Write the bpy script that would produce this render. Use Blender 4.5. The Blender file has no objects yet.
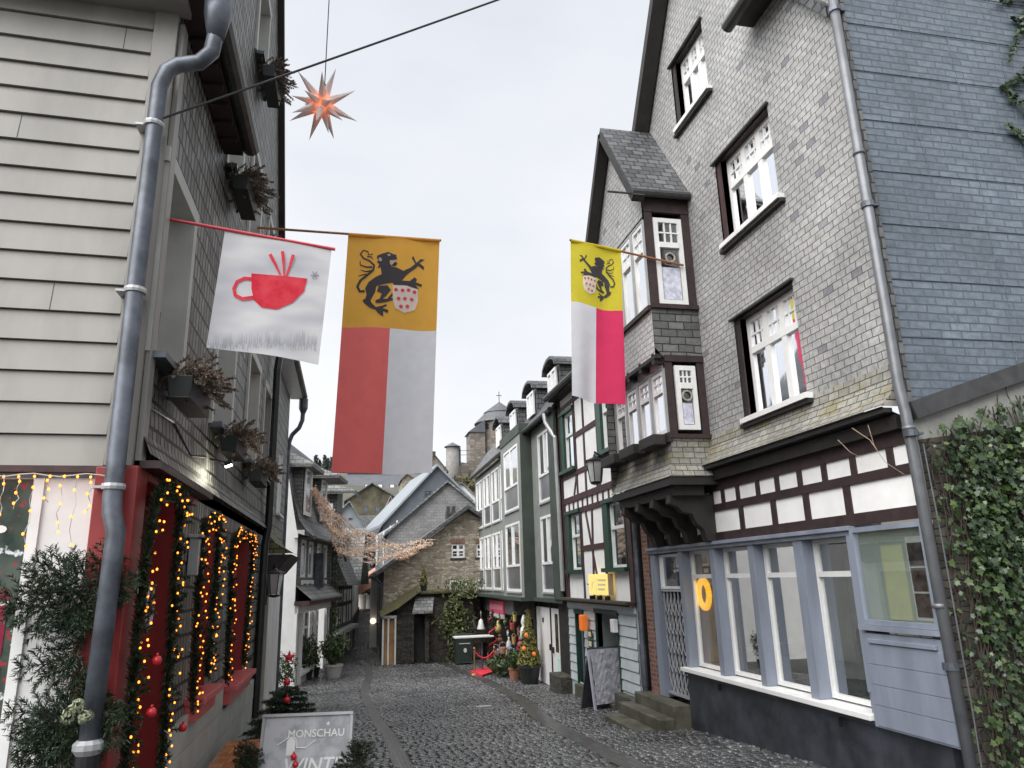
import bpy, bmesh, math, random
import numpy as np
from mathutils import Vector, Matrix
from mathutils.geometry import tessellate_polygon
random.seed(7); RNG = np.random.default_rng(7)
S = bpy.context.scene
COL = S.collection
rad = math.radians
# ------------------------------------------------------------------ camera
CF, CYAW, CPITCH, CROLL = 729.3, .2186, .25954, -.02979
def cam_axes():
    cy, sy, cp, sp = math.cos(CYAW), math.sin(CYAW), math.cos(CPITCH), math.sin(CPITCH)
    f = Vector((sy*cp, cy*cp, sp)); r = Vector((cy, -sy, 0)); u = r.cross(f)
    cr, sr = math.cos(CROLL), math.sin(CROLL)
    return cr*r+sr*u, -sr*r+cr*u, f
CR, CU, CFW = cam_axes()
def ray(x, y): return (x-512)/CF*CR-(y-384)/CF*CU+CFW
def onX(x, y, X): d = ray(x, y); return d*(X/d.x)
def onY(x, y, Y): d = ray(x, y); return d*(Y/d.y)
def onZ(x, y, Z): d = ray(x, y); return d*(Z/d.z)
cam = bpy.data.cameras.new('camera'); cam.sensor_width = 36; cam.lens = CF/1024*36
cam.clip_start = .05; cam.clip_end = 2000
co = bpy.data.objects.new('camera', cam); COL.objects.link(co)
co.matrix_world = Matrix(((CR.x, CU.x, -CFW.x, 0), (CR.y, CU.y, -CFW.y, 0), (CR.z, CU.z, -CFW.z, 0), (0, 0, 0, 1)))
S.camera = co
# ------------------------------------------------------------------ light
SUN_EL, SUN_AZ = rad(48), rad(238)      # azimuth clockwise from +Y: from behind the left shoulder
w = bpy.data.worlds.new('World'); S.world = w; w.use_nodes = True
nt = w.node_tree; nt.nodes.clear()
def nd(t, typ, **k):
    n = t.nodes.new(typ)
    for a, b in k.items(): setattr(n, a, b)
    return n
out = nd(nt, 'ShaderNodeOutputWorld'); bg = nd(nt, 'ShaderNodeBackground'); sky = nd(nt, 'ShaderNodeTexSky')
sky.sky_type = 'NISHITA'; sky.sun_disc = False; sky.sun_elevation = SUN_EL; sky.sun_rotation = SUN_AZ
sky.air_density = 1; sky.dust_density = 4; sky.ozone_density = 1
tc = nd(nt, 'ShaderNodeTexCoord'); mp = nd(nt, 'ShaderNodeMapping'); mp.inputs['Scale'].default_value = (1, 1, 2.2)
nz = nd(nt, 'ShaderNodeTexNoise'); nz.inputs['Scale'].default_value = 1.6; nz.inputs['Detail'].default_value = 5
rp = nd(nt, 'ShaderNodeValToRGB'); rp.color_ramp.elements[0].position = .3; rp.color_ramp.elements[1].position = .72
rp.color_ramp.elements[0].color = (3.6, 3.78, 4.12, 1); rp.color_ramp.elements[1].color = (4.85, 4.9, 4.98, 1)
mx = nd(nt, 'ShaderNodeMix', data_type='RGBA'); mx.inputs[0].default_value = .93   # the overcast layer over the clear sky
L = nt.links.new
L(tc.outputs['Generated'], mp.inputs['Vector']); L(mp.outputs[0], nz.inputs['Vector']); L(nz.outputs['Fac'], rp.inputs[0])
L(sky.outputs[0], mx.inputs[6]); L(rp.outputs[0], mx.inputs[7]); L(mx.outputs[2], bg.inputs['Color']); L(bg.outputs[0], out.inputs[0])
bg.inputs['Strength'].default_value = .05
sl = bpy.data.lights.new('sun', 'SUN'); sl.energy = 1.5; sl.angle = rad(75); sl.color = (1, .985, .96)
so = bpy.data.objects.new('sun', sl); COL.objects.link(so)
sd = Vector((math.sin(SUN_AZ)*math.cos(SUN_EL), math.cos(SUN_AZ)*math.cos(SUN_EL), math.sin(SUN_EL)))
so.rotation_euler = sd.to_track_quat('Z', 'Y').to_euler(); so.location = (0, 0, 60)
S.view_settings.view_transform = 'Standard'; S.view_settings.look = 'None'; S.view_settings.gamma = 1
S.view_settings.exposure = 2.1; S.view_settings.use_curve_mapping = False
S.render.engine = 'CYCLES'; S.cycles.use_denoising = True; S.cycles.max_bounces = 6
S.cycles.diffuse_bounces = 3; S.cycles.transparent_max_bounces = 10; S.cycles.sample_clamp_indirect = 6
# ------------------------------------------------------------------ objects
def root_of(o):
    while o.parent: o = o.parent
    return o
def tag(o, label=None, cat=None, group=None, kind=None):
    if label: o['label'] = label
    if cat: o['category'] = cat
    if group: o['group'] = group
    if kind: o['kind'] = kind
    return o
def thing(name, label, cat, loc=(0, 0, 0), group=None):
    o = bpy.data.objects.new(name, None); COL.objects.link(o); o.location = loc; o.empty_display_size = .2
    return tag(o, label, cat, group)
class MB:
    def __init__(s): s.v = []; s.f = []; s.mi = []; s.cur = 0
    def add(s, vs, fs):
        b = len(s.v); s.v.extend([tuple(p) for p in vs]); s.f.extend([tuple(i+b for i in f) for f in fs]); s.mi.extend([s.cur]*len(fs))
    def quad(s, a, b, c, d): s.add([a, b, c, d], [(0, 1, 2, 3)])
    def poly(s, pts): s.add(pts, [tuple(range(len(pts)))])
    def box(s, x0, x1, y0, y1, z0, z1):
        s.add([(x, y, z) for x in (x0, x1) for y in (y0, y1) for z in (z0, z1)],
              [(0, 1, 3, 2), (4, 6, 7, 5), (0, 4, 5, 1), (2, 3, 7, 6), (0, 2, 6, 4), (1, 5, 7, 3)])
    def obox(s, c, ax, ay, az):     # oriented box: centre and three half-extent vectors
        c, ax, ay, az = map(Vector, (c, ax, ay, az))
        s.add([c+i*ax+j*ay+k*az for i in (-1, 1) for j in (-1, 1) for k in (-1, 1)],
              [(0, 1, 3, 2), (4, 6, 7, 5), (0, 4, 5, 1), (2, 3, 7, 6), (0, 2, 6, 4), (1, 5, 7, 3)])
    def bar(s, a, b, w, h, up=(0, 0, 1)):   # rectangular bar from a to b
        a, b = Vector(a), Vector(b); d = (b-a); n = d.normalized(); x = n.cross(Vector(up))
        if x.length < 1e-4: x = n.cross(Vector((0, 1, 0)))
        x.normalize(); y = x.cross(n)
        s.obox((a+b)/2, d/2, x*w/2, y*h/2)
    def prism(s, pts, off):         # polygon extruded by a vector
        n = len(pts); pts = [Vector(p) for p in pts]; off = Vector(off)
        tri = tessellate_polygon([pts])
        s.add(pts+[p+off for p in pts], [tuple(t) for t in tri]+[tuple(n+i for i in reversed(t)) for t in tri]+[(i, (i+1) % n, n+(i+1) % n, n+i) for i in range(n)])
    def tube(s, path, r, n=8, caps=True):
        path = [Vector(p) for p in path]; m = len(path); rr = r if hasattr(r, '__len__') else [r]*m
        ref = None; vs = []
        for i, p in enumerate(path):
            t = (path[min(i+1, m-1)]-path[max(i-1, 0)])
            if t.length < 1e-9: t = Vector((0, 0, 1))
            t.normalize()
            if ref is None:
                ref = t.orthogonal().normalized()
            else:
                ref = (ref-t*ref.dot(t)); ref = ref.normalized() if ref.length > 1e-6 else t.orthogonal().normalized()
            b = t.cross(ref)
            vs += [p+rr[i]*(math.cos(2*math.pi*k/n)*ref+math.sin(2*math.pi*k/n)*b) for k in range(n)]
        fs = [(i*n+k, i*n+(k+1) % n, (i+1)*n+(k+1) % n, (i+1)*n+k) for i in range(m-1) for k in range(n)]
        if caps: fs += [tuple(reversed(range(n))), tuple(range((m-1)*n, m*n))]
        s.add(vs, fs)
    def lathe(s, prof, c=(0, 0, 0), n=16):  # profile of (radius, z)
        c = Vector(c); vs = []
        for r, z in prof: vs += [c+Vector((r*math.cos(2*math.pi*k/n), r*math.sin(2*math.pi*k/n), z)) for k in range(n)]
        m = len(prof); fs = [(i*n+k, i*n+(k+1) % n, (i+1)*n+(k+1) % n, (i+1)*n+k) for i in range(m-1) for k in range(n)]
        fs += [tuple(reversed(range(n))), tuple(range((m-1)*n, m*n))]
        s.add(vs, fs)
    def sphere(s, c, r, n=10, m=6, sz=1):
        s.lathe([(max(r*math.sin(math.pi*i/m), r*.02), -r*sz*math.cos(math.pi*i/m)) for i in range(m+1)], c, n)
    def holed(s, outer, holes):     # flat polygon with holes, 3D points
        loops = [[Vector(p) for p in outer]]+[[Vector(p) for p in h] for h in holes]
        tri = tessellate_polygon(loops); flat = [p for l in loops for p in l]
        s.add(flat, [tuple(t) for t in tri])
    def build(s, name, mats, parent=None, smooth=False, loc=None, bevel=0, recalc=True, **tags):
        me = bpy.data.meshes.new(name)
        base = root_of(parent).location if parent else Vector(loc or (0, 0, 0))
        me.from_pydata([Vector(p)-base for p in s.v], [], s.f)
        for m in (mats if isinstance(mats, (list, tuple)) else [mats]): me.materials.append(m)
        if max(s.mi or [0]) > 0: me.polygons.foreach_set('material_index', s.mi)
        if recalc or bevel:
            bm = bmesh.new(); bm.from_mesh(me)
            if bevel:
                bmesh.ops.bevel(bm, geom=[e for e in bm.edges if len(e.link_faces) == 2 and e.calc_face_angle(0) > .6], offset=bevel, segments=2, affect='EDGES', profile=.6)
            bmesh.ops.recalc_face_normals(bm, faces=bm.faces); bm.to_mesh(me); bm.free()
        set_uv(me, base)
        if smooth: me.polygons.foreach_set('use_smooth', [True]*len(me.polygons))
        o = bpy.data.objects.new(name, me); COL.objects.link(o)
        if parent: o.parent = parent
        else: o.location = base
        if tags: tag(o, **tags)
        return o
def set_uv(me, base=Vector((0, 0, 0))):     # metres along the face: u level, v up the slope
    nv, nl, npol = len(me.vertices), len(me.loops), len(me.polygons)
    if not npol: return
    co_ = np.empty(nv*3); me.vertices.foreach_get('co', co_); co_ = co_.reshape(-1, 3)+np.array(base)
    li = np.empty(nl, int); me.loops.foreach_get('vertex_index', li)
    no = np.empty(npol*3); me.polygons.foreach_get('normal', no); no = no.reshape(-1, 3)
    lt = np.empty(npol, int); me.polygons.foreach_get('loop_total', lt)
    nl_ = np.repeat(no, lt, axis=0)
    t = np.stack([-nl_[:, 1], nl_[:, 0], np.zeros(nl)], 1); ln = np.linalg.norm(t, axis=1)
    fl = ln < .35; t[fl] = (1, 0, 0); ln[fl] = 1; t /= ln[:, None]
    neg = (t[:, 0]+t[:, 1]) < 0; t[neg] *= -1
    b = np.cross(nl_, t); b[fl] = (0, 1, 0); b[(b[:, 2] < 0) & ~fl] *= -1
    P = co_[li]; uv = np.stack([(P*t).sum(1), (P*b).sum(1)], 1)
    l = me.uv_layers.new(name='UVMap'); l.data.foreach_set('uv', uv.astype(np.float32).ravel())
def raw_mesh(name, V, F, mats, parent=None, smooth=False, loc=None, mi=None, **tags):
    me = bpy.data.meshes.new(name)
    base = root_of(parent).location if parent else Vector(loc or (0, 0, 0))
    V = np.asarray(V, float)-np.array(base)
    me.from_pydata(V.tolist(), [], F if isinstance(F, list) else F.tolist())
    for m in (mats if isinstance(mats, (list, tuple)) else [mats]): me.materials.append(m)
    if mi is not None: me.polygons.foreach_set('material_index', list(mi))
    if smooth: me.polygons.foreach_set('use_smooth', [True]*len(me.polygons))
    o = bpy.data.objects.new(name, me); COL.objects.link(o)
    if parent: o.parent = parent
    else: o.location = base
    if tags: tag(o, **tags)
    return o
def dup(root, loc, rz=0, label=None, scale=None):
    def cp(o, par):
        c = o.copy(); COL.objects.link(c); c.parent = par
        for ch in list(o.children): cp(ch, c)
        return c
    r = root.copy(); COL.objects.link(r); r.location = loc; r.rotation_euler = (0, 0, rz)
    if label: r['label'] = label
    if scale: r.scale = (scale,)*3
    for ch in list(root.children): cp(ch, r)
    return r
# ------------------------------------------------------------------ materials
def mat(name):
    m = bpy.data.materials.new(name); m.use_nodes = True; t = m.node_tree
    return m, t, t.nodes['Principled BSDF']
def c4(c): return (c[0], c[1], c[2], 1)
def noise_col(t, c1, c2, scale=3, detail=5, lo=.35, hi=.65, vec=None, rough=.6):
    n = nd(t, 'ShaderNodeTexNoise'); n.inputs['Scale'].default_value = scale; n.inputs['Detail'].default_value = detail; n.inputs['Roughness'].default_value = rough
    r = nd(t, 'ShaderNodeValToRGB'); r.color_ramp.elements[0].position = lo; r.color_ramp.elements[1].position = hi
    r.color_ramp.elements[0].color = c4(c1); r.color_ramp.elements[1].color = c4(c2)
    if vec is None:
        q = nd(t, 'ShaderNodeTexCoord'); vec = q.outputs['Object']
    t.links.new(vec, n.inputs['Vector']); t.links.new(n.outputs['Fac'], r.inputs[0])
    return r.outputs[0], n.outputs['Fac']
def mixc(t, a, b, fac, mode='MIX'):
    m = nd(t, 'ShaderNodeMix', data_type='RGBA', blend_type=mode)
    for i, x in ((0, fac), (6, a), (7, b)):
        if hasattr(x, 'is_output') or isinstance(x, bpy.types.NodeSocket): t.links.new(x, m.inputs[i])
        else: m.inputs[i].default_value = x if i == 0 else c4(x)
    return m.outputs[2]
def bump(t, p, h, strength=.3, dist=.01, prev=None):
    b = nd(t, 'ShaderNodeBump'); b.inputs['Strength'].default_value = strength; b.inputs['Distance'].default_value = dist
    t.links.new(h, b.inputs['Height'])
    if prev is not None: t.links.new(prev, b.inputs['Normal'])
    if p is not None: t.links.new(b.outputs[0], p.inputs['Normal'])
    return b.outputs[0]
def paint(name, c, rough=.5, var=.12, scale=4, bmp=.08, metal=0, streak=0, spec=.5):
    m, t, p = mat(name)
    a = tuple(x*(1-var) for x in c); b = tuple(min(1, x*(1+var)) for x in c)
    q = nd(t, 'ShaderNodeTexCoord'); vec = q.outputs['Object']
    if streak:
        mp_ = nd(t, 'ShaderNodeMapping'); mp_.inputs['Scale'].default_value = (1, 1, 1/streak); t.links.new(vec, mp_.inputs[0]); vec = mp_.outputs[0]
    col, f = noise_col(t, a, b, scale, vec=vec)
    f2c, f2 = noise_col(t, (0, 0, 0), (1, 1, 1), scale*9, vec=vec)
    t.links.new(col, p.inputs['Base Color']); p.inputs['Roughness'].default_value = rough; p.inputs['Metallic'].default_value = metal
    p.inputs['Specular IOR Level'].default_value = spec
    if bmp: bump(t, p, f2, bmp, .01)
    return m
def tiles(name, c1, c2, joint, bw, bh, moss=None, moss_amt=.0, rough=.6, js=.012, wob=.02, bstr=.6, patch=None, off=.5, squash=1, freq=2, tilt=True, spec=.4, dots=None):
    """slate or brick courses in metres along UV; a single tile may slip, darken or carry lichen"""
    m, t, p = mat(name); q = nd(t, 'ShaderNodeTexCoord'); uv = q.outputs['UV']
    n = nd(t, 'ShaderNodeTexNoise'); n.inputs['Scale'].default_value = 2.2; n.inputs['Detail'].default_value = 3; t.links.new(uv, n.inputs['Vector'])
    s1 = nd(t, 'ShaderNodeVectorMath', operation='SUBTRACT'); t.links.new(n.outputs['Color'], s1.inputs[0]); s1.inputs[1].default_value = (.5, .5, .5)
    s2 = nd(t, 'ShaderNodeVectorMath', operation='SCALE'); t.links.new(s1.outputs[0], s2.inputs[0]); s2.inputs['Scale'].default_value = wob
    ad = nd(t, 'ShaderNodeVectorMath', operation='ADD'); t.links.new(uv, ad.inputs[0]); t.links.new(s2.outputs[0], ad.inputs[1])
    b = nd(t, 'ShaderNodeTexBrick'); t.links.new(ad.outputs[0], b.inputs['Vector'])
    b.offset = off; b.squash = squash; b.squash_frequency = freq; b.offset_frequency = 2
    for k, v in (('Scale', 1), ('Mortar Size', js), ('Mortar Smooth', .25), ('Bias', 0), ('Brick Width', bw), ('Row Height', bh)): b.inputs[k].default_value = v
    b.inputs['Color1'].default_value = (0, 0, 0, 1); b.inputs['Color2'].default_value = (1, 1, 1, 1); b.inputs['Mortar'].default_value = (.5, .5, .5, 1)
    r = nd(t, 'ShaderNodeValToRGB'); t.links.new(b.outputs['Color'], r.inputs[0]); e = r.color_ramp.elements
    e[0].color = c4(c1); e[1].color = c4(c2); x = e.new(.5); x.color = c4(tuple((i+j)/2 for i, j in zip(c1, c2)))
    if dots: x = e.new(.975); x.color = c4(c2); x = e.new(.985); x.color = c4(dots); e[-1].color = c4(dots)
    fine, ff = noise_col(t, (.72, .72, .72), (1.2, 1.2, 1.2), 14, 6, .3, .7, vec=uv)
    col = mixc(t, r.outputs[0], fine, 1, 'MULTIPLY')
    big, bf = noise_col(t, (.78, .78, .78), (1.15, 1.15, 1.15), .7, 4, .35, .65, vec=uv)
    col = mixc(t, col, big, 1, 'MULTIPLY')
    if moss:
        mc, mf = noise_col(t, (0, 0, 0), (1, 1, 1), 1.7, 7, .62-moss_amt*.3, .75-moss_amt*.2, vec=uv, rough=.75)
        col = mixc(t, col, moss, mc)
    col = mixc(t, col, joint, b.outputs['Fac'])
    t.links.new(col, p.inputs['Base Color']); p.inputs['Roughness'].default_value = rough; p.inputs['Specular IOR Level'].default_value = spec
    # height: joints sink, each tile leans out towards its lower edge
    inv = nd(t, 'ShaderNodeMath', operation='SUBTRACT'); inv.inputs[0].default_value = 1; t.links.new(b.outputs['Fac'], inv.inputs[1]); h = inv.outputs[0]
    if tilt:
        sp_ = nd(t, 'ShaderNodeSeparateXYZ'); t.links.new(ad.outputs[0], sp_.inputs[0])
        dv = nd(t, 'ShaderNodeMath', operation='DIVIDE'); t.links.new(sp_.outputs[1], dv.inputs[0]); dv.inputs[1].default_value = bh
        fr = nd(t, 'ShaderNodeMath', operation='FRACT'); t.links.new(dv.outputs[0], fr.inputs[0])
        ml = nd(t, 'ShaderNodeMath', operation='MULTIPLY_ADD'); t.links.new(fr.outputs[0], ml.inputs[0]); ml.inputs[1].default_value = -.8; t.links.new(h, ml.inputs[2]); h = ml.outputs[0]
        m3 = nd(t, 'ShaderNodeMath', operation='MULTIPLY_ADD'); t.links.new(b.outputs['Color'], m3.inputs[0]); m3.inputs[1].default_value = .5; t.links.new(h, m3.inputs[2]); h = m3.outputs[0]
    b1 = bump(t, None, h, bstr, .012); bump(t, p, ff, .25, .006, b1)
    return m
def rubble(name, c1, c2, joint, sx=.3, sy=.13, rough=.85, bstr=.8, moss=None):
    m, t, p = mat(name); q = nd(t, 'ShaderNodeTexCoord'); mpn = nd(t, 'ShaderNodeMapping'); mpn.inputs['Scale'].default_value = (1/sx, 1/sy, 1)
    n = nd(t, 'ShaderNodeTexNoise'); n.inputs['Scale'].default_value = 3; t.links.new(q.outputs['UV'], n.inputs['Vector'])
    s2 = nd(t, 'ShaderNodeVectorMath', operation='SCALE'); t.links.new(n.outputs['Color'], s2.inputs[0]); s2.inputs['Scale'].default_value = .12
    ad = nd(t, 'ShaderNodeVectorMath', operation='ADD'); t.links.new(q.outputs['UV'], ad.inputs[0]); t.links.new(s2.outputs[0], ad.inputs[1]); t.links.new(ad.outputs[0], mpn.inputs[0])
    v = nd(t, 'ShaderNodeTexVoronoi', voronoi_dimensions='2D'); v.inputs['Randomness'].default_value = .85; v.inputs['Scale'].default_value = 1; t.links.new(mpn.outputs[0], v.inputs['Vector'])
    e = nd(t, 'ShaderNodeTexVoronoi', voronoi_dimensions='2D', feature='DISTANCE_TO_EDGE'); e.inputs['Randomness'].default_value = .85; e.inputs['Scale'].default_value = 1; t.links.new(mpn.outputs[0], e.inputs['Vector'])
    sp_ = nd(t, 'ShaderNodeSeparateColor'); t.links.new(v.outputs['Color'], sp_.inputs[0])
    r = nd(t, 'ShaderNodeValToRGB'); t.links.new(sp_.outputs[0], r.inputs[0]); r.color_ramp.elements[0].color = c4(c1); r.color_ramp.elements[1].color = c4(c2)
    fine, ff = noise_col(t, (.65, .65, .65), (1.25, 1.25, 1.25), 11, 6, .3, .7, vec=q.outputs['UV'])
    col = mixc(t, r.outputs[0], fine, 1, 'MULTIPLY')
    er = nd(t, 'ShaderNodeValToRGB'); t.links.new(e.outputs['Distance'], er.inputs[0]); er.color_ramp.elements[0].position = .02; er.color_ramp.elements[1].position = .12
    col = mixc(t, joint, col, er.outputs[0])
    if moss:
        mc, mf = noise_col(t, (0, 0, 0), (1, 1, 1), 1.3, 7, .5, .66, vec=q.outputs['UV'], rough=.75); col = mixc(t, col, moss, mc)
    t.links.new(col, p.inputs['Base Color']); p.inputs['Roughness'].default_value = rough
    b1 = bump(t, None, er.outputs[0], bstr, .03); bump(t, p, ff, .4, .015, b1)
    return m
def island(name, c1, c2, rough=.6, bmp=0, trans=0, spec=.4, mid=None):     # every separate piece its own shade
    m, t, p = mat(name); g = nd(t, 'ShaderNodeNewGeometry'); r = nd(t, 'ShaderNodeValToRGB'); t.links.new(g.outputs['Random Per Island'], r.inputs[0])
    r.color_ramp.elements[0].color = c4(c1); r.color_ramp.elements[1].color = c4(c2)
    if mid: x = r.color_ramp.elements.new(.55); x.color = c4(mid)
    t.links.new(r.outputs[0], p.inputs['Base Color']); p.inputs['Roughness'].default_value = rough; p.inputs['Specular IOR Level'].default_value = spec
    if bmp: c_, f_ = noise_col(t, (0, 0, 0), (1, 1, 1), 60, 4); bump(t, p, f_, bmp, .006)
    if trans:
        tr = nd(t, 'ShaderNodeBsdfTranslucent'); t.links.new(r.outputs[0], tr.inputs[0]); ms = nd(t, 'ShaderNodeMixShader'); ms.inputs[0].default_value = trans
        o = t.nodes['Material Output']; t.links.new(p.outputs[0], ms.inputs[1]); t.links.new(tr.outputs[0], ms.inputs[2]); t.links.new(ms.outputs[0], o.inputs[0])
    return m
def cloth_mat(name, c, trans=.45, rough=.8, c2=None, scale=5):
    m, t, p = mat(name); q = nd(t, 'ShaderNodeTexCoord')
    col, f = noise_col(t, tuple(x*.93 for x in c) if not c2 else c, c if not c2 else c2, scale, vec=q.outputs['Object'])
    t.links.new(col, p.inputs['Base Color']); p.inputs['Roughness'].default_value = rough; p.inputs['Specular IOR Level'].default_value = .2
    tr = nd(t, 'ShaderNodeBsdfTranslucent'); t.links.new(col, tr.inputs[0]); ms = nd(t, 'ShaderNodeMixShader'); ms.inputs[0].default_value = trans
    o = t.nodes['Material Output']; t.links.new(p.outputs[0], ms.inputs[1]); t.links.new(tr.outputs[0], ms.inputs[2]); t.links.new(ms.outputs[0], o.inputs[0])
    return m
def glow(name, c, s):
    m, t, p = mat(name); p.inputs['Base Color'].default_value = c4(c); p.inputs['Emission Color'].default_value = c4(c); p.inputs['Emission Strength'].default_value = s
    return m
def pane_mat(name, tint, refl=.35, rough=.04, var=.4):     # old glass with a dim room and a curtain behind it
    m, t, p = mat(name); col, f = noise_col(t, tuple(x*(1-var) for x in tint), tuple(min(1, x*(1+var)) for x in tint), 1.6, 2)
    t.links.new(col, p.inputs['Base Color']); p.inputs['Roughness'].default_value = .25
    g = nd(t, 'ShaderNodeBsdfGlossy'); g.inputs['Roughness'].default_value = rough; g.inputs['Color'].default_value = (.95, .97, 1, 1)
    c_, f2 = noise_col(t, (0, 0, 0), (1, 1, 1), 2.5, 2); b = bump(t, None, f2, .08, .02); t.links.new(b, g.inputs['Normal'])
    fr = nd(t, 'ShaderNodeLayerWeight'); fr.inputs[0].default_value = .35
    mr = nd(t, 'ShaderNodeMath', operation='MULTIPLY_ADD'); t.links.new(fr.outputs['Fresnel'], mr.inputs[0]); mr.inputs[1].default_value = .6; mr.inputs[2].default_value = refl; mr.use_clamp = True
    ms = nd(t, 'ShaderNodeMixShader'); o = t.nodes['Material Output']
    t.links.new(mr.outputs[0], ms.inputs[0]); t.links.new(p.outputs[0], ms.inputs[1]); t.links.new(g.outputs[0], ms.inputs[2]); t.links.new(ms.outputs[0], o.inputs[0])
    return m
def clear_glass(name, refl=.06, tint=(.9, .95, .93)):
    m, t, p = mat(name); tr = nd(t, 'ShaderNodeBsdfTransparent'); tr.inputs[0].default_value = c4(tint)
    g = nd(t, 'ShaderNodeBsdfGlossy'); g.inputs['Roughness'].default_value = .02
    fr = nd(t, 'ShaderNodeLayerWeight'); fr.inputs[0].default_value = .3
    mr = nd(t, 'ShaderNodeMath', operation='MULTIPLY_ADD'); t.links.new(fr.outputs['Fresnel'], mr.inputs[0]); mr.inputs[1].default_value = .55; mr.inputs[2].default_value = refl; mr.use_clamp = True
    ms = nd(t, 'ShaderNodeMixShader'); o = t.nodes['Material Output']
    t.links.new(mr.outputs[0], ms.inputs[0]); t.links.new(tr.outputs[0], ms.inputs[1]); t.links.new(g.outputs[0], ms.inputs[2]); t.links.new(ms.outputs[0], o.inputs[0])
    return m
M = {}
M['slate_light'] = tiles('light slate tiles', (.40, .398, .392), (.45, .447, .44), (.08, .08, .08), .165, .088, (.26, .25, .19), .0, .5, .005, .04, 1, dots=(.24, .24, .265))
M['slate_apron'] = tiles('lichened slate tiles', (.22, .215, .195), (.31, .3, .27), (.05, .05, .045), .175, .092, (.2, .175, .085), .42, .6, .006, .03, .9)
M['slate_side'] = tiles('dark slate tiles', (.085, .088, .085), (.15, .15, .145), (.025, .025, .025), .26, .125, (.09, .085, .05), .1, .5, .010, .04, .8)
M['slate_roof'] = tiles('roof slate', (.06, .063, .068), (.13, .135, .14), (.02, .02, .022), .2, .15, (.13, .14, .09), .1, .42, .012, .03, .9)
M['slate_roof_pale'] = tiles('weathered roof slate', (.14, .145, .15), (.25, .255, .25), (.05, .05, .05), .25, .18, (.17, .17, .11), .3, .5, .012, .03, .9)
M['slate_mossy'] = tiles('mossy hood slate', (.075, .075, .065), (.13, .13, .115), (.03, .03, .025), .2, .12, (.13, .125, .035), .9, .7, .012, .03, .8)
M['slate_long'] = tiles('old slate hanging', (.10, .10, .094), (.25, .245, .225), (.010, .010, .010), .115, .2, (.26, .255, .21), .25, .55, .016, .03, 1)
M['slate_blue'] = tiles('painted slate', (.115, .14, .17), (.15, .18, .215), (.075, .1, .12), .24, .088, (.1, .13, .165), .2, .38, .009, .03, .75, freq=1)
M['white_plaster'] = paint('white render', (.80, .80, .79), .85, .05, 3, .12)
M['off_plaster'] = paint('grey white render', (.62, .62, .6), .85, .1, 2, .15)
M['timber'] = paint('dark brown timber', (.032, .018, .018), .6, .3, 6, .25)
M['timber_red'] = paint('oxblood timber', (.05, .021, .022), .65, .3, 6, .25)
M['black_timber'] = paint('blackened timber', (.02, .017, .016), .6, .3, 6, .25)
M['white_paint'] = paint('white gloss paint', (.74, .74, .73), .35, .05, 4, .05)
M['grey_paint'] = paint('blue grey shopfront paint', (.20, .225, .28), .42, .16, 3, .1, streak=4)
M['grey_dark'] = paint('dark plinth paint', (.03, .033, .043), .5, .45, 3, .15)
M['siding'] = paint('pale grey siding paint', (.262, .252, .232), .5, .14, 2.2, .1, streak=3)
M['green_grey'] = paint('sage cladding', (.205, .22, .205), .55, .1, 2, .06)
M['green_dark'] = paint('dark green cladding', (.045, .058, .048), .6, .2, 2, .06)
M['green_shutter'] = paint('bottle green paint', (.012, .05, .035), .4, .2, 5, .08)
M['zinc'] = paint('grey zinc', (.10, .112, .135), .42, .4, 4, .05, .35)
M['zinc_light'] = paint('pale zinc', (.38, .39, .4), .42, .12, 5, .05, .3)
M['black_metal'] = paint('black metal', (.018, .018, .02), .4, .2, 8, .05, .2)
M['dark_metal'] = paint('dark gutter metal', (.05, .05, .052), .45, .25, 6, .08, .2)
M['concrete'] = paint('grey concrete', (.3, .3, .28), .9, .2, 3, .4)
M['step_stone'] = paint('wet mossy stone', (.075, .072, .052), .5, .45, 3, .5)
M['red_paint'] = paint('red shop paint', (.25, .03, .03), .42, .12, 3, .06)
M['blue_siding'] = paint('pale blue siding', (.5, .55, .57), .55, .08, 3, .06)
M['pane'] = pane_mat('window pane', (.05, .055, .06), .42)
M['pane_curtain'] = pane_mat('curtained window pane', (.36, .37, .38), .32)
M['pane_dark'] = pane_mat('dark window pane', (.02, .022, .025), .18)
M['panel_grey'] = pane_mat('smoked spandrel panel', (.1, .105, .12), .12, .3)
M['shop_glass'] = clear_glass('shop glass')
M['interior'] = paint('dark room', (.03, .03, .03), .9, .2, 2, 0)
M['interior_pale'] = paint('pale shop wall', (.74, .76, .73), .9, .06, 2, 0)
M['brick'] = tiles('red brick', (.16, .06, .045), (.26, .11, .08), (.2, .18, .16), .22, .075, rough=.85, js=.012, wob=.01, bstr=.5, tilt=False)
M['rubble'] = rubble('tan rubble stone', (.18, .155, .12), (.42, .375, .3), (.22, .195, .16), .24, .1, bstr=.6)
M['rubble_grey'] = rubble('grey rubble stone', (.2, .2, .195), (.30, .30, .29), (.2, .2, .19), .34, .13, bstr=.3)
M['rubble_dark'] = rubble('dark rubble stone', (.03, .027, .022), (.085, .075, .06), (.03, .026, .022), .2, .075, bstr=.5)
M['rubble_castle'] = rubble('castle stone', (.14, .12, .105), (.27, .235, .205), (.12, .105, .095), 1.1, .5, bstr=.5)
M['needle'] = island('fir needles', (.008, .02, .009), (.035, .062, .025), .45, mid=(.015, .034, .015))
M['needle_blue'] = island('silver fir needles', (.012, .03, .018), (.05, .085, .055), .6)
M['ivy'] = island('ivy leaves', (.012, .026, .010), (.075, .115, .035), .32, spec=.5, mid=(.025, .05, .018))
M['heather'] = island('dried heather', (.12, .07, .07), (.3, .23, .2), .8, mid=(.2, .15, .11))
M['heather_pale'] = island('pale heather', (.2, .17, .12), (.42, .37, .3), .8)
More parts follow.
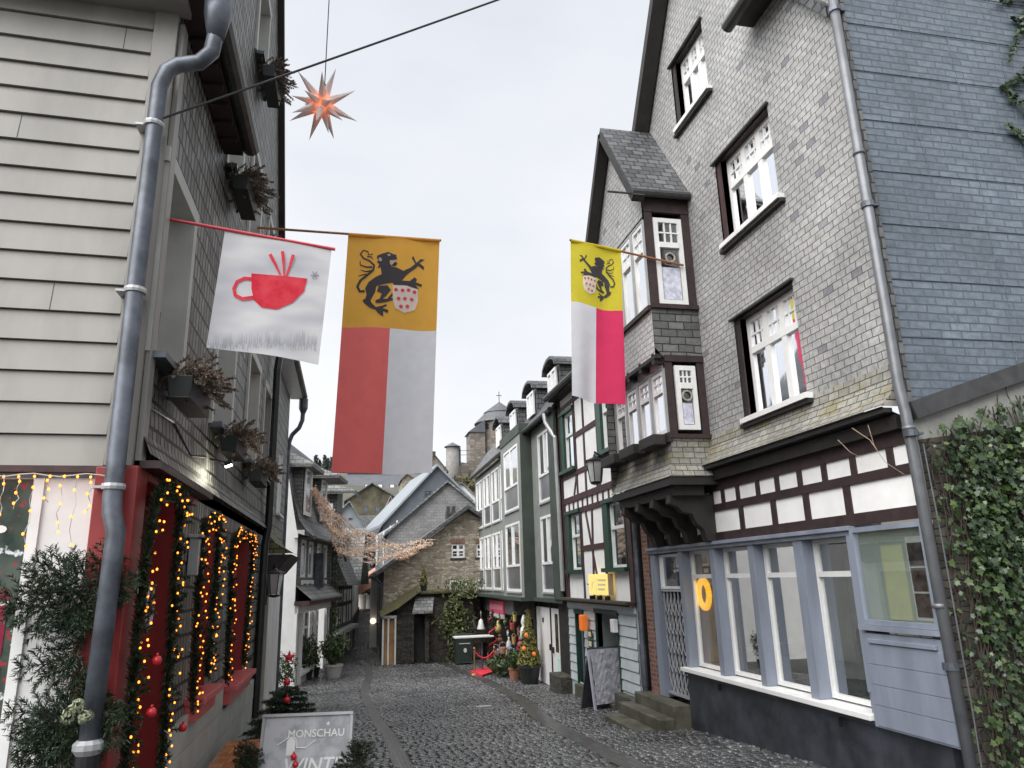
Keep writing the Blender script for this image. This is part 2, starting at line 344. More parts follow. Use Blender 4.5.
M['leaf'] = island('shrub leaves', (.015, .035, .012), (.07, .1, .03), .5)
M['leaf_yellow'] = island('golden conifer', (.06, .07, .015), (.2, .18, .04), .6)
M['twig'] = paint('bark', (.06, .045, .035), .8, .3, 20, .3)
M['terracotta'] = paint('terracotta', (.3, .13, .08), .75, .15, 8, .15)
M['pot_white'] = paint('pale stone pot', (.5, .48, .45), .7, .1, 8, .15)
M['red_ball'] = paint('red bauble', (.5, .02, .03), .18, .08, 5, 0)
M['red_felt'] = paint('red felt', (.6, .03, .05), .8, .1, 20, .2)
M['bulb'] = glow('warm fairy bulb', (1, .24, .025), 1.0)
M['bulb_big'] = glow('warm bulb', (1, .62, .2), 7)
M['wire'] = paint('pale cable', (.45, .42, .38), .5, .1, 8, 0)
# a wall in the plane X = c (axis 'x') or Y = c (axis 'y'); d counts outwards from it
class Wall:
    def __init__(s, axis, c, sign): s.axis, s.c, s.sign = axis, c, sign
    def P(s, u, z, d=0):
        q = s.c+s.sign*d
        return Vector((q, u, z)) if s.axis == 'x' else Vector((u, q, z))
    def box(s, mb, u0, u1, z0, z1, d0, d1):
        a, b = s.P(u0, z0, d0), s.P(u1, z1, d1)
        mb.box(min(a.x, b.x), max(a.x, b.x), min(a.y, b.y), max(a.y, b.y), min(a.z, b.z), max(a.z, b.z))
    def px(s, x, y, d=0):
        p = onX(x, y, s.c+s.sign*d) if s.axis == 'x' else onY(x, y, s.c+s.sign*d)
        return (p.y if s.axis == 'x' else p.x), p.z
    def wall(s, mb, outline, holes=(), reveal=.15, back=True):
        mb.holed([s.P(u, z) for u, z in outline], [[s.P(u0, z0), s.P(u1, z0), s.P(u1, z1), s.P(u0, z1)] for u0, u1, z0, z1 in holes])
    def beam(s, mb, a, b, w, d0=.0, d1=.02):   # a timber in the wall from (u,z) to (u,z)
        pa, pb = s.P(a[0], a[1], (d0+d1)/2), s.P(b[0], b[1], (d0+d1)/2); d = pb-pa; n = (s.P(0, 0, 1)-s.P(0, 0, 0))
        x = d.normalized().cross(n); mb.obox((pa+pb)/2, d/2, x*w/2, n*(d1-d0)/2)
def window(par, W, u0, u1, z0, z1, dep=.12, fr=.06, cols=2, transom=None, grid=None, frame=None, glass=None, sill=None, sill_mat=None, reveal=None, rev_w=.0, low_grid=None, name='window', curtain=None, depth_frame=.05, label=None):
    """a window set `dep` back in its opening: frame (with pane, sill and reveal under it)"""
    frame = frame or M['white_paint']; glass = glass or M['pane']; b = MB(); d0, d1 = -dep, -dep+depth_frame
    W.box(b, u0, u0+fr, z0, z1, d0, d1); W.box(b, u1-fr, u1, z0, z1, d0, d1)
    W.box(b, u0+fr, u1-fr, z0, z0+fr, d0, d1); W.box(b, u0+fr, u1-fr, z1-fr, z1, d0, d1)
    zt = z0+(z1-z0)*transom if transom else z1-fr
    if transom: W.box(b, u0+fr, u1-fr, zt-fr*.6, zt+fr*.6, d0, d1+.015)
    iw = (u1-u0-2*fr)/cols
    for i in range(1, cols):
        uc = u0+fr+i*iw; W.box(b, uc-fr*.7, uc+fr*.7, z0+fr, zt-fr*.6 if transom else zt, d0, d1+.01)
        if transom: W.box(b, uc-fr*.7, uc+fr*.7, zt+fr*.6, z1-fr, d0, d1+.01)
    def muntins(ua, ub, za, zb, g):
        for k in range(1, g[0]): uu = ua+(ub-ua)*k/g[0]; W.box(b, uu-.012, uu+.012, za, zb, d0+.015, d1-.012)
        for k in range(1, g[1]): zz = za+(zb-za)*k/g[1]; W.box(b, ua, ub, zz-.012, zz+.012, d0+.016, d1-.011)
    for i in range(cols):
        ua, ub = u0+fr+i*iw, u0+fr+(i+1)*iw
        if grid and transom: muntins(ua, ub, zt+fr*.6, z1-fr, grid)
        if low_grid: muntins(ua, ub, z0+fr, zt-fr*.6, low_grid)
    o = b.build(name, frame, par)
    if label: o['label'] = label
    g = MB(); g.quad(W.P(u0+.01, z0+.01, d0+.02), W.P(u1-.01, z0+.01, d0+.02), W.P(u1-.01, z1-.01, d0+.02), W.P(u0+.01, z1-.01, d0+.02)); g.build('pane', glass, o, recalc=False)
    if reveal:
        r = MB(); e = .004
        for ua, ub in ((u0-rev_w, u0), (u1, u1+rev_w)):
            if rev_w: W.box(r, ua+e, ub, z0, z1, -dep, -.01)
        r.quad(W.P(u0-rev_w, z1+.002, -.0), W.P(u1+rev_w, z1+.002, -.0), W.P(u1+rev_w, z1+.002, -dep), W.P(u0-rev_w, z1+.002, -dep))
        r.quad(W.P(u0-rev_w, z0-.002, -.0), W.P(u1+rev_w, z0-.002, -.0), W.P(u1+rev_w, z0-.002, -dep), W.P(u0-rev_w, z0-.002, -dep))
        for uu in (u0-rev_w, u1+rev_w): r.quad(W.P(uu, z0, 0), W.P(uu, z1, 0), W.P(uu, z1, -dep), W.P(uu, z0, -dep))
        r.build('reveal', reveal, o)
    if sill:
        q = MB(); W.box(q, u0-sill[1], u1+sill[1], z0-sill[2], z0-.003, -dep, sill[0]); q.build('sill', sill_mat or M['white_paint'], o)
    return o
def text_mesh(name, body, size, m, parent, origin, xdir, ydir, depth=.004, shear=0, bold=0, align='CENTER', loc=None):
    c = bpy.data.curves.new(name, 'FONT'); c.body = body; c.size = size; c.extrude = depth/2; c.align_x = align; c.shear = shear; c.offset = bold; c.resolution_u = 3
    o = bpy.data.objects.new(name, c); me = bpy.data.meshes.new_from_object(o); bpy.data.objects.remove(o)
    x, y = Vector(xdir).normalized(), Vector(ydir).normalized(); n = x.cross(y); R = Matrix((x, y, n)).transposed().to_4x4(); R.translation = Vector(origin)-(root_of(parent).location if parent else Vector((0, 0, 0)))
    me.transform(R); me.materials.clear(); me.materials.append(m)
    q = bpy.data.objects.new(name, me); COL.objects.link(q)
    if parent: q.parent = parent
    return q
# ------------------------------------------------------------------ foliage helpers
def leaves(pts, nrm, size, shape, spread=.5, jit=.45):
    """small flat leaves of an outline `shape` at pts, facing nrm more or less"""
    n = len(pts); k = len(shape); nrm = np.asarray(nrm, float)+RNG.normal(0, spread, (n, 3)); nrm /= np.linalg.norm(nrm, axis=1)[:, None]
    a = RNG.normal(0, 1, (n, 3)); a[:, 2] -= .8; t = a-nrm*(a*nrm).sum(1)[:, None]; t /= np.linalg.norm(t, axis=1)[:, None]; b = np.cross(nrm, t)
    s = size*(1+RNG.uniform(-jit, jit, n)); sh = np.array(shape)
    V = pts[:, None, :]+(sh[None, :, 0, None]*b[:, None, :]+sh[None, :, 1, None]*t[:, None, :])*s[:, None, None]
    if sh.shape[1] > 2: V = V+sh[None, :, 2, None]*nrm[:, None, :]*s[:, None, None]
    F = np.arange(n*k).reshape(n, k)
    return V.reshape(-1, 3), F
IVY = [(0, 1), (-.25, .55), (-.62, .45), (-.4, .05), (-.55, -.35), (-.12, -.3), (0, -.45), (.12, -.3), (.55, -.35), (.4, .05), (.62, .45), (.25, .55)]
OVAL = [(0, 1), (-.32, .35), (-.25, -.4), (0, -.8), (.25, -.4), (.32, .35)]
def fan(F):      # n-gons as they are
    return F.tolist()
class Sprigs:
    """collects needle triangles along twigs, and the twigs themselves"""
    def __init__(s): s.V = []; s.F = []; s.n = 0; s.tw = MB()
    def needles(s, pts, dirs, ln, wd):
        n = len(pts); d = dirs/np.linalg.norm(dirs, axis=1)[:, None]; r = RNG.normal(0, 1, (n, 3)); w_ = np.cross(d, r); w_ /= np.linalg.norm(w_, axis=1)[:, None]
        l = ln*RNG.uniform(.7, 1.15, n)[:, None]
        V = np.stack([pts-w_*wd, pts+w_*wd, pts+d*l*.8+w_*wd*.8, pts+d*l, ], 1).reshape(-1, 3)
        s.V.append(V); s.F.append(np.arange(n*4).reshape(n, 4)+s.n); s.n += n*4
    def twig(s, a, b, ln=.03, per=260, wd=.0016, r=.003, flat=None):
        a, b = np.array(a, float), np.array(b, float); d = b-a; L_ = np.linalg.norm(d); n = max(4, int(per*L_)); t = RNG.uniform(0, 1, n)
        ax = d/L_; side = RNG.normal(0, 1, (n, 3)); side -= ax*(side@ax)[:, None]
        if flat is not None: side -= .7*np.outer(side@np.array(flat), flat)
        side /= np.linalg.norm(side, axis=1)[:, None]
        s.needles(a+np.outer(t, d), side*.9+ax*.75, ln, wd); s.tw.tube([a, b], [r, r*.4], 4, False)
    def bough(s, a, d, L_, side_n=7, ln=.03, droop=.15, flat=(0, 0, 1), per=240, wd=.0018):
        a = np.array(a, float); d = np.array(d, float); d /= np.linalg.norm(d); pts = [a]; dd = d.copy(); m = 5
        for i in range(m): dd = dd+np.array((0, 0, -droop/m)); dd /= np.linalg.norm(dd); pts.append(pts[-1]+dd*L_/m)
        for i in range(m): s.twig(pts[i], pts[i+1], ln, per, wd, .004)
        fl = np.array(flat, float)
        for k in range(side_n):
            f = (k+.7)/(side_n+.4); i = min(int(f*m), m-1); p = pts[i]+(pts[i+1]-pts[i])*(f*m-i); ax = pts[i+1]-pts[i]; ax /= np.linalg.norm(ax)
            sd_ = np.cross(fl, ax); sd_ /= (np.linalg.norm(sd_)+1e-9); sl_ = L_*(.5*(1-f)+.12)
            for sg in (-1, 1):
                q = p+(sd_*sg*.8+ax*.75+RNG.normal(0, .1, 3)+np.array((0, 0, -droop*.3)))*sl_; s.twig(p, q, ln, per, wd, .0025, flat=None)
    def build(s, name, m, par, twname='stem'):
        o = raw_mesh(name, np.concatenate(s.V), np.concatenate(s.F), m, par)
        if s.tw.v and twname: s.tw.build(twname, M['twig'], o if par else None, recalc=False)
        return o
# ------------------------------------------------------------------ terrain
GP = [(-12, -.95), (0, -1.62), (7, -2.05), (12, -2.36), (16, -2.6), (20, -2.82), (26, -2.98), (31, -3.03), (36, -2.9), (45, -2.25), (60, -1.3), (75, .2)]
def gz(y):
    for (a, za), (b, zb) in zip(GP, GP[1:]):
        if y <= b: f = (y-a)/(b-a); return za+(zb-za)*f
    return GP[-1][1]
# ================================================================== slate house on the right
RX = Wall('x', 5.2, -1)
def ypx(W, xs, y0, y1, x0, x1):     # u of pixels xs lying on the image line (x0,y0)-(x1,y1)
    return [W.px(x, y0+(y1-y0)*(x-x0)/(x1-x0))[0] for x in xs]
def house_right():
    h = thing('slate_house', 'tall slate hung house with gabled oriel and blue grey shopfront', 'house', (5.2, 9.2, gz(9.2)))
    Y0, Y1, AP = 5.95, 12.5, 10.75
    zs = 1.95                                            # the slate flares out below this
    wins = {'mid': (7.4, 8.85, 1.99, 3.42), 'up': (7.42, 8.88, 4.58, 5.92), 'attic': (8.81, 9.95, 7.2, 8.47)}
    b = MB(); out = [(Y0, zs), (Y1, zs), (Y1, 5.86), (9.25, 10.6), (Y0, 5.86+.6)]
    RX.wall(b, out, list(wins.values()))
    b.build('slate_wall', M['slate_light'], h)
    # the flared apron at the foot of the slate, and its underside
    b = MB(); prof = [(zs, 0), (1.78, .03), (1.62, .11), (1.5, .24)]
    for (za, da), (zb, db) in zip(prof, prof[1:]): b.quad(RX.P(Y0, za, da), RX.P(9.86, za, da), RX.P(9.86, zb, db), RX.P(Y0, zb, db))
    b.poly([RX.P(Y0, z_, d_) for z_, d_ in prof]+[RX.P(Y0, 1.5, 0)]); b.build('slate_apron', M['slate_apron'], h, recalc=False)
    b = MB(); b.quad(RX.P(Y0, 1.495, .235), RX.P(9.75, 1.495, .235), RX.P(9.75, 1.4, .0), RX.P(Y0, 1.4, .0)); RX.box(b, Y0, Y1, 1.28, 1.42, -.1, .1)
    RX.box(b, Y0, 9.75, 1.44, 1.485, .12, .21)
    b.build('soffit_board', M['black_timber'], h)
    # body behind: core, roof
    b = MB(); b.quad((5.35, Y0+.02, -2.3), (10.5, Y0+.02, -2.3), (10.5, Y0+.02, 9.6), (5.35, Y0+.02, 9.6)); b.build('side_wall', M['slate_side'], h, recalc=False); b = MB(); b.quad((5.21, Y1, -2.6), (10, Y1, -2.6), (10, Y1, 5.86), (5.21, Y1, 5.86))
    b.build('side_wall', M['slate_side'], h, recalc=False)
    b = MB()
    for ya, yb in ((Y1+.12, 9.25), (9.25, Y0)):
        za = 5.86-.12*1.46 if ya > 9.3 else 10.62; zb = 10.62 if ya > 9.3 else 6.0
        b.prism([(5.08, ya, za), (5.08, yb, zb), (5.08, yb, zb+.16), (5.08, ya, za+.16)], (5, 0, 0))
    b.build('roof', M['slate_roof'], h)
    b = MB(); b.bar((5.03, Y1+.2, 5.55), (5.03, 9.25, 10.6), .16, .26, (1, 0, 0)); b.build('barge_board', M['black_timber'], h)
    # gutter and eave of the roof slope that drops over the near half of the front
    b = MB(); b.tube([(4.82, 7.52, 7.16), (4.82, 5.9, 7.18)], .085, 10); b.build('gutter', M['dark_metal'], h)
    b = MB(); b.prism([(4.86, 7.5, 7.2), (5.2, 7.5, 7.2), (5.2, 7.5, 7.8)], (0, -1.6, 0)); b.build('eave_soffit', M['black_timber'], h)
    # three main windows
    for k, (u0, u1, z0, z1) in wins.items():
        window(h, RX, u0, u1-.14, z0, z1-.03, .16, .075, 3 if k != 'attic' else 3, .66, (3, 2), glass=M['pane'] if k == 'up' else M['pane_curtain'], reveal=M['timber'], rev_w=.0, sill=(.1, .1, .07))
        r = MB(); RX.box(r, u1-.14, u1-.003, z0, z1-.005, -.17, -.02); r.build('window_jamb', M['timber_red' if k == 'up' else 'black_timber'], h)
        r = MB(); RX.box(r, u0-.04, u1+.06, z1, z1+.025, -.1, .05); r.build('window_hood', M['dark_metal'], h)
        r = MB(); RX.box(r, u0-.12, u1+.02, z0-.125, z0-.075, -.03, .07); r.build('sill_shade_strip', M['black_timber'], h)  # dark strip standing in for the shade beneath the sill
    # ---------------------------------------------------------- oriel
    XU, XL = 4.42, 4.56; ya, yb = 9.85, 12.12
    WU, WL = Wall('x', XU, -1), Wall('x', XL, -1); SU = Wall('y', ya, -1)
    orl = MB(); o_pk = (ya+yb)/2
    WU.wall(orl, [(ya, 3.2), (yb, 3.2), (yb, 5.98), (o_pk, 7.72), (ya, 5.98)], [(ya+.06, yb-.06, 3.98, 5.5)])
    orr = orl.build('oriel', M['slate_light'], h)
    # side walls with the flare back to the lower storey
    b = MB(); b.poly([(XU, ya, 3.32), (5.2, ya, 3.32), (5.2, ya, 3.95), (XU, ya, 3.95)]); b.poly([(XU, ya, 3.32), (XL, ya, 3.17), (5.2, ya, 3.17), (5.2, ya, 3.32)])
    b.quad((XU, yb, 1.4), (5.2, yb, 1.4), (5.2, yb, 6), (XU, yb, 6))
    b.build('side_slate', M['slate_side'], orr, recalc=False)
    b = MB(); SU.box(b, XU, 5.2, 3.95, 4.02, -.02, .05); WU.box(b, ya, yb, 3.93, 4.0, -.02, .05)
    for (x0, x1) in ((XU, XU+.14), (5.06, 5.2)): SU.box(b, x0, x1, 4.02, 5.72, -.06, .0)
    SU.box(b, XU, 5.2, 5.6, 5.98, -.06, .01)
    SU.box(b, XL, 5.2, 3.1, 3.2, -.03, .02); SU.box(b, XL, XL+.12, 1.98, 3.1, -.06, .0); SU.box(b, 5.08, 5.2, 1.98, 3.1, -.06, 0)
    SU.box(b, XL-.03, 5.2, 1.92, 1.98, -.02, .04)
    b.build('timber_frame', M['timber'], orr)
    for WW, X, z0, z1 in ((WU, XU, 4.0, 5.46), (WL, XL, 2.02, 3.0)):
        n = 4 if WW is WU else 4; st = (yb-ya-.12)/n
        g = MB(); WW.box(g, ya+.02, yb-.02, z1, z1+.07, -.09, .0)
        for k in range(n+1): uu = ya+.06+k*st; WW.box(g, uu-.045, uu+.045, z0, z1, -.09, .005)
        g.build('window_post', M['zinc_light'], orr)
        for k in range(n):
            window(orr, WW, ya+.11+k*st, ya+.01+(k+1)*st, z0+.01, z1-.01, .055, .055, 1, .68, (2, 2), glass=M['pane_curtain'])
        window(orr, SU, X+.15, 5.05, z0+.03, z1+.04, .04, .075, 1, .68, (3, 2), glass=M['pane_dark'], name='side_window')
        c = MB(); SU.box(c, X+.24, 4.96, z0+.12, z0+(z1-z0)*.45, -.024, -.012); c.build('lace_curtain', M['lace'], orr)
        c = MB(); c.tube([((X+.15+5.05)/2+.075*math.cos(a*.524), ya-.012+.004, z0+(z1-z0)*.56+.075*math.sin(a*.524)) for a in range(13)], .016, 6); c.build('window_wreath', M['wreath'], orr)
    # jetty brackets and the pale boards between the two storeys
    b = MB(); WL.box(b, ya+.02, yb, 3.0+.075, 3.3, -.05, -.01); b.build('white_board', M['white_paint'], orr)
    b = MB()
    for k in range(5): uu = ya+.05+k*(yb-ya-.16)/4; WL.box(b, uu, uu+.1, 3.08, 3.24, -.05, .14); 
    WU.box(b, ya, yb, 3.15, 3.21, -.1, .005)
    b.build('joist_end', M['black_timber'], orr)
    b = MB()
    WL.box(b, ya-.03, yb+.1, 1.86, 2.0, -.02, .05); b.build('sill_beam', M['black_timber'], orr)
    for (u0, u1) in ((ya+.05, ya+.62), (ya+.85, ya+1.5), (ya+1.75, yb+.15)):
        b = MB(); WL.box(b, u0, u1, 1.83, 1.99, .055, .26); b.build('window_box', M['black_timber'], orr, bevel=.012)
    # skirt below, flaring outwards; underside
    b = MB(); pr = [(1.95, XL, ya), (1.72, XL-.01, ya-.01), (1.52, XL-.05, ya-.06), (1.34, XL-.14, ya-.16)]
    for (z0, x0, q0), (z1, x1, q1) in zip(pr, pr[1:]):
        b.quad((x0, q0, z0), (x0, yb+.05, z0), (x1, yb+.05, z1), (x1, q1, z1)); b.quad((x0, q0, z0), (5.2, q0, z0), (5.2, q1, z1), (x1, q1, z1))
    b.build('slate_skirt', M['slate_apron'], orr, recalc=False)
    b = MB(); b.box(XL-.12, 5.2, ya-.14, yb+.04, 1.22, 1.335); b.box(XL-.02, 5.0, ya-.02, yb, 1.08, 1.215); b.build('floor_beam', M['black_timber'], orr)
    # carved brackets carrying the oriel
    for k in range(4):
        yy = ya+.1+k*.62; prof = [(5.19, .42), (5.19, 1.1), (4.52, 1.1), (4.5, .98), (4.62, .93), (4.68, .86), (4.84, .82), (4.9, .68), (5.0, .6), (5.04, .44)]
        c = MB(); c.prism([(x, yy, z) for x, z in prof], (0, .13, 0)); c.build('carved_bracket', M['black_timber'], orr, bevel=.008)
    # roof of the oriel: two slopes running back into the wall
    b = MB()
    for s_ in (-1, 1):
        e = o_pk+s_*(1.2+.06); zE = 5.9
        b.add([(XU-.2, o_pk, 7.86), (5.22, o_pk, 7.86), (5.22, e, zE), (XU-.2, e, zE), (XU-.2, o_pk, 7.76), (5.22, o_pk, 7.76), (5.22, e-s_*.06, zE-.03), (XU-.2, e-s_*.06, zE-.03)],
              [(0, 1, 2, 3), (4, 5, 6, 7), (0, 3, 7, 4), (2, 3, 7, 6)])
    b.build('oriel_roof', M['slate_roof'], orr)
    b = MB()
    for s_ in (-1, 1): b.bar((XU-.13, o_pk, 7.72), (XU-.13, o_pk+s_*1.28, 5.74), .12, .2, (1, 0, 0))
    b.build('oriel_barge_board', M['black_timber'], orr)
    b = MB(); b.tube([(XU-.22, ya-.12, 5.86), (5.18, ya-.12, 5.87)], .065, 10); b.tube([(XU-.62, ya-.1, 5.84), (XU-.2, ya-.1, 5.84)], .018, 6); b.build('oriel_gutter', M['dark_metal'], orr)
    # ---------------------------------------------------------- timbered band
    b = MB(); RX.wall(b, [(Y0, .43), (Y1, .43), (Y1, 1.42), (Y0, 1.42)]); b.build('white_infill', M['white_plaster'], h, recalc=False)
    b = MB()
    zb, zm, zt = .43, .86, 1.14
    for z, wd in ((.49, .12), (.90, .1), (1.22, .16)): RX.box(b, Y0, Y1, z-wd/2, z+wd/2, -.02, .022)
    top = [712, 723, 737.7, 757.6, 777, 799.5, 824, 853, 890]; us = ypx(RX, top, 493, 450, 712, 890)
    for u in us+[us[0]+.45, us[0]+.9]: RX.box(b, u-.045, u+.045, .95, 1.16, -.02, .019)
    low = [713, 742, 774, 806.5, 847]; ul = ypx(RX, low, 520, 488, 713, 847)
    for u in ul+[ul[0]+.6, ul[0]+1.2, Y1-.06]: RX.box(b, u-.055, u+.055, .54, .86, -.02, .018)
    b.build('timber_frame', M['timber'], h)
    # ---------------------------------------------------------- shopfront
    zS, zT = -1.42, .43; pY = [(Y1-.02, Y1-.22), (11.3, 11.17), (10.2, 10.06), (9.1, 8.97), (8.04, 7.87), (7.02, 6.9)]
    b = MB()
    for k, (u1, u0) in enumerate(pY):
        if k == 0: RX.box(b, u0, u1, -2.0, .33, -.25, .02)
        elif k == 1: RX.box(b, u0, u1, -1.97, .33, -.22, .03)
        else: RX.box(b, u0, u1, zS+.001, .33, -.22, .03)
    RX.box(b, 6.9, Y1, .33, .425, -.2, .05); RX.box(b, 6.9, Y1, .38, .428, .055, .09); RX.box(b, 6.9, 7.0, zS+.2, .33, .035, .06)
    b.build('shopfront_frame', M['grey_paint'], h, bevel=.006)
    for (a, c) in zip(pY[1:], pY[2:]):
        u0, u1 = c[0]+.003, a[1]-.003
        o = window(h, RX, u0, u1, zS+.02, .325, .17, .05, 1, .775, glass=M['shop_glass'], name='shop_window')
    b = MB(); RX.box(b, 6.93, 11.33, zS-.055, zS, -.2, .13); b.build('white_sill', M['white_paint'], h, bevel=.006)
    b = MB(); RX.box(b, 6.93, 11.26, -2.7, zS-.1, -.15, .045); RX.box(b, 6.93, 11.28, zS-.1, zS-.058, -.15, .085); b.build('plinth', M['grey_dark'], h)
    b = MB(); RX.box(b, Y0+.05, 6.93, -2.6, -1.5, -.15, .04); b.build('plinth', M['grey_dark'], h)
    for yy in (10.2, 7.5): q = MB(); RX.box(q, yy, yy+.03, -1.62, -1.54, .046, .09); q.build('wall_hook', M['black_metal'], h)
    # room behind the panes
    b = MB(); X0, X1, ya_, yb_ = 5.4, 7.4, 6.3, 12.4; b.quad((X1, ya_, -1.9), (X1, yb_, -1.9), (X1, yb_, .4), (X1, ya_, .4)); b.quad((X0, ya_, -1.9), (X1, ya_, -1.9), (X1, ya_, .4), (X0, ya_, .4)); b.quad((X0, yb_, -1.9), (X1, yb_, -1.9), (X1, yb_, .4), (X0, yb_, .4)); b.quad((X0, ya_, .4), (X1, ya_, .4), (X1, yb_, .4), (X0, yb_, .4)); rm = b.build('room', M['interior_pale'], h, recalc=False)
    b = MB(); b.box(5.42, 7.39, 6.32, 12.39, -1.88, -1.84); b.build('room_floor', M['interior'], rm)
    b = MB()
    for k in range(9): b.box(6.5+.02, 6.53, 7+k*.4, 7.38+k*.4, -1.2, .32)
    b.build('blind', M['blind'], rm)
    b = MB(); b.box(5.75, 6.3, 8.1, 8.6, -1.45, -1.38); b.box(6.26, 6.3, 8.1, 8.6, -1.45, -.9); b.box(5.75, 6.25, 9.2, 9.7, -1.6, -1.0); b.build('chair', M['interior'], rm)
    b = MB(); b.box(5.8, 6.3, 7.15, 7.8, -1.25, -1.2); b.tube([(5.8, 7.5, -1.2), (5.8, 7.5, -.85), (5.9, 7.5, -.75)], .02, 6); b.build('table', M['interior'], rm)
    b = MB(); b.box(5.62, 6.0, 7.1, 12.2, -1.9, -1.12); b.build('counter', M['counter'], rm, bevel=.01)
    for yy in (7.4, 8.35, 9.4): b = MB(); b.tube([(5.72, yy, -1.12), (5.72, yy, -.72), (5.72, yy+.08, -.62), (5.72, yy+.34, -.62), (5.72, yy+.42, -.72), (5.72, yy+.42, -1.12)], .02, 6); b.box(5.7, 5.74, yy+.03, yy+.39, -.95, -.75); b.build('chair_back', M['interior'], rm)
    b = MB(); b.box(5.42, 5.5, 10.12, 11.2, -1.5, .3); b.build('ochre_backdrop', M['ochre'], rm)
    # folding gate and the door behind
    dz = -1.95
    b = MB(); RX.box(b, 11.3, Y1-.22, dz, .33, -.3, -.26); b.build('door', M['interior'], h)
    b = MB(); u0, u1 = 11.32, Y1-.25; n = 7
    RX.box(b, u0, u1, -.30, -.27, -.1, -.05); RX.box(b, u0, u1, dz+.02, dz+.06, -.1, -.04)
    for k in range(n):
        ua = u0+.04+(u1-u0-.08)*k/(n-1); RX.box(b, ua-.011, ua+.011, dz+.06, -.3, -.09, -.07)
        if k < n-1:
            ub = u0+.04+(u1-u0-.08)*(k+1)/(n-1)
            for zc in (-1.75, -1.45, -1.15, -.85, -.55):
                b.bar(RX.P(ua, zc-.13, -.06), RX.P(ub, zc+.13, -.06), .018, .008, (1, 0, 0)); b.bar(RX.P(ub, zc-.13, -.066), RX.P(ua, zc+.13, -.066), .018, .008, (1, 0, 0))
    b.build('folding_gate', M['gate'], h)
    window(h, RX, 11.32, Y1-.25, -.26, .31, .1, .045, 1, glass=M['pane'], name='transom_window')
    b = MB(); RX.box(b, 11.34, 11.38, -.2, .02, -.02, .05); b.build('gate_latch', M['zinc'], h)
    # display case and flap
    C = Wall('x', 5.13, -1)
    o = window(h, C, 5.84, 6.88, -.56, .40, .02, .05, 1, glass=M['shop_glass'], name='display_case', frame=M['grey_paint'], sill=(.06, .03, .05), sill_mat=M['grey_paint'])
    b = MB(); b.box(5.165, 5.21, 5.85, 6.87, -.55, .4); b.build('back_board', M['case_back'], o)
    b = MB(); C.box(b, 6.22, 6.52, -.5, .2, -.034, -.03); b.build('notice', M['paper'], o)
    for k in range(3): b = MB(); C.box(b, 5.94, 6.15, -.46+k*.23, -.25+k*.23, -.034, -.029); b.build('photo_print', M['photo'], o)
    b = MB(); C.box(b, 5.92, 6.17, -.49, .27, -.036, -.0345); b.build('photo_mount', M['white_paint'], o)
    P = Wall('x', 5.10, -1); b = MB(); P.box(b, 5.81, 6.9, -1.52, -.64, -.08, .0)
    for k in range(4): P.box(b, 5.84, 6.85, -1.5+k*.19, -1.5+k*.19+.186, .0, .012)
    P.box(b, 5.9, 6.8, -.73, -.69, .0, .03)
    b.build('flap_panel', M['grey_paint'], h, bevel=.004)
    # brick pier, pipes
    b = MB(); b.box(5.16, 5.5, Y1, Y1+.28, -2.3, 1.3); b.build('brick_pier', M['brick'], h)
    dp = MB(); dp.tube([(5.06, Y1+.3, 1.15), (5.08, Y1+.36, .6), (5.08, Y1+.38, -2.0)], .05, 8); dp.tube([(5.08, Y1+.38, -1.2), (5.08, Y1+.38, -1.9)], .062, 8); dp.build('downpipe', M['zinc'], h)
    dp = MB(); top = onX(826, -30, 5.1); px = [onX(830, 0, 5.1), onX(905, 410, 5.1), onX(961, 745, 5.1)]
    ym = sum(p.y for p in px)/3
    dp.tube([(5.1, 5.84, 8), (5.1, 5.84, 1.7), (5.11, 5.82, 1.4), (5.11, 5.76, -2.1)], .052, 10)
    for z in (4.2, 1.25, -.35): dp.lathe([(.06, z-.02), (.06, z+.02)], (5.1, 5.84 if z > 1.4 else 5.80, 0), 10)
    dpo = dp.build('downpipe', M['zinc_mid'], h, smooth=True)
    for z in (-.85, 1.2, 3.6, 6): b = MB(); y_ = 5.84 if z > 1.3 else 5.79; b.lathe([(.066, z-.03), (.066, z+.03)], (5.1, y_, 0), 10); b.box(5.1, 5.22, y_-.03, y_+.03, z-.012, z+.012); b.build('pipe_clip', M['zinc'], dpo)
    b = MB(); b.tube([(5.2, 5.77, 1.1), (5.205, 5.755, .2), (5.2, 5.745, -1.2), (5.17, 5.73, -2.0)], .0065, 6); b.build('conduit', M['zinc_mid'], h)
    return h
M['zinc_mid'] = paint('mid zinc', (.15, .157, .17), .42, .15, 5, .05, .35)
M['lace'] = paint('lace curtain', (.55, .56, .66), .9, .25, 14, 0)
M['wreath'] = paint('straw wreath', (.35, .33, .28), .9, .3, 30, .3)
M['blind'] = paint('pale blind', (.72, .74, .71), .9, .06, 2, 0)
M['counter'] = paint('dark counter', (.05, .06, .058), .6, .3, 4, .05)
M['ochre'] = paint('ochre backdrop', (.34, .2, .09), .8, .3, 2, 0)
M['gate'] = paint('grey gate steel', (.42, .43, .46), .4, .1, 8, .05, .4)
M['case_back'] = paint('case lining', (.4, .45, .42), .8, .05, 2, 0)
M['paper'] = paint('yellowed notice', (.62, .64, .42), .8, .1, 2, 0)
M['photo'] = paint('photo print', (.08, .065, .065), .4, .95, 9, 0)
house_right()
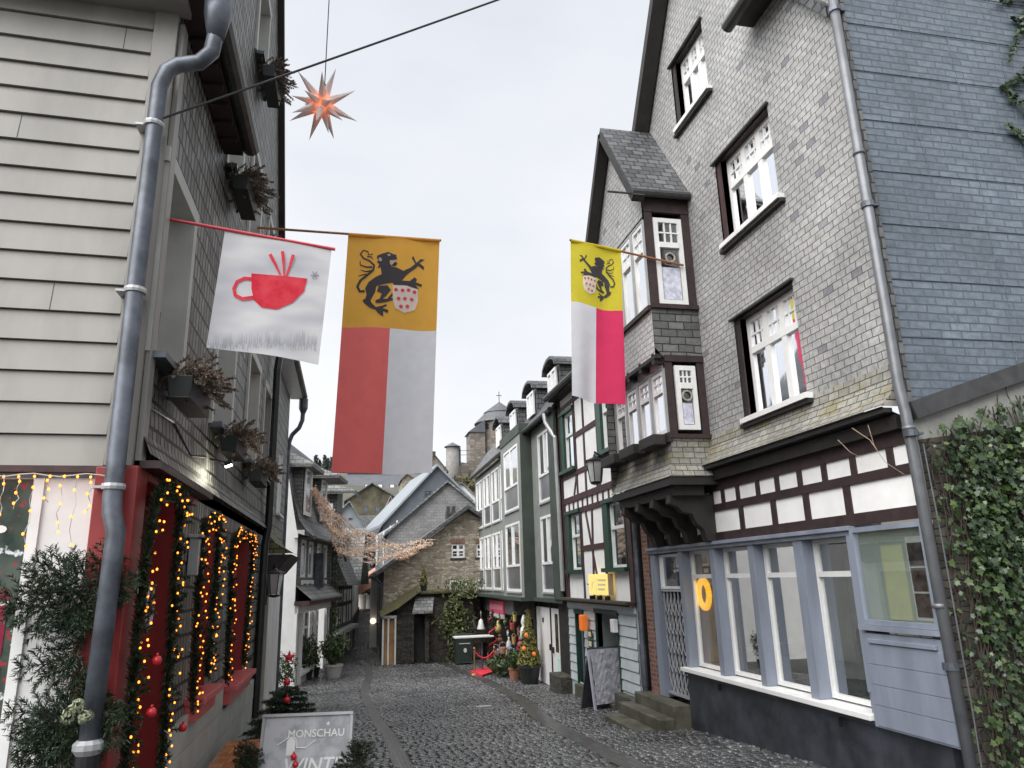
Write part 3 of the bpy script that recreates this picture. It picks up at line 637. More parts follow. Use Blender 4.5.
# the neighbour's painted slate gable and the ivy wall below it
GW = Wall('y', 5.9, -1)
def gable_and_ivy():
    g = thing('slate_gable', 'tall blue painted slate gable end beside the grey downpipe', 'house', (7.5, 5.9, 1.5))
    b = MB(); GW.wall(b, [(5.2, 1.5), (10.5, 3.2), (10.5, 10), (5.2, 10)]); b.build('gable_wall', M['slate_blue'], g, recalc=False)
    b = MB(); x = np.linspace(5.2, 9.4, 6)
    for z in np.arange(2.2, 9.5, .62): b.bar(GW.P(5.22, z, .0), GW.P(9.4, z+.03, .0), .014, .012)
    b.build('slate_lap', M['slate_blue'], g); b = MB()
    for k, x in enumerate((5.95, 6.62, 7.3, 8.0)):
        P = [GW.P(x+.012*math.sin(z*5+k)+(.09 if int(z/.62) % 3 == k % 3 else 0)*.3, z, .002) for z in np.arange(1.75+.22*k, 9.5, .31)]; b.tube(P, .006, 4)
    b.build('slate_seam', M['slate_blue'], g)
    b = MB(); b.bar(GW.P(5.16, 1.42, .06), GW.P(10.5, 3.09, .06), .16, .17, (0, 0, 1)); b.build('flashing', M['dark_metal'], g)
    b = MB(); b.box(5.19, 5.24, 5.85, 5.96, 1.3, 10); b.build('corner_board', M['slate_side'], g)
    v = thing('ivy_wall', 'dark rubble stone wall overgrown with glossy ivy', 'wall', (7, 5.8, gz(5.8)))
    I = Wall('y', 5.83, -1); b = MB(); I.wall(b, [(5.21, -2.2), (10, -2.2), (10, 1.8), (8, 1.5), (5.21, 1.15)]); b.build('stone', M['rubble_dark'], v, recalc=False)
    I2 = Wall('y', 5.84, -1); b = MB(); I2.wall(b, [(5.2, .4), (10, 1.6), (10, 3), (5.2, 1.42)]); b.build('concrete_band', M['concrete'], v, recalc=False)
    # ivy: clustered along climbing stems, thin near the pipe
    st = MB(); pts = []; nr = []
    for k in range(150):
        u = RNG.uniform(5.33, 8.4); z = -2.0; path = [(u, 5.8, z)]; top = 1.12+.33*(u-5.3)+RNG.uniform(-.4, .1)
        while z < top:
            z += .12; u += RNG.normal(0, .035)+.003; path.append((u, 5.79, z))
        st.tube(path, .006, 4, False)
        for p in path[1:]:
            dens = np.clip((p[0]-5.2)/.25, .15, 1)*(1 if p[2] > -.25+.4*math.sin(p[0]*5) else .5)
            for q in range(RNG.poisson(3.3*dens)): pts.append((p[0]+RNG.normal(0, .085), 5.78-abs(RNG.normal(.03, .055)), p[2]+RNG.normal(0, .07))); nr.append((0, -1, .35))
    pts = np.array(pts); keep = pts[:, 2] < 1.2+.32*(pts[:, 0]-5.2); pts = pts[keep]; nr = np.array(nr)[keep]
    V, F = leaves(pts, nr, .041, [(a, c, -.18*abs(a)) for a, c in IVY], .38)
    raw_mesh('ivy', V, fan(F), M['ivy'], v); st.build('ivy_stem', M['twig'], v, recalc=False)
    # the ivy creeping down from above
    w_ = thing('ivy', 'ivy shoots creeping across the blue slate gable', 'plant', (7.8, 5.88, 4.5)); pts = []
    for (x0, y0, x1, y1) in ((1030, 5, 1008, 60), (1040, 70, 1000, 90), (1045, 130, 1000, 88), (1040, 150, 1004, 125), (1030, -10, 998, 5), (1040, 30, 1012, 20)):
        a, c = onY(x0, y0, 5.88), onY(x1, y1, 5.88)
        for t in np.linspace(0, 1, 34):
            p = a.lerp(c, t); k = 3 if t < .7 else 2
            for q in range(k): pts.append((p.x+RNG.normal(0, .05*(1.2-t)), 5.87-abs(RNG.normal(0, .03)), p.z+RNG.normal(0, .05*(1.2-t))))
    V, F = leaves(np.array(pts), np.tile((0, -1, .3), (len(pts), 1)), .042, IVY, .4); raw_mesh('foliage', V, fan(F), M['ivy'], w_)
    b = MB(); b.tube([onY(1045, 70, 5.88), onY(1020, 75, 5.88), onY(1000, 88, 5.88)], .008, 5); b.build('stem', M['twig'], w_)
gable_and_ivy()
# stone steps before the folding gate
def steps():
    g = gz(11.7); s = thing('stone_steps', 'worn mossy stone steps up to the folding gate', 'steps', (4.9, 12, g))
    b = MB(); b.box(4.88, 5.17, 11.28, 12.9, -2.4, -1.97); b.build('threshold', M['step_stone'], s, bevel=.015)
    b = MB(); b.box(4.62, 4.879, 11.25, 12.9, -2.6, -2.14); b.build('tread', M['step_stone'], s, bevel=.02)
    b = MB(); b.box(4.3, 4.619, 11.4, 12.85, -2.75, -2.3); b.build('tread', M['step_stone'], s, bevel=.02)
    b = MB(); b.box(4.75, 5.18, 12.92, 13.4, -2.75, -2.2); b.build('landing', M['step_stone'], s, bevel=.02)
steps()
# ================================================================== ground
def hill(x, y):
    if y < 62: return gz(y)
    z = gz(62)+.30*(min(y, 130)-62)+(.12*(y-130) if y > 130 else 0)
    return z+1.2*math.sin(x*.05+y*.03)*min(1, (y-62)/40)
def ground():
    ys = list(np.arange(-60, 0, 10))+list(np.arange(0, 66, 1.0))+list(np.arange(66, 140, 6))+list(np.arange(140, 420, 30))+[600, 900]
    xs = [-400, -200, -120, -80, -50, -35, -25, -15, -8, -4, -2, 0, 2, 4, 6, 8, 12, 18, 25, 35, 50, 80, 120, 200, 400]
    V = []; F = []
    for y in ys:
        for x in xs: V.append((x, y, min(hill(x, y), 75)-.012))
    n = len(xs)
    for j in range(len(ys)-1):
        for i in range(n-1): F.append((j*n+i, j*n+i+1, (j+1)*n+i+1, (j+1)*n+i))
    m, t, p = mat('earth and joints'); q = nd(t, 'ShaderNodeTexCoord')
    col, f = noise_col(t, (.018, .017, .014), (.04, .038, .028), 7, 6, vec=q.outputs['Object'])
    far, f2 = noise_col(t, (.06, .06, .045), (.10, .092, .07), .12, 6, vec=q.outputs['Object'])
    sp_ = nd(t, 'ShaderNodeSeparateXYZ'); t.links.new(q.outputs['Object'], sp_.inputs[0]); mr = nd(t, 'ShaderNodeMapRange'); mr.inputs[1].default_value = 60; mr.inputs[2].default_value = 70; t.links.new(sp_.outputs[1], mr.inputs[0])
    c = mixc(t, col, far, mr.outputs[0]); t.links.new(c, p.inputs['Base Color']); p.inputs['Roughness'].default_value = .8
    raw_mesh('ground', V, F, m, smooth=True, kind='structure')
def path3(px, z0=0):
    out = []
    for x, y in px:
        d = ray(x, y); lo, hi = 2.0, 80.0          # march to the sloping street
        for _ in range(60):
            mid = (lo+hi)/2; P = d*(mid/d.y)
            if P.z > gz(P.y): lo = mid
            else: hi = mid
        out.append(Vector((P.x, P.y, gz(P.y)+z0)))
    return out
CH_L = path3([(411, 778), (403, 766), (390, 738), (378, 722), (371, 708), (365, 692), (368, 680), (369, 673), (366, 666), (360, 660)])
CH_R = path3([(690, 795), (639, 768), (589, 743), (545, 720), (522, 700), (492, 683), (457, 669), (434, 660), (405, 656)])
def dens(path, step=.12):
    out = [path[0]]
    P = [path[0]]+list(path)+[path[-1]]
    for i in range(1, len(P)-2):
        n = max(2, int((P[i+1]-P[i]).length/step))
        for k in range(1, n+1):
            t = k/n; a, b, c, d = P[i-1], P[i], P[i+1], P[i+2]
            out.append(.5*((2*b)+(c-a)*t+(2*a-5*b+4*c-d)*t*t+(3*b-a-3*c+d)*t**3))
    return out
CH_L, CH_R = dens(CH_L), dens(CH_R)
def left_edge(y):
    if y < 23.6: return -1.42
    if y < 29.3: return -1.6+(y-23.6)*.147
    if y < 36: return -.75+(y-29.3)*.12
    return .08+(y-36)*.03
def right_edge(y):
    if y < 5.8: return 5.2
    if y < 29.6: return 5.25
    if y < 36: return 1.45
    return 1.45+(y-36)*.02
def cobbles():
    A = np.array([(p.x, p.y) for p in CH_L]); B = np.array([(p.x, p.y) for p in CH_R])
    cen = []; y = 3.6
    while y < 62:
        rh = RNG.uniform(.085, .108)*(1 if y < 34 else 1.5); x = left_edge(y)-.1+RNG.uniform(0, .1); xe = right_edge(y)
        while x < xe:
            wd = RNG.uniform(.085, .15)*(1 if y < 34 else 1.4)
            bow = .16*math.sin(x*1.7+.6)+.06*math.sin(x*4.1+y*.3)
            cen.append((x+wd/2, y+rh/2+bow+RNG.normal(0, .005), wd, rh)); x += wd
        y += rh
    cen = np.array(cen); P = cen[:, :2]
    def dist(Q): return np.min(np.hypot(P[:, None, 0]-Q[None, ::2, 0], P[:, None, 1]-Q[None, ::2, 1]), axis=1)
    d1 = np.concatenate([np.min(np.hypot(P[i:i+2000, None, 0]-A[None, :, 0], P[i:i+2000, None, 1]-A[None, :, 1]), axis=1) for i in range(0, len(P), 2000)])
    d2 = np.concatenate([np.min(np.hypot(P[i:i+2000, None, 0]-B[None, :, 0], P[i:i+2000, None, 1]-B[None, :, 1]), axis=1) for i in range(0, len(P), 2000)])
    cen = cen[(d1 > .13) & (d2 > .18)]
    n = len(cen); k = 10; a = (np.arange(k)+.5)*2*math.pi/k
    ux = np.sign(np.cos(a))*np.abs(np.cos(a))**.5; uy = np.sign(np.sin(a))*np.abs(np.sin(a))**.5
    hw = cen[:, 2]/2-.006; hh = cen[:, 3]/2-.006
    g = np.array([gz(v) for v in cen[:, 1]]); top = g+RNG.normal(.012, .0035, n); tx = RNG.normal(0, .035, n); ty = RNG.normal(0, .035, n); rot = RNG.normal(0, .08, n)
    rings = []
    for s_, dz in ((.6, .003), (.86, -.003), (1, -.014), (1, -.05)):
        lx = ux[None]*hw[:, None]*s_*(1+RNG.normal(0, .03, (n, k))); ly = uy[None]*hh[:, None]*s_*(1+RNG.normal(0, .03, (n, k)))
        X = lx*np.cos(rot)[:, None]-ly*np.sin(rot)[:, None]; Y = lx*np.sin(rot)[:, None]+ly*np.cos(rot)[:, None]
        Z = top[:, None]+dz+(X*tx[:, None]+Y*ty[:, None])
        rings.append(np.stack([cen[:, 0, None]+X, cen[:, 1, None]+Y, Z], 2))
    V = np.stack(rings, 1).reshape(-1, 3); base = np.arange(n)*4*k; F = []
    ids = np.arange(k); nx = (ids+1) % k
    quads = np.concatenate([np.stack([r*k+k+ids, r*k+k+nx, r*k+nx, r*k+ids], 1) for r in range(3)])
    tops = (base[:, None]+ids[None]).tolist(); qs = (base[:, None, None]+quads[None]).reshape(-1, 4).tolist()
    m, t, p = mat('wet cobbles'); ge = nd(t, 'ShaderNodeNewGeometry'); r = nd(t, 'ShaderNodeValToRGB'); t.links.new(ge.outputs['Random Per Island'], r.inputs[0])
    e = r.color_ramp.elements; e[0].color = (.05, .052, .056, 1); e[1].color = (.15, .148, .142, 1); x = e.new(.7); x.color = (.095, .097, .1, 1)
    q = nd(t, 'ShaderNodeTexCoord'); fc, ff = noise_col(t, (.6, .6, .6), (1.3, 1.3, 1.3), 30, 5, vec=q.outputs['Object'])
    wc, wf = noise_col(t, (.06, .06, .06), (.28, .28, .28), .9, 4, .35, .65, vec=q.outputs['Object'])
    c = mixc(t, r.outputs[0], fc, 1, 'MULTIPLY'); pc, pf = noise_col(t, (.55, .55, .56), (1.15, 1.15, 1.14), .55, 5, .36, .62, vec=q.outputs['Object']); c = mixc(t, c, pc, 1, 'MULTIPLY'); t.links.new(c, p.inputs['Base Color']); t.links.new(wc, p.inputs['Roughness']); p.inputs['Specular IOR Level'].default_value = .6
    bump(t, p, ff, .22, .005)
    raw_mesh('cobbled_street', V, tops+qs, m, smooth=True, kind='structure')
    # two drainage channels of smooth slabs
    ms = tiles('channel slabs', (.045, .047, .05), (.12, .12, .118), (.02, .02, .02), .21, .085, rough=.3, js=.008, bstr=.6, tilt=False, spec=.6)
    for path, wd in ((CH_L, .12), (CH_R, .17)):
        V = []; F = []; prof = [(-1, -.004), (-.8, .002), (0, -.014), (.8, .002), (1, -.004)]; acc = 0; UV = []
        for i, c_ in enumerate(path):
            tg = path[min(i+1, len(path)-1)]-path[max(i-1, 0)]; tg.z = 0; tg.normalize(); nn = Vector((tg.y, -tg.x, 0))
            if i: acc += (c_-path[i-1]).length
            for a_, dz in prof: p_ = c_+nn*a_*wd; V.append((p_.x, p_.y, gz(p_.y)+dz+.006)); UV.append((acc, a_*.2))
        for i in range(len(path)-1):
            for j in range(4): F.append((i*5+j, i*5+j+1, i*5+6+j, i*5+5+j))
        o = raw_mesh('gutter_channel', V, F, ms, smooth=True, kind='structure')
        l = o.data.uv_layers.new(name='UVMap')
        for lp in o.data.loops: l.data[lp.index].uv = UV[lp.vertex_index]
ground(); cobbles()
# ================================================================== half-timbered house with the yellow sign
def house_timbered():
    Y0, Y1 = 13.32, 17.9; W = RX; zc = -.52; zr = 4.55
    h = thing('timbered_house', 'white half timbered house with bottle green shutters and pale blue boarded ground floor', 'house', (5.2, 15.6, gz(15.6)))
    px = lambda x, y: W.px(x, y)
    # windows read from the facade: two above, two below
    wu = [(px(569, 425), px(576, 470)), (px(604, 405), px(615, 446))]
    up = [(15.05-.0, 15.7, 2.05, 3.45), (16.65, 17.3, 2.05, 3.45)]
    up = []; lo = []
    for (xa, xb, yt, yb_) in ((563, 575, 415, 470), (599, 615, 398, 448)):
        ua, ub = px(xa, yb_)[0], px(xb, (yb_+yt)/2)[0]; up.append((min(ua, ub), max(ua, ub)))
    for (xa, xb, yt, yb_) in ((568, 582, 510, 572), (605.5, 627, 497, 571)):
        ua, ub = px(xa, (yb_+yt)/2)[0], px(xb, (yb_+yt)/2)[0]; lo.append((min(ua, ub), max(ua, ub)))
    zu0, zu1 = px(575, 468)[1], px(572, 408)[1]; zl0, zl1 = px(580, 571)[1], px(575, 512)[1]
    print('R2', up, lo, zu0, zu1, zl0, zl1)
    wins = [(a, b, zu0, zu1) for a, b in up]+[(a, b, zl0, zl1) for a, b in lo]
    b = MB(); W.wall(b, [(Y0, zc), (Y1, zc), (Y1, zr), (Y0, zr)], wins); b.build('plaster', M['white_plaster'], h, recalc=False)
    b = MB(); W.box(b, Y0-.02, Y0+.14, zc, zr, -.02, .03); W.box(b, Y1-.13, Y1, zc, zr, -.02, .03)
    zf = px(600, 489)[1]; zg = px(600, 504)[1]
    print('R2 beams', zf, zg)
    W.box(b, Y0+.14, Y1-.13, zf-.07, zf+.07, -.02, .026); W.box(b, Y0+.14, Y1-.13, zg-.06, zg+.06, -.02, .025)
    for z, gaps in ((px(600, 546)[1], lo), (px(600, 443)[1]+.5, up)):
        us = [Y0+.14]+[v for g in sorted(gaps) for v in g]+[Y1-.13]
        for i in range(0, len(us), 2): W.box(b, us[i], us[i+1], z-.06, z+.06, -.02, .022)
    zsill = zu0-.12
    W.box(b, Y0+.14, Y1-.13, zsill-.06, zsill+.05, -.02, .024)
    for k in range(12): u = Y0+.4+k*.36; W.box(b, u-.035, u+.035, zg+.06, zf-.07, -.02, .02)
    for g in (lo, up):
        z0_, z1_ = (zc, zg-.06) if g is lo else (zf+.07, zr)
        for a, c in g:
            for u in (a-.05, c+.05): W.box(b, u-.05, u+.05, z0_, z1_, -.02, .02)
    c1, c2 = sorted(lo)[0][1]+.1, sorted(lo)[1][0]-.1
    W.beam(b, ((c1+c2)/2+.12, zc), ((c1+c2)/2-.05, zg-.06), .09, -.02, .021); W.beam(b, ((c1+c2)/2-.35, zc), ((c1+c2)/2+.42, zg-.06), .09, -.02, .018)
    c1, c2 = sorted(up)[0][1]+.1, sorted(up)[1][0]-.1
    W.beam(b, ((c1+c2)/2+.15, zf), ((c1+c2)/2+.12, zr), .1, -.02, .021); W.beam(b, (c1+.1, zf+.07), (c1+.5, zsill), .08, -.02, .018); W.beam(b, (c2+.35, zf+.07), (c2+.05, zsill), .08, -.02, .0185)
    W.box(b, Y0+.14, Y1-.13, 4.1, 4.2, -.02, .023)
    b.build('timber_frame', M['timber_red'], h)
    for i, (a, c, z0, z1) in enumerate(wins):
        o = window(h, W, a+.04, c-.3, z0+.03, z1-.03, .07, .055, 1, .6, frame=M['white_paint'], glass=M['pane'])
        s = MB(); W.box(s, c-.29, c-.02, z0+.01, z1-.01, -.04, .045); s.build('shutter', M['green_shutter'], h)
        f = MB(); W.box(f, a, a+.04, z0, z1, -.08, .035); W.box(f, a-.03, c+.03, z1-.03, z1+.05, -.08, .07); W.box(f, a-.05, c+.08, z0-.05, z0+.03, -.08, .12); f.build('window_surround', M['green_shutter'], h)
    # ground floor, boarded
    b = MB(); G = Wall('x', 5.23, -1)
    d1 = (14.45, 15.75, -2.1, -.78); d2 = (16.75, 17.25, -2.35, -.85)
    z = -2.75; k = 0
    G.wall(b, [(Y0, -2.9), (Y1, -2.9), (Y1, zc), (Y0, zc)], [(d1[0], d1[1], -2.45, d1[3]), (d2[0], d2[1], d2[2], d2[3])])
    while z < zc-.1:
        zt = min(z+.192, zc-.07)
        segs = [(Y0+.12, d1[0]-.06), (d1[1]+.06, d2[0]-.05), (d2[1]+.05, Y1-.02)]
        for (ua, ub) in segs:
            if z > -2.4: b.add([G.P(ua, z, .03), G.P(ub, z, .03), G.P(ub, zt-.012, .012), G.P(ua, zt-.012, .012), G.P(ua, z, 0), G.P(ub, z, 0)], [(0, 1, 2, 3), (0, 1, 5, 4)])
        z += .2
    W.box(b, Y0+.1, Y1-.02, -.72, zc-.01, -.02, .02)
    b.build('board_cladding', M['blue_siding'], h)
    b = MB(); W.box(b, Y0+.05, Y1, zc-.03, zc+.02, -.02, .2); W.box(b, Y0+.05, Y1, zc-.07, zc-.035, -.02, .12); b.build('cornice', M['twig'], h)
    for d in (d1, d2):
        b = MB(); G.box(b, d[0]-.06, d[0], -2.45, d[3], -.1, .04); G.box(b, d[1], d[1]+.06, -2.45, d[3], -.1, .04); G.box(b, d[0]-.08, d[1]+.08, d[3], d[3]+.09, -.1, .06); b.build('door_frame', M['green_shutter'], h)
    b = MB(); G.box(b, d1[0], d1[1], -2.4, d1[3], -1.2, -1.15); b.quad(G.P(d1[1], -2.4, 0), G.P(d1[1], d1[3], 0), G.P(d1[1], d1[3], -1.15), G.P(d1[1], -2.4, -1.15)); b.build('hallway', M['hall'], h)
    b = MB(); b.obox(G.P(d1[0]+.02, -1.6, -.3), (.28, .0, 0), (0, .02, 0), (0, 0, .78)); dd = b.build('open_door', M['green_shutter'], h)
    b = MB()
    for q in range(6): b.obox(G.P(d1[0]+.045, -2.15+q*.2, -.3), (.2, 0, 0), (0, .006, 0), (0, 0, .07))
    b.build('door_panel', M['pane'], dd)
    b = MB()
    for q in range(8): G.box(b, d2[0], d2[1], d2[2]+q*.185, d2[2]+q*.185+.178, -.12, -.085)
    b.build('boarded_door', M['plum'], h)
    b = MB(); b.box(5.05, 5.3, Y0+.1, d1[0], -2.75, -2.2); b.box(5.0, 5.3, d1[0], d1[1]+.1, -2.75, -2.42); b.box(5.1, 5.3, 15.9, 17.3, -2.9, -2.38); b.build('doorstep', M['step_stone'], h, bevel=.02)
    # roof with the eaves gutter
    b = MB(); b.prism([(4.9, Y0-.1, zr-.12), (4.9, Y0-.1, zr), (8.5, Y0-.1, zr+3.6), (8.5, Y0-.1, zr+3.4)], (0, Y1-Y0+.1, 0)); b.build('roof', M['slate_roof'], h)
    b = MB(); b.box(4.92, 5.2, Y0-.1, Y1, zr-.16, zr-.125); b.build('eave_board', M['black_timber'], h)
    b = MB(); b.tube([(4.85, Y0-.1, zr-.08), (4.85, Y1, zr-.08)], .075, 8); b.build('gutter', M['dark_metal'], h)
    b = MB(); b.quad((5.2, Y0-.02, -2.6), (8.5, Y0-.02, -2.6), (8.5, Y0-.02, zr+3), (5.2, Y0-.02, zr)); b.build('side_wall', M['black_timber'], h, recalc=False)
    # yellow fascia sign, orange lantern, meter box, house plaques
    s = thing('shop_sign', 'yellow box sign with pale lettering on the timbered house', 'sign', W.P(14.9, -.35, .1))
    b = MB(); W.box(b, 14.42, 15.68, -.40, .02, .06, .15); b.build('sign_box', M['yellow_sign'], s, bevel=.01)
    b = MB(); W.box(b, 14.38, 14.418, -.40, .02, .05, .15); b.build('sign_end', M['tan'], s)
    b = MB(); b.tube([W.P(15.62, -.2, .13), W.P(15.85, -.18, .13)], .012, 6); 
    for u in (14.6, 15.1, 15.6): W.box(b, u, u+.03, -.5, -.42, .05, .16)
    b.build('bracket', M['black_metal'], s)
    b = MB(); W.box(b, 15.15, 15.18, -.34, -.04, .15, .154)
    for k in range(7): a = k*.9; b.bar(W.P(15.4, -.18, .153), W.P(15.4+.15*math.cos(a), -.18+.15*math.sin(a), .153), .012, .004, (1, 0, 0))
    b.build('sign_emblem', M['sign_pale'], s)
    b = MB()
    for k in range(3): W.box(b, 14.52+.05*k, 15.05, -.12-.09*k, -.08-.09*k, .15, .154)
    b.build('sign_lettering', M['sign_pale'], s)
    o = MB(); W.box(o, 16.2, 16.42, -1.18, -.84, .05, .19); o = o.build('orange_lantern', M['orange'], None, loc=W.P(16.3, -1.2, .1), bevel=.03, label='small orange lantern beside the boarded door', cat='lantern')
    o = MB(); W.box(o, 14.32, 14.5, -1.1, -.85, .03, .13); o.build('meter_box', M['white_paint'], None, loc=W.P(14.4, -1.1, .05), bevel=.01, label='small white box fixed beside the green doorway', cat='box')
    pl = thing('wall_plaques', 'narrow dark framed notice boards between the two doors', 'sign', W.P(16.2, -1.7, .05))
    b = MB(); 
    for k in range(3): W.box(b, 15.98, 16.24, -1.72+k*.2, -1.56+k*.2, .03, .05)
    b.build('board', M['twig'], pl); b = MB()
    for k in range(3): W.box(b, 16.01, 16.21, -1.69+k*.2, -1.59+k*.2, .0505, .053)
    b.build('notice', M['paper'], pl)
M['hall'] = paint('hallway wall', (.2, .22, .22), .8, .1, 2, 0)
M['plum'] = paint('faded plum boards', (.17, .14, .2), .6, .15, 3, .1)
M['yellow_sign'] = glow('lit yellow sign', (.8, .6, .18), .18)
M['sign_pale'] = paint('pale sign letters', (.8, .74, .5), .5, .05, 3, 0)
M['tan'] = paint('tan edge', (.35, .25, .15), .6, .1, 3, 0)
M['orange'] = glow('orange lantern', (.65, .15, .02), .1)
house_timbered()
# ================================================================== green clad house
def house_green():
    Y0, Y1 = 17.92, 31.4; h = thing('green_house', 'long green clad house with rows of white windows and slate dormers', 'house', (5.2, 24.6, gz(24.6)))
    z0, zr = -.55, 4.22; A = Wall('x', 5.2, -1); B = Wall('x', 4.85, -1)
    px = lambda x, y: A.px(x, y)
    # bay pushed forward between yb0 and yb1
    yb0, yb1 = 21.0, 23.95
    bz = 4.5
    def strip(W, ua, ub, w2, mat_):
        b = MB(); W.wall(b, [(ua, z0), (ub, z0), (ub, zr), (ua, zr)], [w for w in w2]); b.build('cladding', mat_, h, recalc=False)
    W1 = A
    right = [(18.75, 20.2)]; bay = [(yb0+.35, yb1-.55)]
    far = [(24.3+i*1.75, 24.3+i*1.75+1.5) for i in range(4)]
    st = [(.05-.35, 1.75), (2.35, 4.2)]     # storeys: sill of the panel to the head of the window
    st = [(-.40, 1.62), (2.0, 3.95)]
    hol = lambda rng: [(a, b, s0, s1) for a, b in rng for s0, s1 in st]
    strip(A, Y0, yb0, hol(right), M['green_grey']); strip(A, yb1, Y1, hol(far), M['green_grey']); strip(B, yb0, yb1, hol(bay), M['green_grey'])
    b = MB()
    b.box(4.85, 5.2, yb0, yb0+.002, z0, zr); b.box(4.851, 5.2, yb0-.004, yb0, z0, bz-.01)
    b.box(5.12, 5.3, Y0+.25, Y0+.55, z0, zr); b.box(5.04, 5.118, Y0+.0, Y0+.62, z0, zr)
    for z in (.55, 1.1): pass
    b.build('dark_cladding', M['green_dark'], h)
    b = MB(); B.box(b, yb0, yb1, zr-.02, bz, -.35, .03); b.build('bay_cornice', M['green_dark'], h)
    def unit(W, a, c, s0, s1):
        zp = s0+.72
        n = 2 if c-a > 1 else 2
        window(h, W, a, c, zp, s1, .03, .07, 2, glass=M['pane_curtain'], name='window')
        b = MB(); W.box(b, a, a+.06, s0, zp, -.05, .02); W.box(b, c-.06, c, s0, zp, -.05, .02); W.box(b, a+.06, c-.06, s0, s0+.07, -.05, .03); f = b.build('panel_frame', M['white_paint'], h)
        b = MB(); W.box(b, a+.06, c-.06, s0+.07, zp, -.04, -.015); b.build('spandrel_panel', M['panel_grey'], f)
        b = MB(); W.box(b, a-.02, c+.02, s0-.05, s0, -.03, .05); b.build('sill', M['zinc_light'], f)
    for W, rng in ((A, right), (B, bay), (A, far)):
        for a, c in rng:
            for s0, s1 in st: unit(W, a, c, s0, s1)
    # roof, gutter, dormers
    b = MB(); b.prism([(5.02, Y0, zr-.05), (5.02, Y0, zr+.08), (5.75, Y0, zr+1.15), (9.5, Y0, zr+2.0), (9.5, Y0, zr+1.85), (5.85, Y0, zr+1.0)], (0, Y1-Y0, 0)); b.build('roof', M['slate_roof'], h)
    b = MB(); b.tube([(4.97, Y0-.0, zr), (4.97, yb0, zr)], .07, 8); b.tube([(5.0, yb1, zr), (5.0, Y1, zr)], .07, 8); b.build('gutter', M['dark_metal'], h)
    b = MB(); b.tube([(4.9, Y0+.35, zr-.05), (4.92, Y0+.3, zr-.3), (5.03, Y0+.12, zr-.6), (5.08, Y0-.0, zr-.75), (5.1, Y0-.02, .9), (5.1, Y0-.02, z0+.2)], .055, 8); b.build('downpipe', M['zinc_light'], h)
    for k in range(4):
        y0 = 17.78+k*2.52; y1 = y0+1.15
        d = MB(); zt = zr+1.24
        d.quad((5.25, y0, zr+.1), (7.6, y0, zr+.1), (7.6, y0, zt), (5.25, y0, zt)); d.quad((5.25, y1, zr+.1), (7.6, y1, zr+.1), (7.6, y1, zt), (5.25, y1, zt)); d.quad((5.25, y0, zr+.1), (5.25, y1, zr+.1), (5.25, y1, zt), (5.25, y0, zt))
        dr = d.build('dormer', M['slate_roof'], h, recalc=False)
        d = MB(); n = 8; ym = (y0+y1)/2; arc = [(ym+(y1-y0+.24)/2*math.sin(a), zt-.06+.36*math.cos(a)-.0) for a in np.linspace(-1.57, 1.57, n)]
        arc2 = [(ym+(y1-y0+.12)/2*math.sin(a), zt-.08+.3*math.cos(a)) for a in np.linspace(1.57, -1.57, n)]
        d.prism([(5.08, y, z) for y, z in arc+arc2], (2.9, 0, 0)); d.build('dormer_roof', M['slate_roof'], dr)
        D = Wall('x', 5.24, -1); window(dr, D, y0+.15, y1-.15, zr+.45, zt-.06, -.02, .07, 2, glass=M['pane_curtain'])
    # far wall, ground floor
    b = MB(); b.quad((5.2, Y1, -3.1), (9, Y1, -3.1), (9, Y1, zr+2), (5.2, Y1, zr)); b.build('end_wall', M['slate_roof_pale'], h, recalc=False); b = MB(); b.quad((5.2, Y0, -3.1), (9, Y0, -3.1), (9, Y0, zr+2), (5.2, Y0, zr)); b.build('end_wall', M['slate_roof_pale'], h, recalc=False)
    b = MB(); A.box(b, Y0, yb0, z0-.1, z0, -.4, .12); B.box(b, yb0-.05, yb1+.05, z0-.1, z0, -.7, .12); A.box(b, yb1+.05, Y1+.1, z0-.1, z0, -.4, .35); b.build('jetty_board', M['green_dark'], h)
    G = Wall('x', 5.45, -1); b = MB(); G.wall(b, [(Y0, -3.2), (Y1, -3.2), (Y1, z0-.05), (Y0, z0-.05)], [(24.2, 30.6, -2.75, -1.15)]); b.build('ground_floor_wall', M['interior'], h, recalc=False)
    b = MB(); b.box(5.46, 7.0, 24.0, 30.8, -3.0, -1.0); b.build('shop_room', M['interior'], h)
    # two white timber doors at the near end
    for (a, c, nm) in ((19.05, 19.85, 'a'), (19.95, 21.5, 'b')):
        b = MB(); D = Wall('x', 5.3, -1); D.box(b, a, c, -2.82, -.82, -.05, .0); d = b.build('door', M['white_paint'], h)
        if nm == 'a':
            b = MB(); D.box(b, a+.15, a+.45, -1.9, -.95, .001, .006); b.build('door_glass', M['pane_dark'], d); b = MB(); D.box(b, a+.62, a+.7, -1.95, -1.8, .0, .05); b.build('handle', M['black_metal'], d)
            b = MB(); D.box(b, a+.1, a+.35, -2.65, -2.05, .001, .005); b.build('mint_poster', M['mint'], d)
        else:
            b = MB(); D.box(b, (a+c)/2-.06, (a+c)/2+.06, -1.22, -1.1, .0, .02); D.box(b, a+.04, a+.1, -1.9, -1.75, 0, .04); b.build('handle', M['black_metal'], d)
    D = Wall('x', 5.3, -1)
    for q in ((17.95, 19.0, -2.6, -.65, -.05, .03), (19.86, 19.94, -2.9, -.7, -.05, .02), (21.52, 21.7, -2.95, -.7, -.05, .06)): b = MB(); D.box(b, *q); b.build('dark_post', M['black_timber'], h)
    b = MB(); b.box(4.95, 5.3, 17.9, 19.0, -3, -2.32); b.build('stone_base', M['rubble_dark'], h, bevel=.03)
    # shop front frame with the dark fascia
    b = MB(); F = Wall('x', 5.2, -1)
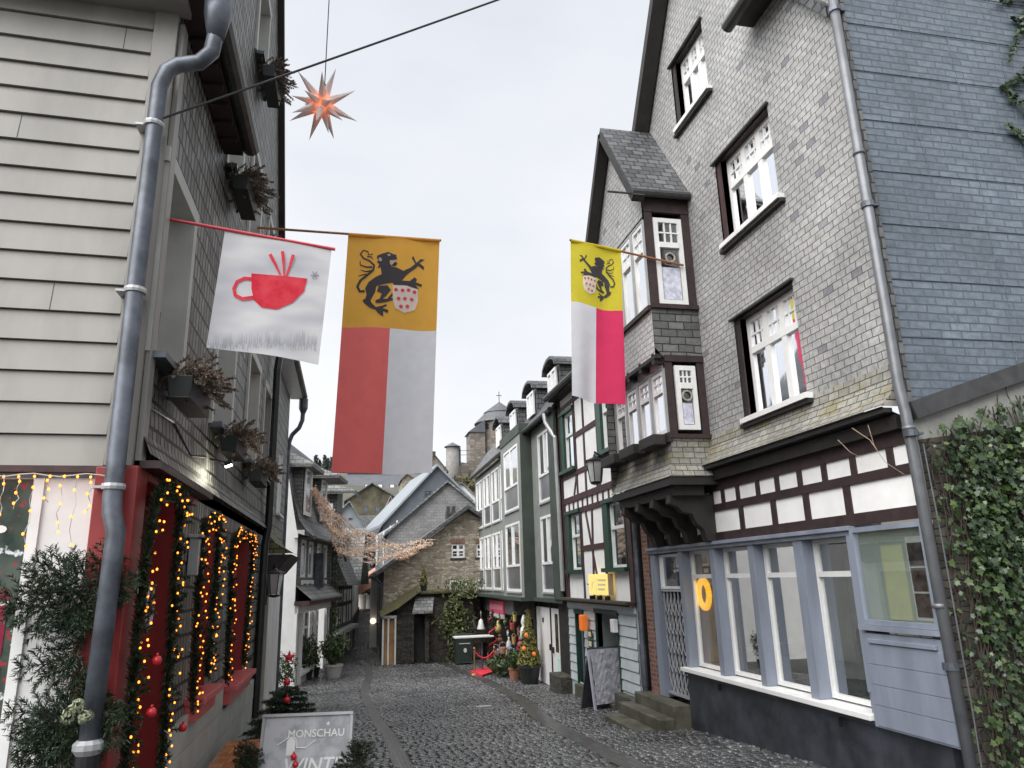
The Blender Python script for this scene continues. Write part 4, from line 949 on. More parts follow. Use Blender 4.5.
    F.box(b, 24.2, 31.3, -1.18, z0-.1, -.3, .0); b.build('fascia', M['fascia'], h)
    for u in (21.9, 24.1, 26.6, 29, 31.1): b = MB(); F.box(b, u, u+.12, -3.05, -1.2, -.2, .0); b.build('shop_post', M['black_timber'], h)
    b = MB(); F.box(b, 24.2, 31.1, -3.05, -2.55, -.25, -.02); b.build('stall_riser', M['black_timber'], h)
    window(h, F, 24.25, 30.9, -2.5, -1.2, .12, .05, 3, glass=M['shop_glass'], frame=M['black_timber'], name='shop_window')
    p = thing('pink_sign', 'pink and white shop sign above the gift shop', 'sign', F.P(26.6, -1.1, .05))
    b = MB(); F.box(b, 25.6, 28.2, -1.22, -.78, .01, .06); b.build('board', M['pink'], p)
    b = MB(); F.box(b, 25.6, 28.2, -1.36, -1.222, .012, .058); b.build('white_edge', M['white_paint'], p)
    b = MB()
    for k in range(9): F.box(b, 25.85+k*.25, 26.0+k*.25, -1.08, -.9, .06, .064)
    b.build('lettering', M['pink_pale'], p)
M['mint'] = paint('mint poster', (.5, .72, .6), .7, .1, 4, 0)
M['fascia'] = paint('dark fascia', (.12, .12, .12), .7, .2, 3, .1)
M['pink'] = paint('pink sign', (.7, .1, .2), .5, .08, 4, 0)
M['pink_pale'] = paint('pink letters', (.75, .35, .4), .5, .08, 4, 0)
house_green()
class OWall:        # a wall of any bearing: origin (x, y), unit direction along it, normal outwards
    def __init__(s, o, d, n): s.o, s.d, s.n = Vector((o[0], o[1], 0)), Vector((d[0], d[1], 0)).normalized(), Vector((n[0], n[1], 0)).normalized()
    def P(s, u, z, d=0): return s.o+s.d*u+s.n*d+Vector((0, 0, z))
    def box(s, mb, u0, u1, z0, z1, d0, d1): mb.obox(s.P((u0+u1)/2, (z0+z1)/2, (d0+d1)/2), s.d*(u1-u0)/2, s.n*(d1-d0)/2, Vector((0, 0, (z1-z0)/2)))
    wall = Wall.wall; beam = Wall.beam
LX = Wall('x', -1.4, 1)
# ================================================================== decorated house on the left
def house_left():
    h = thing('decorated_house', 'grey boarded and slate hung house with red shop windows on the left', 'house', (-1.4, 9, gz(9)))
    Y0, Y1 = 5.13, 13.3; zs = .77
    W = LX
    w1 = [(5.22, 6.06, 1.58, 3.0), (7.55, 8.6, 1.58, 3.0), (9.85, 10.85, 1.58, 3.0), (11.65, 12.45, 1.58, 3.0)]
    w2 = [(7.3, 8.15, 4.3, 5.55), (9.0, 9.85, 4.3, 5.55), (10.9, 11.7, 4.3, 5.5)]; w3 = [(8.6, 9.5, 6.75, 8.1)]
    b = MB(); W.wall(b, [(Y0, zs), (Y1, zs), (Y1, 5.0), (9.3, 10.9), (Y0+.3, 5.3), (Y0, 5.0)], w1+w2+w3); b.build('slate_wall', M['slate_long'], h, recalc=False)
    # bell-cast of slate over the shop head
    b = MB(); pr = [(1.3, .003), (1.0, .03), (.86, .09)]
    for (a, da), (c, dc) in zip(pr, pr[1:]): b.quad(W.P(Y0+.02, a, da), W.P(Y1, a, da), W.P(Y1, c, dc), W.P(Y0+.02, c, dc))
    b.build('slate_apron', M['slate_long'], h, recalc=False)
    for k, (a, c, z0, z1) in enumerate(w1+w2+w3):
        window(h, W, a, c, z0, z1, .26, .07, 2, .7, glass=M['pane_curtain'], frame=M['white_paint'], reveal=M['off_paint'], sill=(.12, .05, .05), sill_mat=M['zinc'])
        t = MB(); W.box(t, a-.1, a-.002, z0-.02, z1, -.03, .03); W.box(t, c+.002, c+.1, z0-.02, z1, -.03, .03); W.box(t, a-.12, c+.12, z1, z1+.12, -.03, .035); t.build('window_surround', M['off_paint'], h)
    # front: boards laid one over the other, slightly out of square with the street
    F = OWall((-1.4, 5.13), (.99927, .038), (.038, -.99927))
    b = MB(); n = 17; z0, zt = .765, 4.3; hh = (zt-z0)/n
    for k in range(n):
        z = z0+k*hh; ub = -.17
        b.add([F.P(-5, z, .035), F.P(ub, z, .035), F.P(ub, z+hh-.006, .012), F.P(-5, z+hh-.006, .012), F.P(-5, z, 0), F.P(ub, z, 0), F.P(ub, z+hh-.006, 0), F.P(-5, z+hh-.006, 0)], [(0, 1, 2, 3), (0, 4, 5, 1), (1, 5, 6, 2), (3, 2, 6, 7)])
    b.build('board_cladding', M['siding'], h)
    for k, u in ((15, -.36), (11, -.95), (5, -.6), (8, -1.3)): b = MB(); z = z0+k*hh; b.add([F.P(u, z+.002, .0362), F.P(u+.005, z+.002, .0362), F.P(u+.005, z+hh-.01, .0138), F.P(u, z+hh-.01, .0138)], [(0, 1, 2, 3)]); b.build('board_joint', M['black_timber'], h, recalc=False)
    b = MB(); F.wall(b, [(-5, zs), (0, zs), (0, 8), (-5, 8)]); b.build('front_wall', M['black_timber'], h, recalc=False)
    b = MB(); F.box(b, -.165, .0, zs, 4.3, -.0, .045); W.box(b, Y0+.0, Y0+.12, zs, 4.2, .002, .04); b.build('corner_board', M['siding'], h, bevel=.004)
    # cornice that turns the corner
    b = MB(); F.box(b, -5, .08, 4.25, 4.5, .0, .3); F.box(b, -5, .3, 4.5, 4.6, 0, .42)
    b.build('cornice', M['siding'], h, bevel=.006)
    b = MB(); W.box(b, Y0-.25, 7.1, 4.3, 4.42, .01, .2); 
    for k in range(6): W.box(b, Y0+.25+k*.28, Y0+.3+k*.28, 4.27, 4.3, .02, .18)
    b.build('eave_soffit', M['timber'], h)
    b = MB(); W.box(b, Y0-.2, 7.1, 4.43, 4.62, .01, .16); b.build('eave_fascia', M['siding'], h)
    b = MB(); b.tube([(-1.13, Y0-.22, 4.38), (-1.13, 7.12, 4.4)], .085, 12); b.build('gutter', M['dark_metal'], h, smooth=False)
    # zinc downpipe: hopper, swan neck, kinked foot
    yp = 4.98
    b = MB(); path = [(-1.1, yp, 4.3), (-1.1, yp, 4.05), (-1.12, yp, 3.86), (-1.2, yp, 3.76), (-1.34, yp, 3.72), (-1.41, yp, 3.66), (-1.45, yp, 3.52), (-1.46, yp, 2.0), (-1.46, yp, .56), (-1.45, yp-.01, .46), (-1.41, yp-.03, .34), (-1.41, yp-.03, .2), (-1.43, yp-.03, -.86)]
    b.tube(path, .058, 12); b.lathe([(.06, 3.98), (.1, 4.2), (.105, 4.36)], (-1.1, yp, 0), 12); dp = b.build('downpipe', M['zinc'], h, smooth=True)
    for z in (3.2, 1.93, .62):
        b = MB(); b.lathe([(.068, z-.018), (.072, z), (.068, z+.018)], (-1.46, yp, 0), 12); b.box(-1.58, -1.46, yp-.01, yp+.12, z-.008, z+.008); b.build('pipe_clip', M['zinc_light'], dp)
    b = MB(); b.lathe([(.064, -.9), (.085, -.87), (.085, -.84), (.064, -.82)], (-1.43, yp-.03, 0), 12); b.build('pipe_collar', M['zinc_light'], dp)
    b = MB(); b.tube([(-1.43, yp-.03, -.9), (-1.43, yp-.03, -1.95)], .066, 12); b.build('standpipe', M['black_metal'], dp)
    # second downpipe at the far corner
    b = MB(); b.tube([(-1.02, 12.9, 4.3), (-1.12, 12.7, 4.18), (-1.26, 12.4, 3.9), (-1.29, 12.32, 3.5), (-1.29, 12.3, .9), (-1.33, 12.3, .6), (-1.34, 12.3, -1.9)], .06, 10); b.build('downpipe', M['black_metal'], h)
    # barge board of the street gable (its far side shows against the sky)
    b = MB(); b.bar((-1.43, 13.25, 4.75), (-1.43, 9.25, 10.95), .12, .26, (1, 0, 0)); b.build('barge_board', M['black_timber'], h)
    b = MB(); b.prism([(-1.5, 13.3, 4.95), (-1.5, 9.3, 11.1), (-1.5, 9.3, 11.2), (-1.5, 13.4, 5.0)], (-6, 0, 0)); b.prism([(-1.32, 5.2, 4.95), (-1.32, 9.3, 11.1), (-1.32, 9.3, 11.25), (-1.32, 5.1, 5.0)], (-6, 0, 0)); b.build('roof', M['slate_roof'], h)
    b = MB(); b.quad((-1.42, Y1, -2.6), (-6, Y1, -2.6), (-6, Y1, 5), (-1.42, Y1, 5)); b.build('end_wall', M['slate_side'], h, recalc=False)
    # ------------------------------------------------------ street side of the shop
    doors = [(5.34, 6.4, -2.0, .70), (7.5, 8.3, -.95, .64), (9.5, 11.1, -1.1, .62)]
    b = MB(); W.wall(b, [(Y0, -2.3), (Y1, -2.3), (Y1, zs+.1), (Y0, zs+.1)], [(a, c, z0, z1) for a, c, z0, z1 in doors]); b.build('shop_wall', M['slate_long'], h, recalc=False)
    b = MB()
    for k in range(4): W.box(b, 6.5, 9.3 if k > 2 else 12.2, -2.15+k*.27, -2.15+k*.27+.262, .005, .03+.004*k)
    b.build('lower_siding', M['siding_low'], h, bevel=.004)
    b = MB()
    W.box(b, Y0-.05, Y0+.2, -2.05, zs, -.02, .045); F.box(b, -.2, .045, -2.05, zs-.01, -.02, .06)
    W.box(b, Y0+.2, 7.0, .70, .758, -.02, .05); W.box(b, 6.4, 6.5, -2.05, .7, -.3, .03)
    b.build('red_post', M['red_paint'], h, bevel=.006)
    b = MB(); W.box(b, Y0, 7.08, .76, .81, .0, .16); b.build('head_board', M['timber'], h)
    b = MB(); W.box(b, 5.3, 6.42, -2.0, .7, -.34, -.28); d = b.build('red_door', M['red_paint'], h)
    b = MB(); 
    for z0, z1 in ((-1.7, -1.0), (-.8, .5)): W.box(b, 5.5, 6.28, z0, z1, -.28, -.262)
    b.build('door_panel', M['red_paint'], d, bevel=.01)
    b = MB(); W.box(b, 5.31, 5.34, -2, .7, -.3, -.02); b.quad(W.P(5.3, .7, 0), W.P(6.41, .7, 0), W.P(6.41, .7, -.3), W.P(5.3, .7, -.3)); b.quad(W.P(6.405, -2, 0), W.P(6.405, .7, 0), W.P(6.405, .7, -.3), W.P(6.405, -2, -.3)); b.build('door_lining', M['red_paint'], h)
    b = MB(); b.tube([W.P(5.75+.09*math.cos(a), -.12+.15*math.sin(a), .03) for a in np.linspace(0, 6.3, 15)], .012, 6); b.build('door_knocker', M['zinc_light'], d)
    for a, c, z0, z1 in doors[1:]:
        window(h, W, a, c, z0, z1, .2, .09, 2, .72, frame=M['red_paint'], glass=M['pane_dark'], reveal=M['red_paint'], name='shop_window')
        b = MB(); W.box(b, a-.12, c+.12, z0-.06, z0+.0, -.1, .17); W.box(b, a-.1, c+.1, z0-.2, z0-.061, .0, .1); b.build('red_sill', M['red_sill'], h, bevel=.006)
    b = MB(); W.box(b, 6.98, 7.26, .1, .42, .01, .1); W.box(b, 6.95, 7.29, .42, .45, .0, .13); b.build('letter_box', M['zinc_light'], h, bevel=.008)
    # ------------------------------------------------------ front shop window with its snowy poster
    b = MB(); F.box(b, -5, .0, .725, zs-.004, -.02, .05); b.build('dark_fascia', M['timber_red'], h); b = MB(); F.box(b, -5, -.21, -2.2, -1.55, -.05, .03); b.build('red_fascia', M['red_paint'], h)
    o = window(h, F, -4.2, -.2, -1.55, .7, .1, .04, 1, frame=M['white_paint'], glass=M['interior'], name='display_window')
    b = MB(); F.box(b, -.5, -.21, -1.5, .69, -.05, -.02); F.box(b, -.56, -.5, -1.5, .69, -.04, .0); b.build('white_blind', M['white_paint'], o)
    b = MB(); F.box(b, -2.6, -.57, -1.5, .69, -.06, -.045); p = b.build('poster', M['poster'], o)
    b = MB(); F.box(b, -2.6, -.62, -.36, .02, -.044, -.04); b.build('poster_red_band', M['poster_red'], p)
    b = MB(); F.box(b, -.72, -.62, -1.5, -.42, -.044, -.03); b.build('poster_trunk', M['terracotta'], p)
    for k in range(26):
        u, z = RNG.uniform(-1.4, -.66), RNG.uniform(-1.3, .5); rx, rz = RNG.uniform(.02, .09), RNG.uniform(.012, .03)
        b = MB() if k == 0 else b
        b.add([F.P(u+rx*math.cos(a), z+rz*math.sin(a), -.0385-.0003*k/26) for a in np.linspace(0, 5.6, 9)], [tuple(range(9))])
    b.build('poster_snow', M['white_plaster'], p, recalc=False)
    # cables
    c = MB(); c.tube([W.P(u, z, .02) for u, z in ((5.3, 1.9), (5.25, 1.2), (6.0, 1.25), (6.7, 1.1), (7.4, 1.2))], .01, 5); c.build('cable', M['black_metal'], h)
    return F
M['off_paint'] = paint('pale grey window paint', (.42, .42, .39), .55, .1, 3, .08)
M['siding_low'] = paint('grey lower boards', (.38, .38, .35), .5, .12, 3, .1)
M['red_sill'] = paint('coral red sill', (.52, .1, .1), .4, .1, 4, .05)
def poster_mat():
    m, t, p = mat('snowy poster'); q = nd(t, 'ShaderNodeTexCoord')
    a, f = noise_col(t, (.012, .03, .02), (.1, .12, .1), 4, 6, .35, .7, vec=q.outputs['Object']); s, f2 = noise_col(t, (0, 0, 0), (1, 1, 1), 9, 4, .6, .64, vec=q.outputs['Object'])
    c = mixc(t, a, (.65, .68, .7), s); r, f3 = noise_col(t, (0, 0, 0), (1, 1, 1), 14, 3, .62, .64, vec=q.outputs['Object']); c = mixc(t, c, (.35, .02, .04), r)
    t.links.new(c, p.inputs['Base Color']); p.inputs['Roughness'].default_value = .3; return m
M['poster'] = poster_mat(); M['poster_red'] = paint('poster red', (.2, .012, .035), .3, .35, 5, 0)
FL = house_left()
# ================================================================== slate house with the mossy hood
def house_hood():
    W = Wall('x', -1.6, 1); Y0, Y1 = 13.34, 18.6; zr = 4.7
    h = thing('hooded_house', 'narrow slate hung house with a mossy hood over its brown door', 'house', (-1.6, 16, gz(16)))
    ws = [(14.2, 15.2, 1.5, 2.9), (16.6, 17.5, 1.5, 2.9)]
    b = MB(); W.wall(b, [(Y0, .6), (Y1, .6), (Y1, zr), (Y0, zr)], ws); b.build('slate_wall', M['slate_long'], h, recalc=False)
    for w_ in ws: window(h, W, *w_, .1, .08, 2, .7, glass=M['pane_curtain'], sill=(.08, .05, .05), reveal=M['white_paint'])
    b = MB(); W.wall(b, [(Y0, -2.8), (Y1, -2.8), (Y1, .61), (Y0, .61)]); b.build('lower_wall', M['off_plaster'], h, recalc=False)
    b = MB(); W.box(b, 13.6, 15.0, -2.6, -.1, .0, .05); d = b.build('door', M['brown_door'], h); b = MB(); W.box(b, 13.5, 15.1, -.1, .1, 0, .1); W.box(b, 13.5, 13.6, -2.6, -.1, 0, .1); W.box(b, 15.0, 15.1, -2.6, -.1, 0, .1); b.build('door_frame', M['off_paint'], h)
    # hood: bell-cast slate cap curving out over the door
    b = MB(); pr = [(1.25, .0), (.95, .12), (.7, .32), (.52, .62)]
    for (za, da), (zb, db) in zip(pr, pr[1:]):
        b.quad(W.P(13.4, za, da), W.P(15.6, za, da), W.P(15.6, zb, db), W.P(13.4, zb, db)); b.quad(W.P(13.4, za, 0), W.P(13.4, za, da), W.P(13.4, zb, db), W.P(13.4, zb, 0))
    hd = b.build('hood', M['slate_mossy'], h, recalc=False)
    b = MB(); b.prism([W.P(13.42, .5, .6), W.P(13.42, .5, 0), W.P(13.42, .1, 0), W.P(13.42, .2, .35)], (0, 2.15, 0)); b.build('hood_bracket', M['black_timber'], hd)
    b = MB(); b.prism([(-1.25, Y0, zr-.1), (-1.25, Y0, zr+.05), (-4, Y0, zr+4), (-4, Y0, zr+3.8)], (0, Y1-Y0+.2, 0)); b.build('roof', M['slate_roof'], h)
    b = MB(); b.box(-1.6, -1.3, Y0, Y1+.15, zr-.16, zr-.11); b.build('eave_board', M['white_paint'], h)
    b = MB(); b.tube([(-1.26, 15.5, zr-.06), (-1.26, Y1+.2, zr-.08)], .07, 8); b.build('gutter', M['dark_metal'], h)
    b = MB(); y = Y1+.12; b.lathe([(.05, 4.15), (.11, 4.3), (.11, 4.55)], (-1.28, y, 0), 8); b.tube([(-1.28, y, 4.35), (-1.29, y, 4.0), (-1.36, y, 3.8), (-1.52, y, 3.62), (-1.58, y, 3.45), (-1.6, y, 3.2), (-1.6, y, -2.7)], .055, 8); b.build('downpipe', M['zinc'], h)
    b = MB(); b.quad((-1.6, Y1, -2.9), (-6, Y1, -2.9), (-6, Y1, zr+4), (-1.6, Y1, zr)); b.build('end_wall', M['slate_side'], h, recalc=False)
M['brown_door'] = paint('brown door', (.16, .1, .065), .55, .2, 4, .1)
house_hood()
# ================================================================== white-sided house with slate mansard
def house_mansard():
    W = OWall((-1.6, 23.6), (.147, .989), (.989, -.147)); Ln = 5.75; zg = -3.0
    h = thing('mansard_house', 'slate house with curved mansard dormers and a white side wall', 'house', (-1.3, 26, gz(26)))
    b = MB(); b.poly([(-1.6, 23.6, zg), (-1.6, 23.6, 1.4), (-1.78, 23.6, 2.3), (-1.95, 23.6, 3.2), (-6, 23.6, 3.2), (-6, 23.6, zg)]); b.build('side_wall', M['white_plaster'], h, recalc=False)
    ws = [(.55+i*1.15+(.25 if i > 1 else 0), 1.3+i*1.15+(.25 if i > 1 else 0), -.0+.2, 1.35) for i in range(4)]
    b = MB(); W.wall(b, [(0, -.5), (Ln, -.5), (Ln, 1.5), (0, 1.5)], ws); b.build('slate_wall', M['slate_side'], h, recalc=False)
    for w_ in ws: window(h, W, *w_, .05, .09, 1, glass=M['pane_curtain'])
    b = MB(); W.box(b, 2.7, 2.95, -.15, 1.0, .02, .3); b.build('hanging_sign', M['zinc'], h)
    pn = MB(); pn.add([W.P(-.1, -.05, .02), W.P(Ln, -.05, .02), W.P(Ln, -.45, .5), W.P(-.1, -.45, .5), W.P(-.1, -.5, .5), W.P(Ln, -.5, .5)], [(0, 1, 2, 3), (3, 2, 5, 4)]); pn.build('pent_roof', M['slate_roof_pale'], h)
    b = MB(); W.box(b, -.1, Ln, -.62, -.5, .0, .45); b.build('red_lintel', M['timber_red'], h)
    # shopfront
    b = MB(); W.wall(b, [(0, zg), (Ln, zg), (Ln, -.6), (0, -.6)], [(.9, 2.9, -2.6, -.85), (3.3, 4.9, -2.9, -.85)]); b.build('shopfront', M['off_paint'], h, recalc=False)
    b = MB()
    for u in (0, .8, 2.9, 4.9): W.box(b, u, u+.16, zg, -.62, .0, .08)
    W.box(b, 0, Ln, -.85, -.62, .0, .1); W.box(b, .9, 2.9, -2.7, -2.6, -.1, .1); b.build('shop_frame', M['white_paint'], h)
    window(h, W, .96, 2.9, -2.6, -.85, .2, .07, 2, .7, glass=M['pane_dark'], name='shop_window'); window(h, W, 3.3, 4.9, -2.9, -.85, .25, .1, 2, .75, glass=M['pane_dark'], name='shop_door')
    # mansard with a curved foot
    b = MB(); pr = [(1.4, .5), (1.55, .3), (1.9, .05), (2.6, -.15), (4.4, -.5)]
    for (za, da), (zb, db) in zip(pr, pr[1:]): b.quad(W.P(-.15, za, da), W.P(Ln, za, da), W.P(Ln, zb, db), W.P(-.15, zb, db))
    b.quad(W.P(-.15, 4.4, -.5), W.P(Ln, 4.4, -.5), W.P(Ln, 6, -4), W.P(-.15, 6, -4)); b.quad(W.P(-.15, 1.36, .48), W.P(Ln, 1.36, .48), W.P(Ln, 1.36, -.1), W.P(-.15, 1.36, -.1))
    b.build('mansard_roof', M['slate_roof'], h, recalc=False)
    b = MB(); b.tube([W.P(-.2, 1.36, .55), W.P(Ln, 1.36, .55)], .06, 8); b.build('gutter', M['dark_metal'], h)
    for u0, ov in ((.3, .38), (3.0, .75)):
        d = MB(); u1 = u0+1.3; za, zb = 1.9, 3.72
        d.quad(W.P(u0, za, .0), W.P(u0, zb, .0), W.P(u0, zb, -2.2), W.P(u0, za, -2.2)); d.quad(W.P(u0, za, 0), W.P(u1, za, 0), W.P(u1, zb, 0), W.P(u0, zb, 0)); d.quad(W.P(u1, za, .0), W.P(u1, zb, .0), W.P(u1, zb, -2.2), W.P(u1, za, -2.2))
        dr = d.build('dormer', M['slate_side'], h, recalc=False)
        window(dr, W, u0+.15, u1-.15, 2.1, zb-.05, -.03, .12, 1, glass=M['pane_curtain'])
        r = MB(); r.add([W.P(u0-.3, zb-.05, ov), W.P(u1+.35, zb-.05, ov), W.P(u1-.1, zb+.5, -.7), W.P(u0+.15, zb+.5, -.7), W.P(u0-.3, zb-.05, -2.4), W.P(u1+.35, zb-.05, -2.4), W.P(u0-.3, zb-.16, ov-.03), W.P(u1+.35, zb-.16, ov-.03), W.P(u0-.3, zb-.16, -2.4), W.P(u1+.35, zb-.16, -2.4)],
                        [(0, 1, 2, 3), (0, 3, 4), (1, 5, 2), (3, 2, 5, 4), (0, 6, 7, 1), (0, 4, 8, 6), (1, 7, 9, 5), (6, 8, 9, 7)]); r.build('dormer_roof', M['slate_roof_pale'], dr)
    # lettering of white blocks on the slate
    b = MB()
    for k in range(11):
        if k != 5: W.box(b, .6+k*.4, .86+k*.4, -.02+.03*(k % 2), .12, .02, .05)
    b.build('white_lettering', M['white_paint'], h)
    b = MB(); b.tube([W.P(Ln-.05, 1.3, .4), W.P(Ln-.05, .9, .1), W.P(Ln-.05, -3, .08)], .05, 6); b.build('downpipe', M['zinc'], h)
    return W
WM = house_mansard()
# ================================================================== half-timbered houses further down on the left
def house_gabled():
    W = OWall((-.74, 29.5), (.128, .992), (.992, -.128)); Ln = 6.4; zg = -3.1
    h = thing('bell_roofed_house', 'black and white timbered house under a drooping slate gable', 'house', (-.6, 32, gz(32)))
    ws = [(1.4, 2.3, -1.5, -.35), (3.6, 4.6, -1.5, -.35), (1.4, 2.3, -2.9, -1.95), (3.4, 4.4, -2.9, -1.95)]
    b = MB(); W.wall(b, [(0, zg), (Ln, zg), (Ln, .1), (0, .1)], ws); b.quad(W.P(0, zg, 0), W.P(0, 3, 0), W.P(0, 3, -4), W.P(0, zg, -4)); b.build('plaster', M['white_plaster'], h, recalc=False)
    for w_ in ws: window(h, W, *w_, .06, .08, 2, .6, glass=M['pane_dark'])
    b = MB()
    for z in (-1.72, -.2, -1.6+.75): W.box(b, 0, Ln, z-.07, z+.07, -.02, .03 if z != -.85 else .025)
    for u in (.06, .7, 1.3, 2.4, 3.0, 3.5, 4.7, 5.4, Ln-.06): W.box(b, u-.06, u+.06, zg, .0, -.02, .028)
    b.build('timber_frame', M['black_timber'], h)
    b = MB(); W.box(b, .1, Ln, -1.95, -1.8, .0, .35); b.build('white_shelf', M['white_paint'], h)
    b = MB(); pr = [(-.1, .7), (.3, .5), (.9, .25), (2.0, .0)]
    for (za, da), (zb, db) in zip(pr, pr[1:]): b.quad(W.P(-.2, za, da), W.P(Ln*.55, za, da), W.P(Ln*.55, zb, db), W.P(-.2, zb, db)); b.quad(W.P(-.2, za, da), W.P(-.2, zb, db), W.P(-.2, zb, -1), W.P(-.2, za, -1))
    b.build('slate_skirt', M['slate_side'], h, recalc=False)
    b = MB(); um = Ln*.55+1.5; b.poly([W.P(Ln*.55, .1, .3), W.P(Ln, .1, .3), W.P(um, 2.1, .3)]); b.build('white_gable', M['white_plaster'], h, recalc=False)
    b = MB()
    for ua, ub in ((Ln*.55-.2, um), (Ln+.2, um)): b.prism([W.P(ua, -.1, .75), W.P(ub, 2.25, .75), W.P(ub, 2.4, .75), W.P(ua, .08, .75)], W.n*-4)
    b.quad(W.P(-.3, 2.0, .1), W.P(Ln, 2.0, .1), W.P(Ln, 3.6, -3), W.P(-.3, 3.6, -3)); b.build('roof', M['slate_roof_pale'], h)
    d = MB(); d.quad(W.P(.4, 1.9, .1), W.P(.4, 3.6, .1), W.P(.4, 3.6, -2), W.P(.4, 1.9, -2)); d.quad(W.P(.4, 1.9, .1), W.P(.4, 3.6, .1), W.P(1.9, 3.6, .1), W.P(1.9, 1.9, .1)); dr = d.build('dormer', M['slate_side'], h, recalc=False)
    r = MB(); r.add([W.P(0, 3.5, .85), W.P(2.3, 3.5, .85), W.P(1.9, 4.0, -.6), W.P(.4, 4.0, -.6), W.P(0, 3.5, -2), W.P(0, 3.38, .8), W.P(2.3, 3.38, .8), W.P(0, 3.38, -2)], [(0, 1, 2, 3), (0, 3, 4), (0, 5, 6, 1), (0, 4, 7, 5)]); r.build('dormer_roof', M['slate_roof_pale'], dr)
    b = MB(); b.tube([W.P(.5, 2.0, .15), W.P(.5, .8, .5)], .05, 6); b.build('vent_pipe', M['black_metal'], h)
    # ivy up the joint between the two houses
    v = thing('climber', 'dark climbing shrub between the slate house and the timbered house', 'plant', W.P(-.1, gz(29), .15)); pts = []
    for z in np.arange(-2.7, 1.9, .035):
        for q in range(9): p = W.P(RNG.normal(-.1, .22), z, .12+abs(RNG.normal(0, .12))); pts.append((p.x, p.y, p.z))
    V, F = leaves(np.array(pts), np.tile((.6, -.8, .2), (len(pts), 1)), .06, OVAL, .5); raw_mesh('foliage', V, fan(F), M['leaf'], v); b = MB(); b.tube([W.P(-.1, -3, .1), W.P(-.1, 1.6, .1)], .03, 5); b.build('stem', M['twig'], v)
house_gabled()
def house_white():
    W = OWall((.1, 36), (.03, .9995), (.9995, -.03)); h = thing('white_house', 'plain white rendered house beyond the timbered gable', 'house', (-.2, 43, gz(43)))
    b = MB(); W.wall(b, [(0, -3.1), (16, -2.2), (16, 2.6), (0, 1.2)]); b.quad(W.P(0, -3.1, 0), W.P(0, 1.2, 0), W.P(0, 1.2, -5), W.P(0, -3.1, -5)); b.build('wall', M['white_plaster'], h, recalc=False)
    for k in range(4): window(h, W, 1.5+k*3.4, 2.6+k*3.4, -.9+k*.25, .3+k*.25, -.02, .08, 2, glass=M['pane_dark'])
    b = MB(); b.prism([W.P(-.3, 1.15, .4), W.P(-.3, 1.3, .4), W.P(-.3, 4, -4), W.P(-.3, 3.8, -4)], W.d*16.5); b.build('roof', M['slate_roof'], h)
    b = MB(); W.box(b, 0, 16, -3, -1.6, .0, .06); b.build('dado', M['timber'], h)
house_white()
def house_end():
    W = Wall('y', 61, -1); h = thing('end_house', 'small half timbered house closing the view up the lane', 'house', (1.5, 61, gz(61)))
    zg = -1.4; wi = [(.9, 2.0, .5, 1.5), (2.5, 3.6, .5, 1.5)]
    b = MB(); W.wall(b, [(-3, zg), (6, zg), (6, 2.2), (-3, 2.2)], wi); b.build('plaster', M['white_plaster'], h, recalc=False)
    b = MB()
    for z in (.35, 2.1): W.box(b, -3, 6, z-.07, z+.07, -.02, .03)
    for u in np.arange(-2.9, 6, .85): W.box(b, u-.06, u+.06, .42, 2.03, -.02, .028)
    b.build('timber_frame', M['black_timber'], h)
    for w_ in wi: window(h, W, *w_, .05, .08, 2, .5, glass=M['pane_dark'])
    b = MB(); b.prism([(-3.4, 60.4, 2.15), (-3.4, 60.4, 2.3), (-3.4, 64, 5.5), (-3.4, 64, 5.3)], (10, 0, 0)); b.build('roof', M['slate_roof'], h)
    a = thing('awning', 'peach coloured sloping awning at the far end of the lane', 'awning', (0, 52, gz(52)))
    b = MB(); A = [onY(349, 596, 50), onY(349, 602, 50), onY(377, 577, 50), onY(377, 584, 50)]; b.add([A[0], A[2], A[2]+Vector((0, 4, .7)), A[0]+Vector((0, 4, .7)), A[1]+Vector((0, 0, .1)), A[3]], [(0, 1, 2, 3), (0, 1, 5, 4)]); b.build('canvas', M['peach'], a)
    b = MB(); b.tube([A[2], Vector((A[2].x, A[2].y, gz(50)))], .04, 6); b.tube([A[0], Vector((A[0].x, A[0].y, gz(50)))], .04, 6); b.build('awning_post', M['zinc'], a)
M['peach'] = cloth_mat('peach canvas', (.75, .42, .3), .3)
house_end()
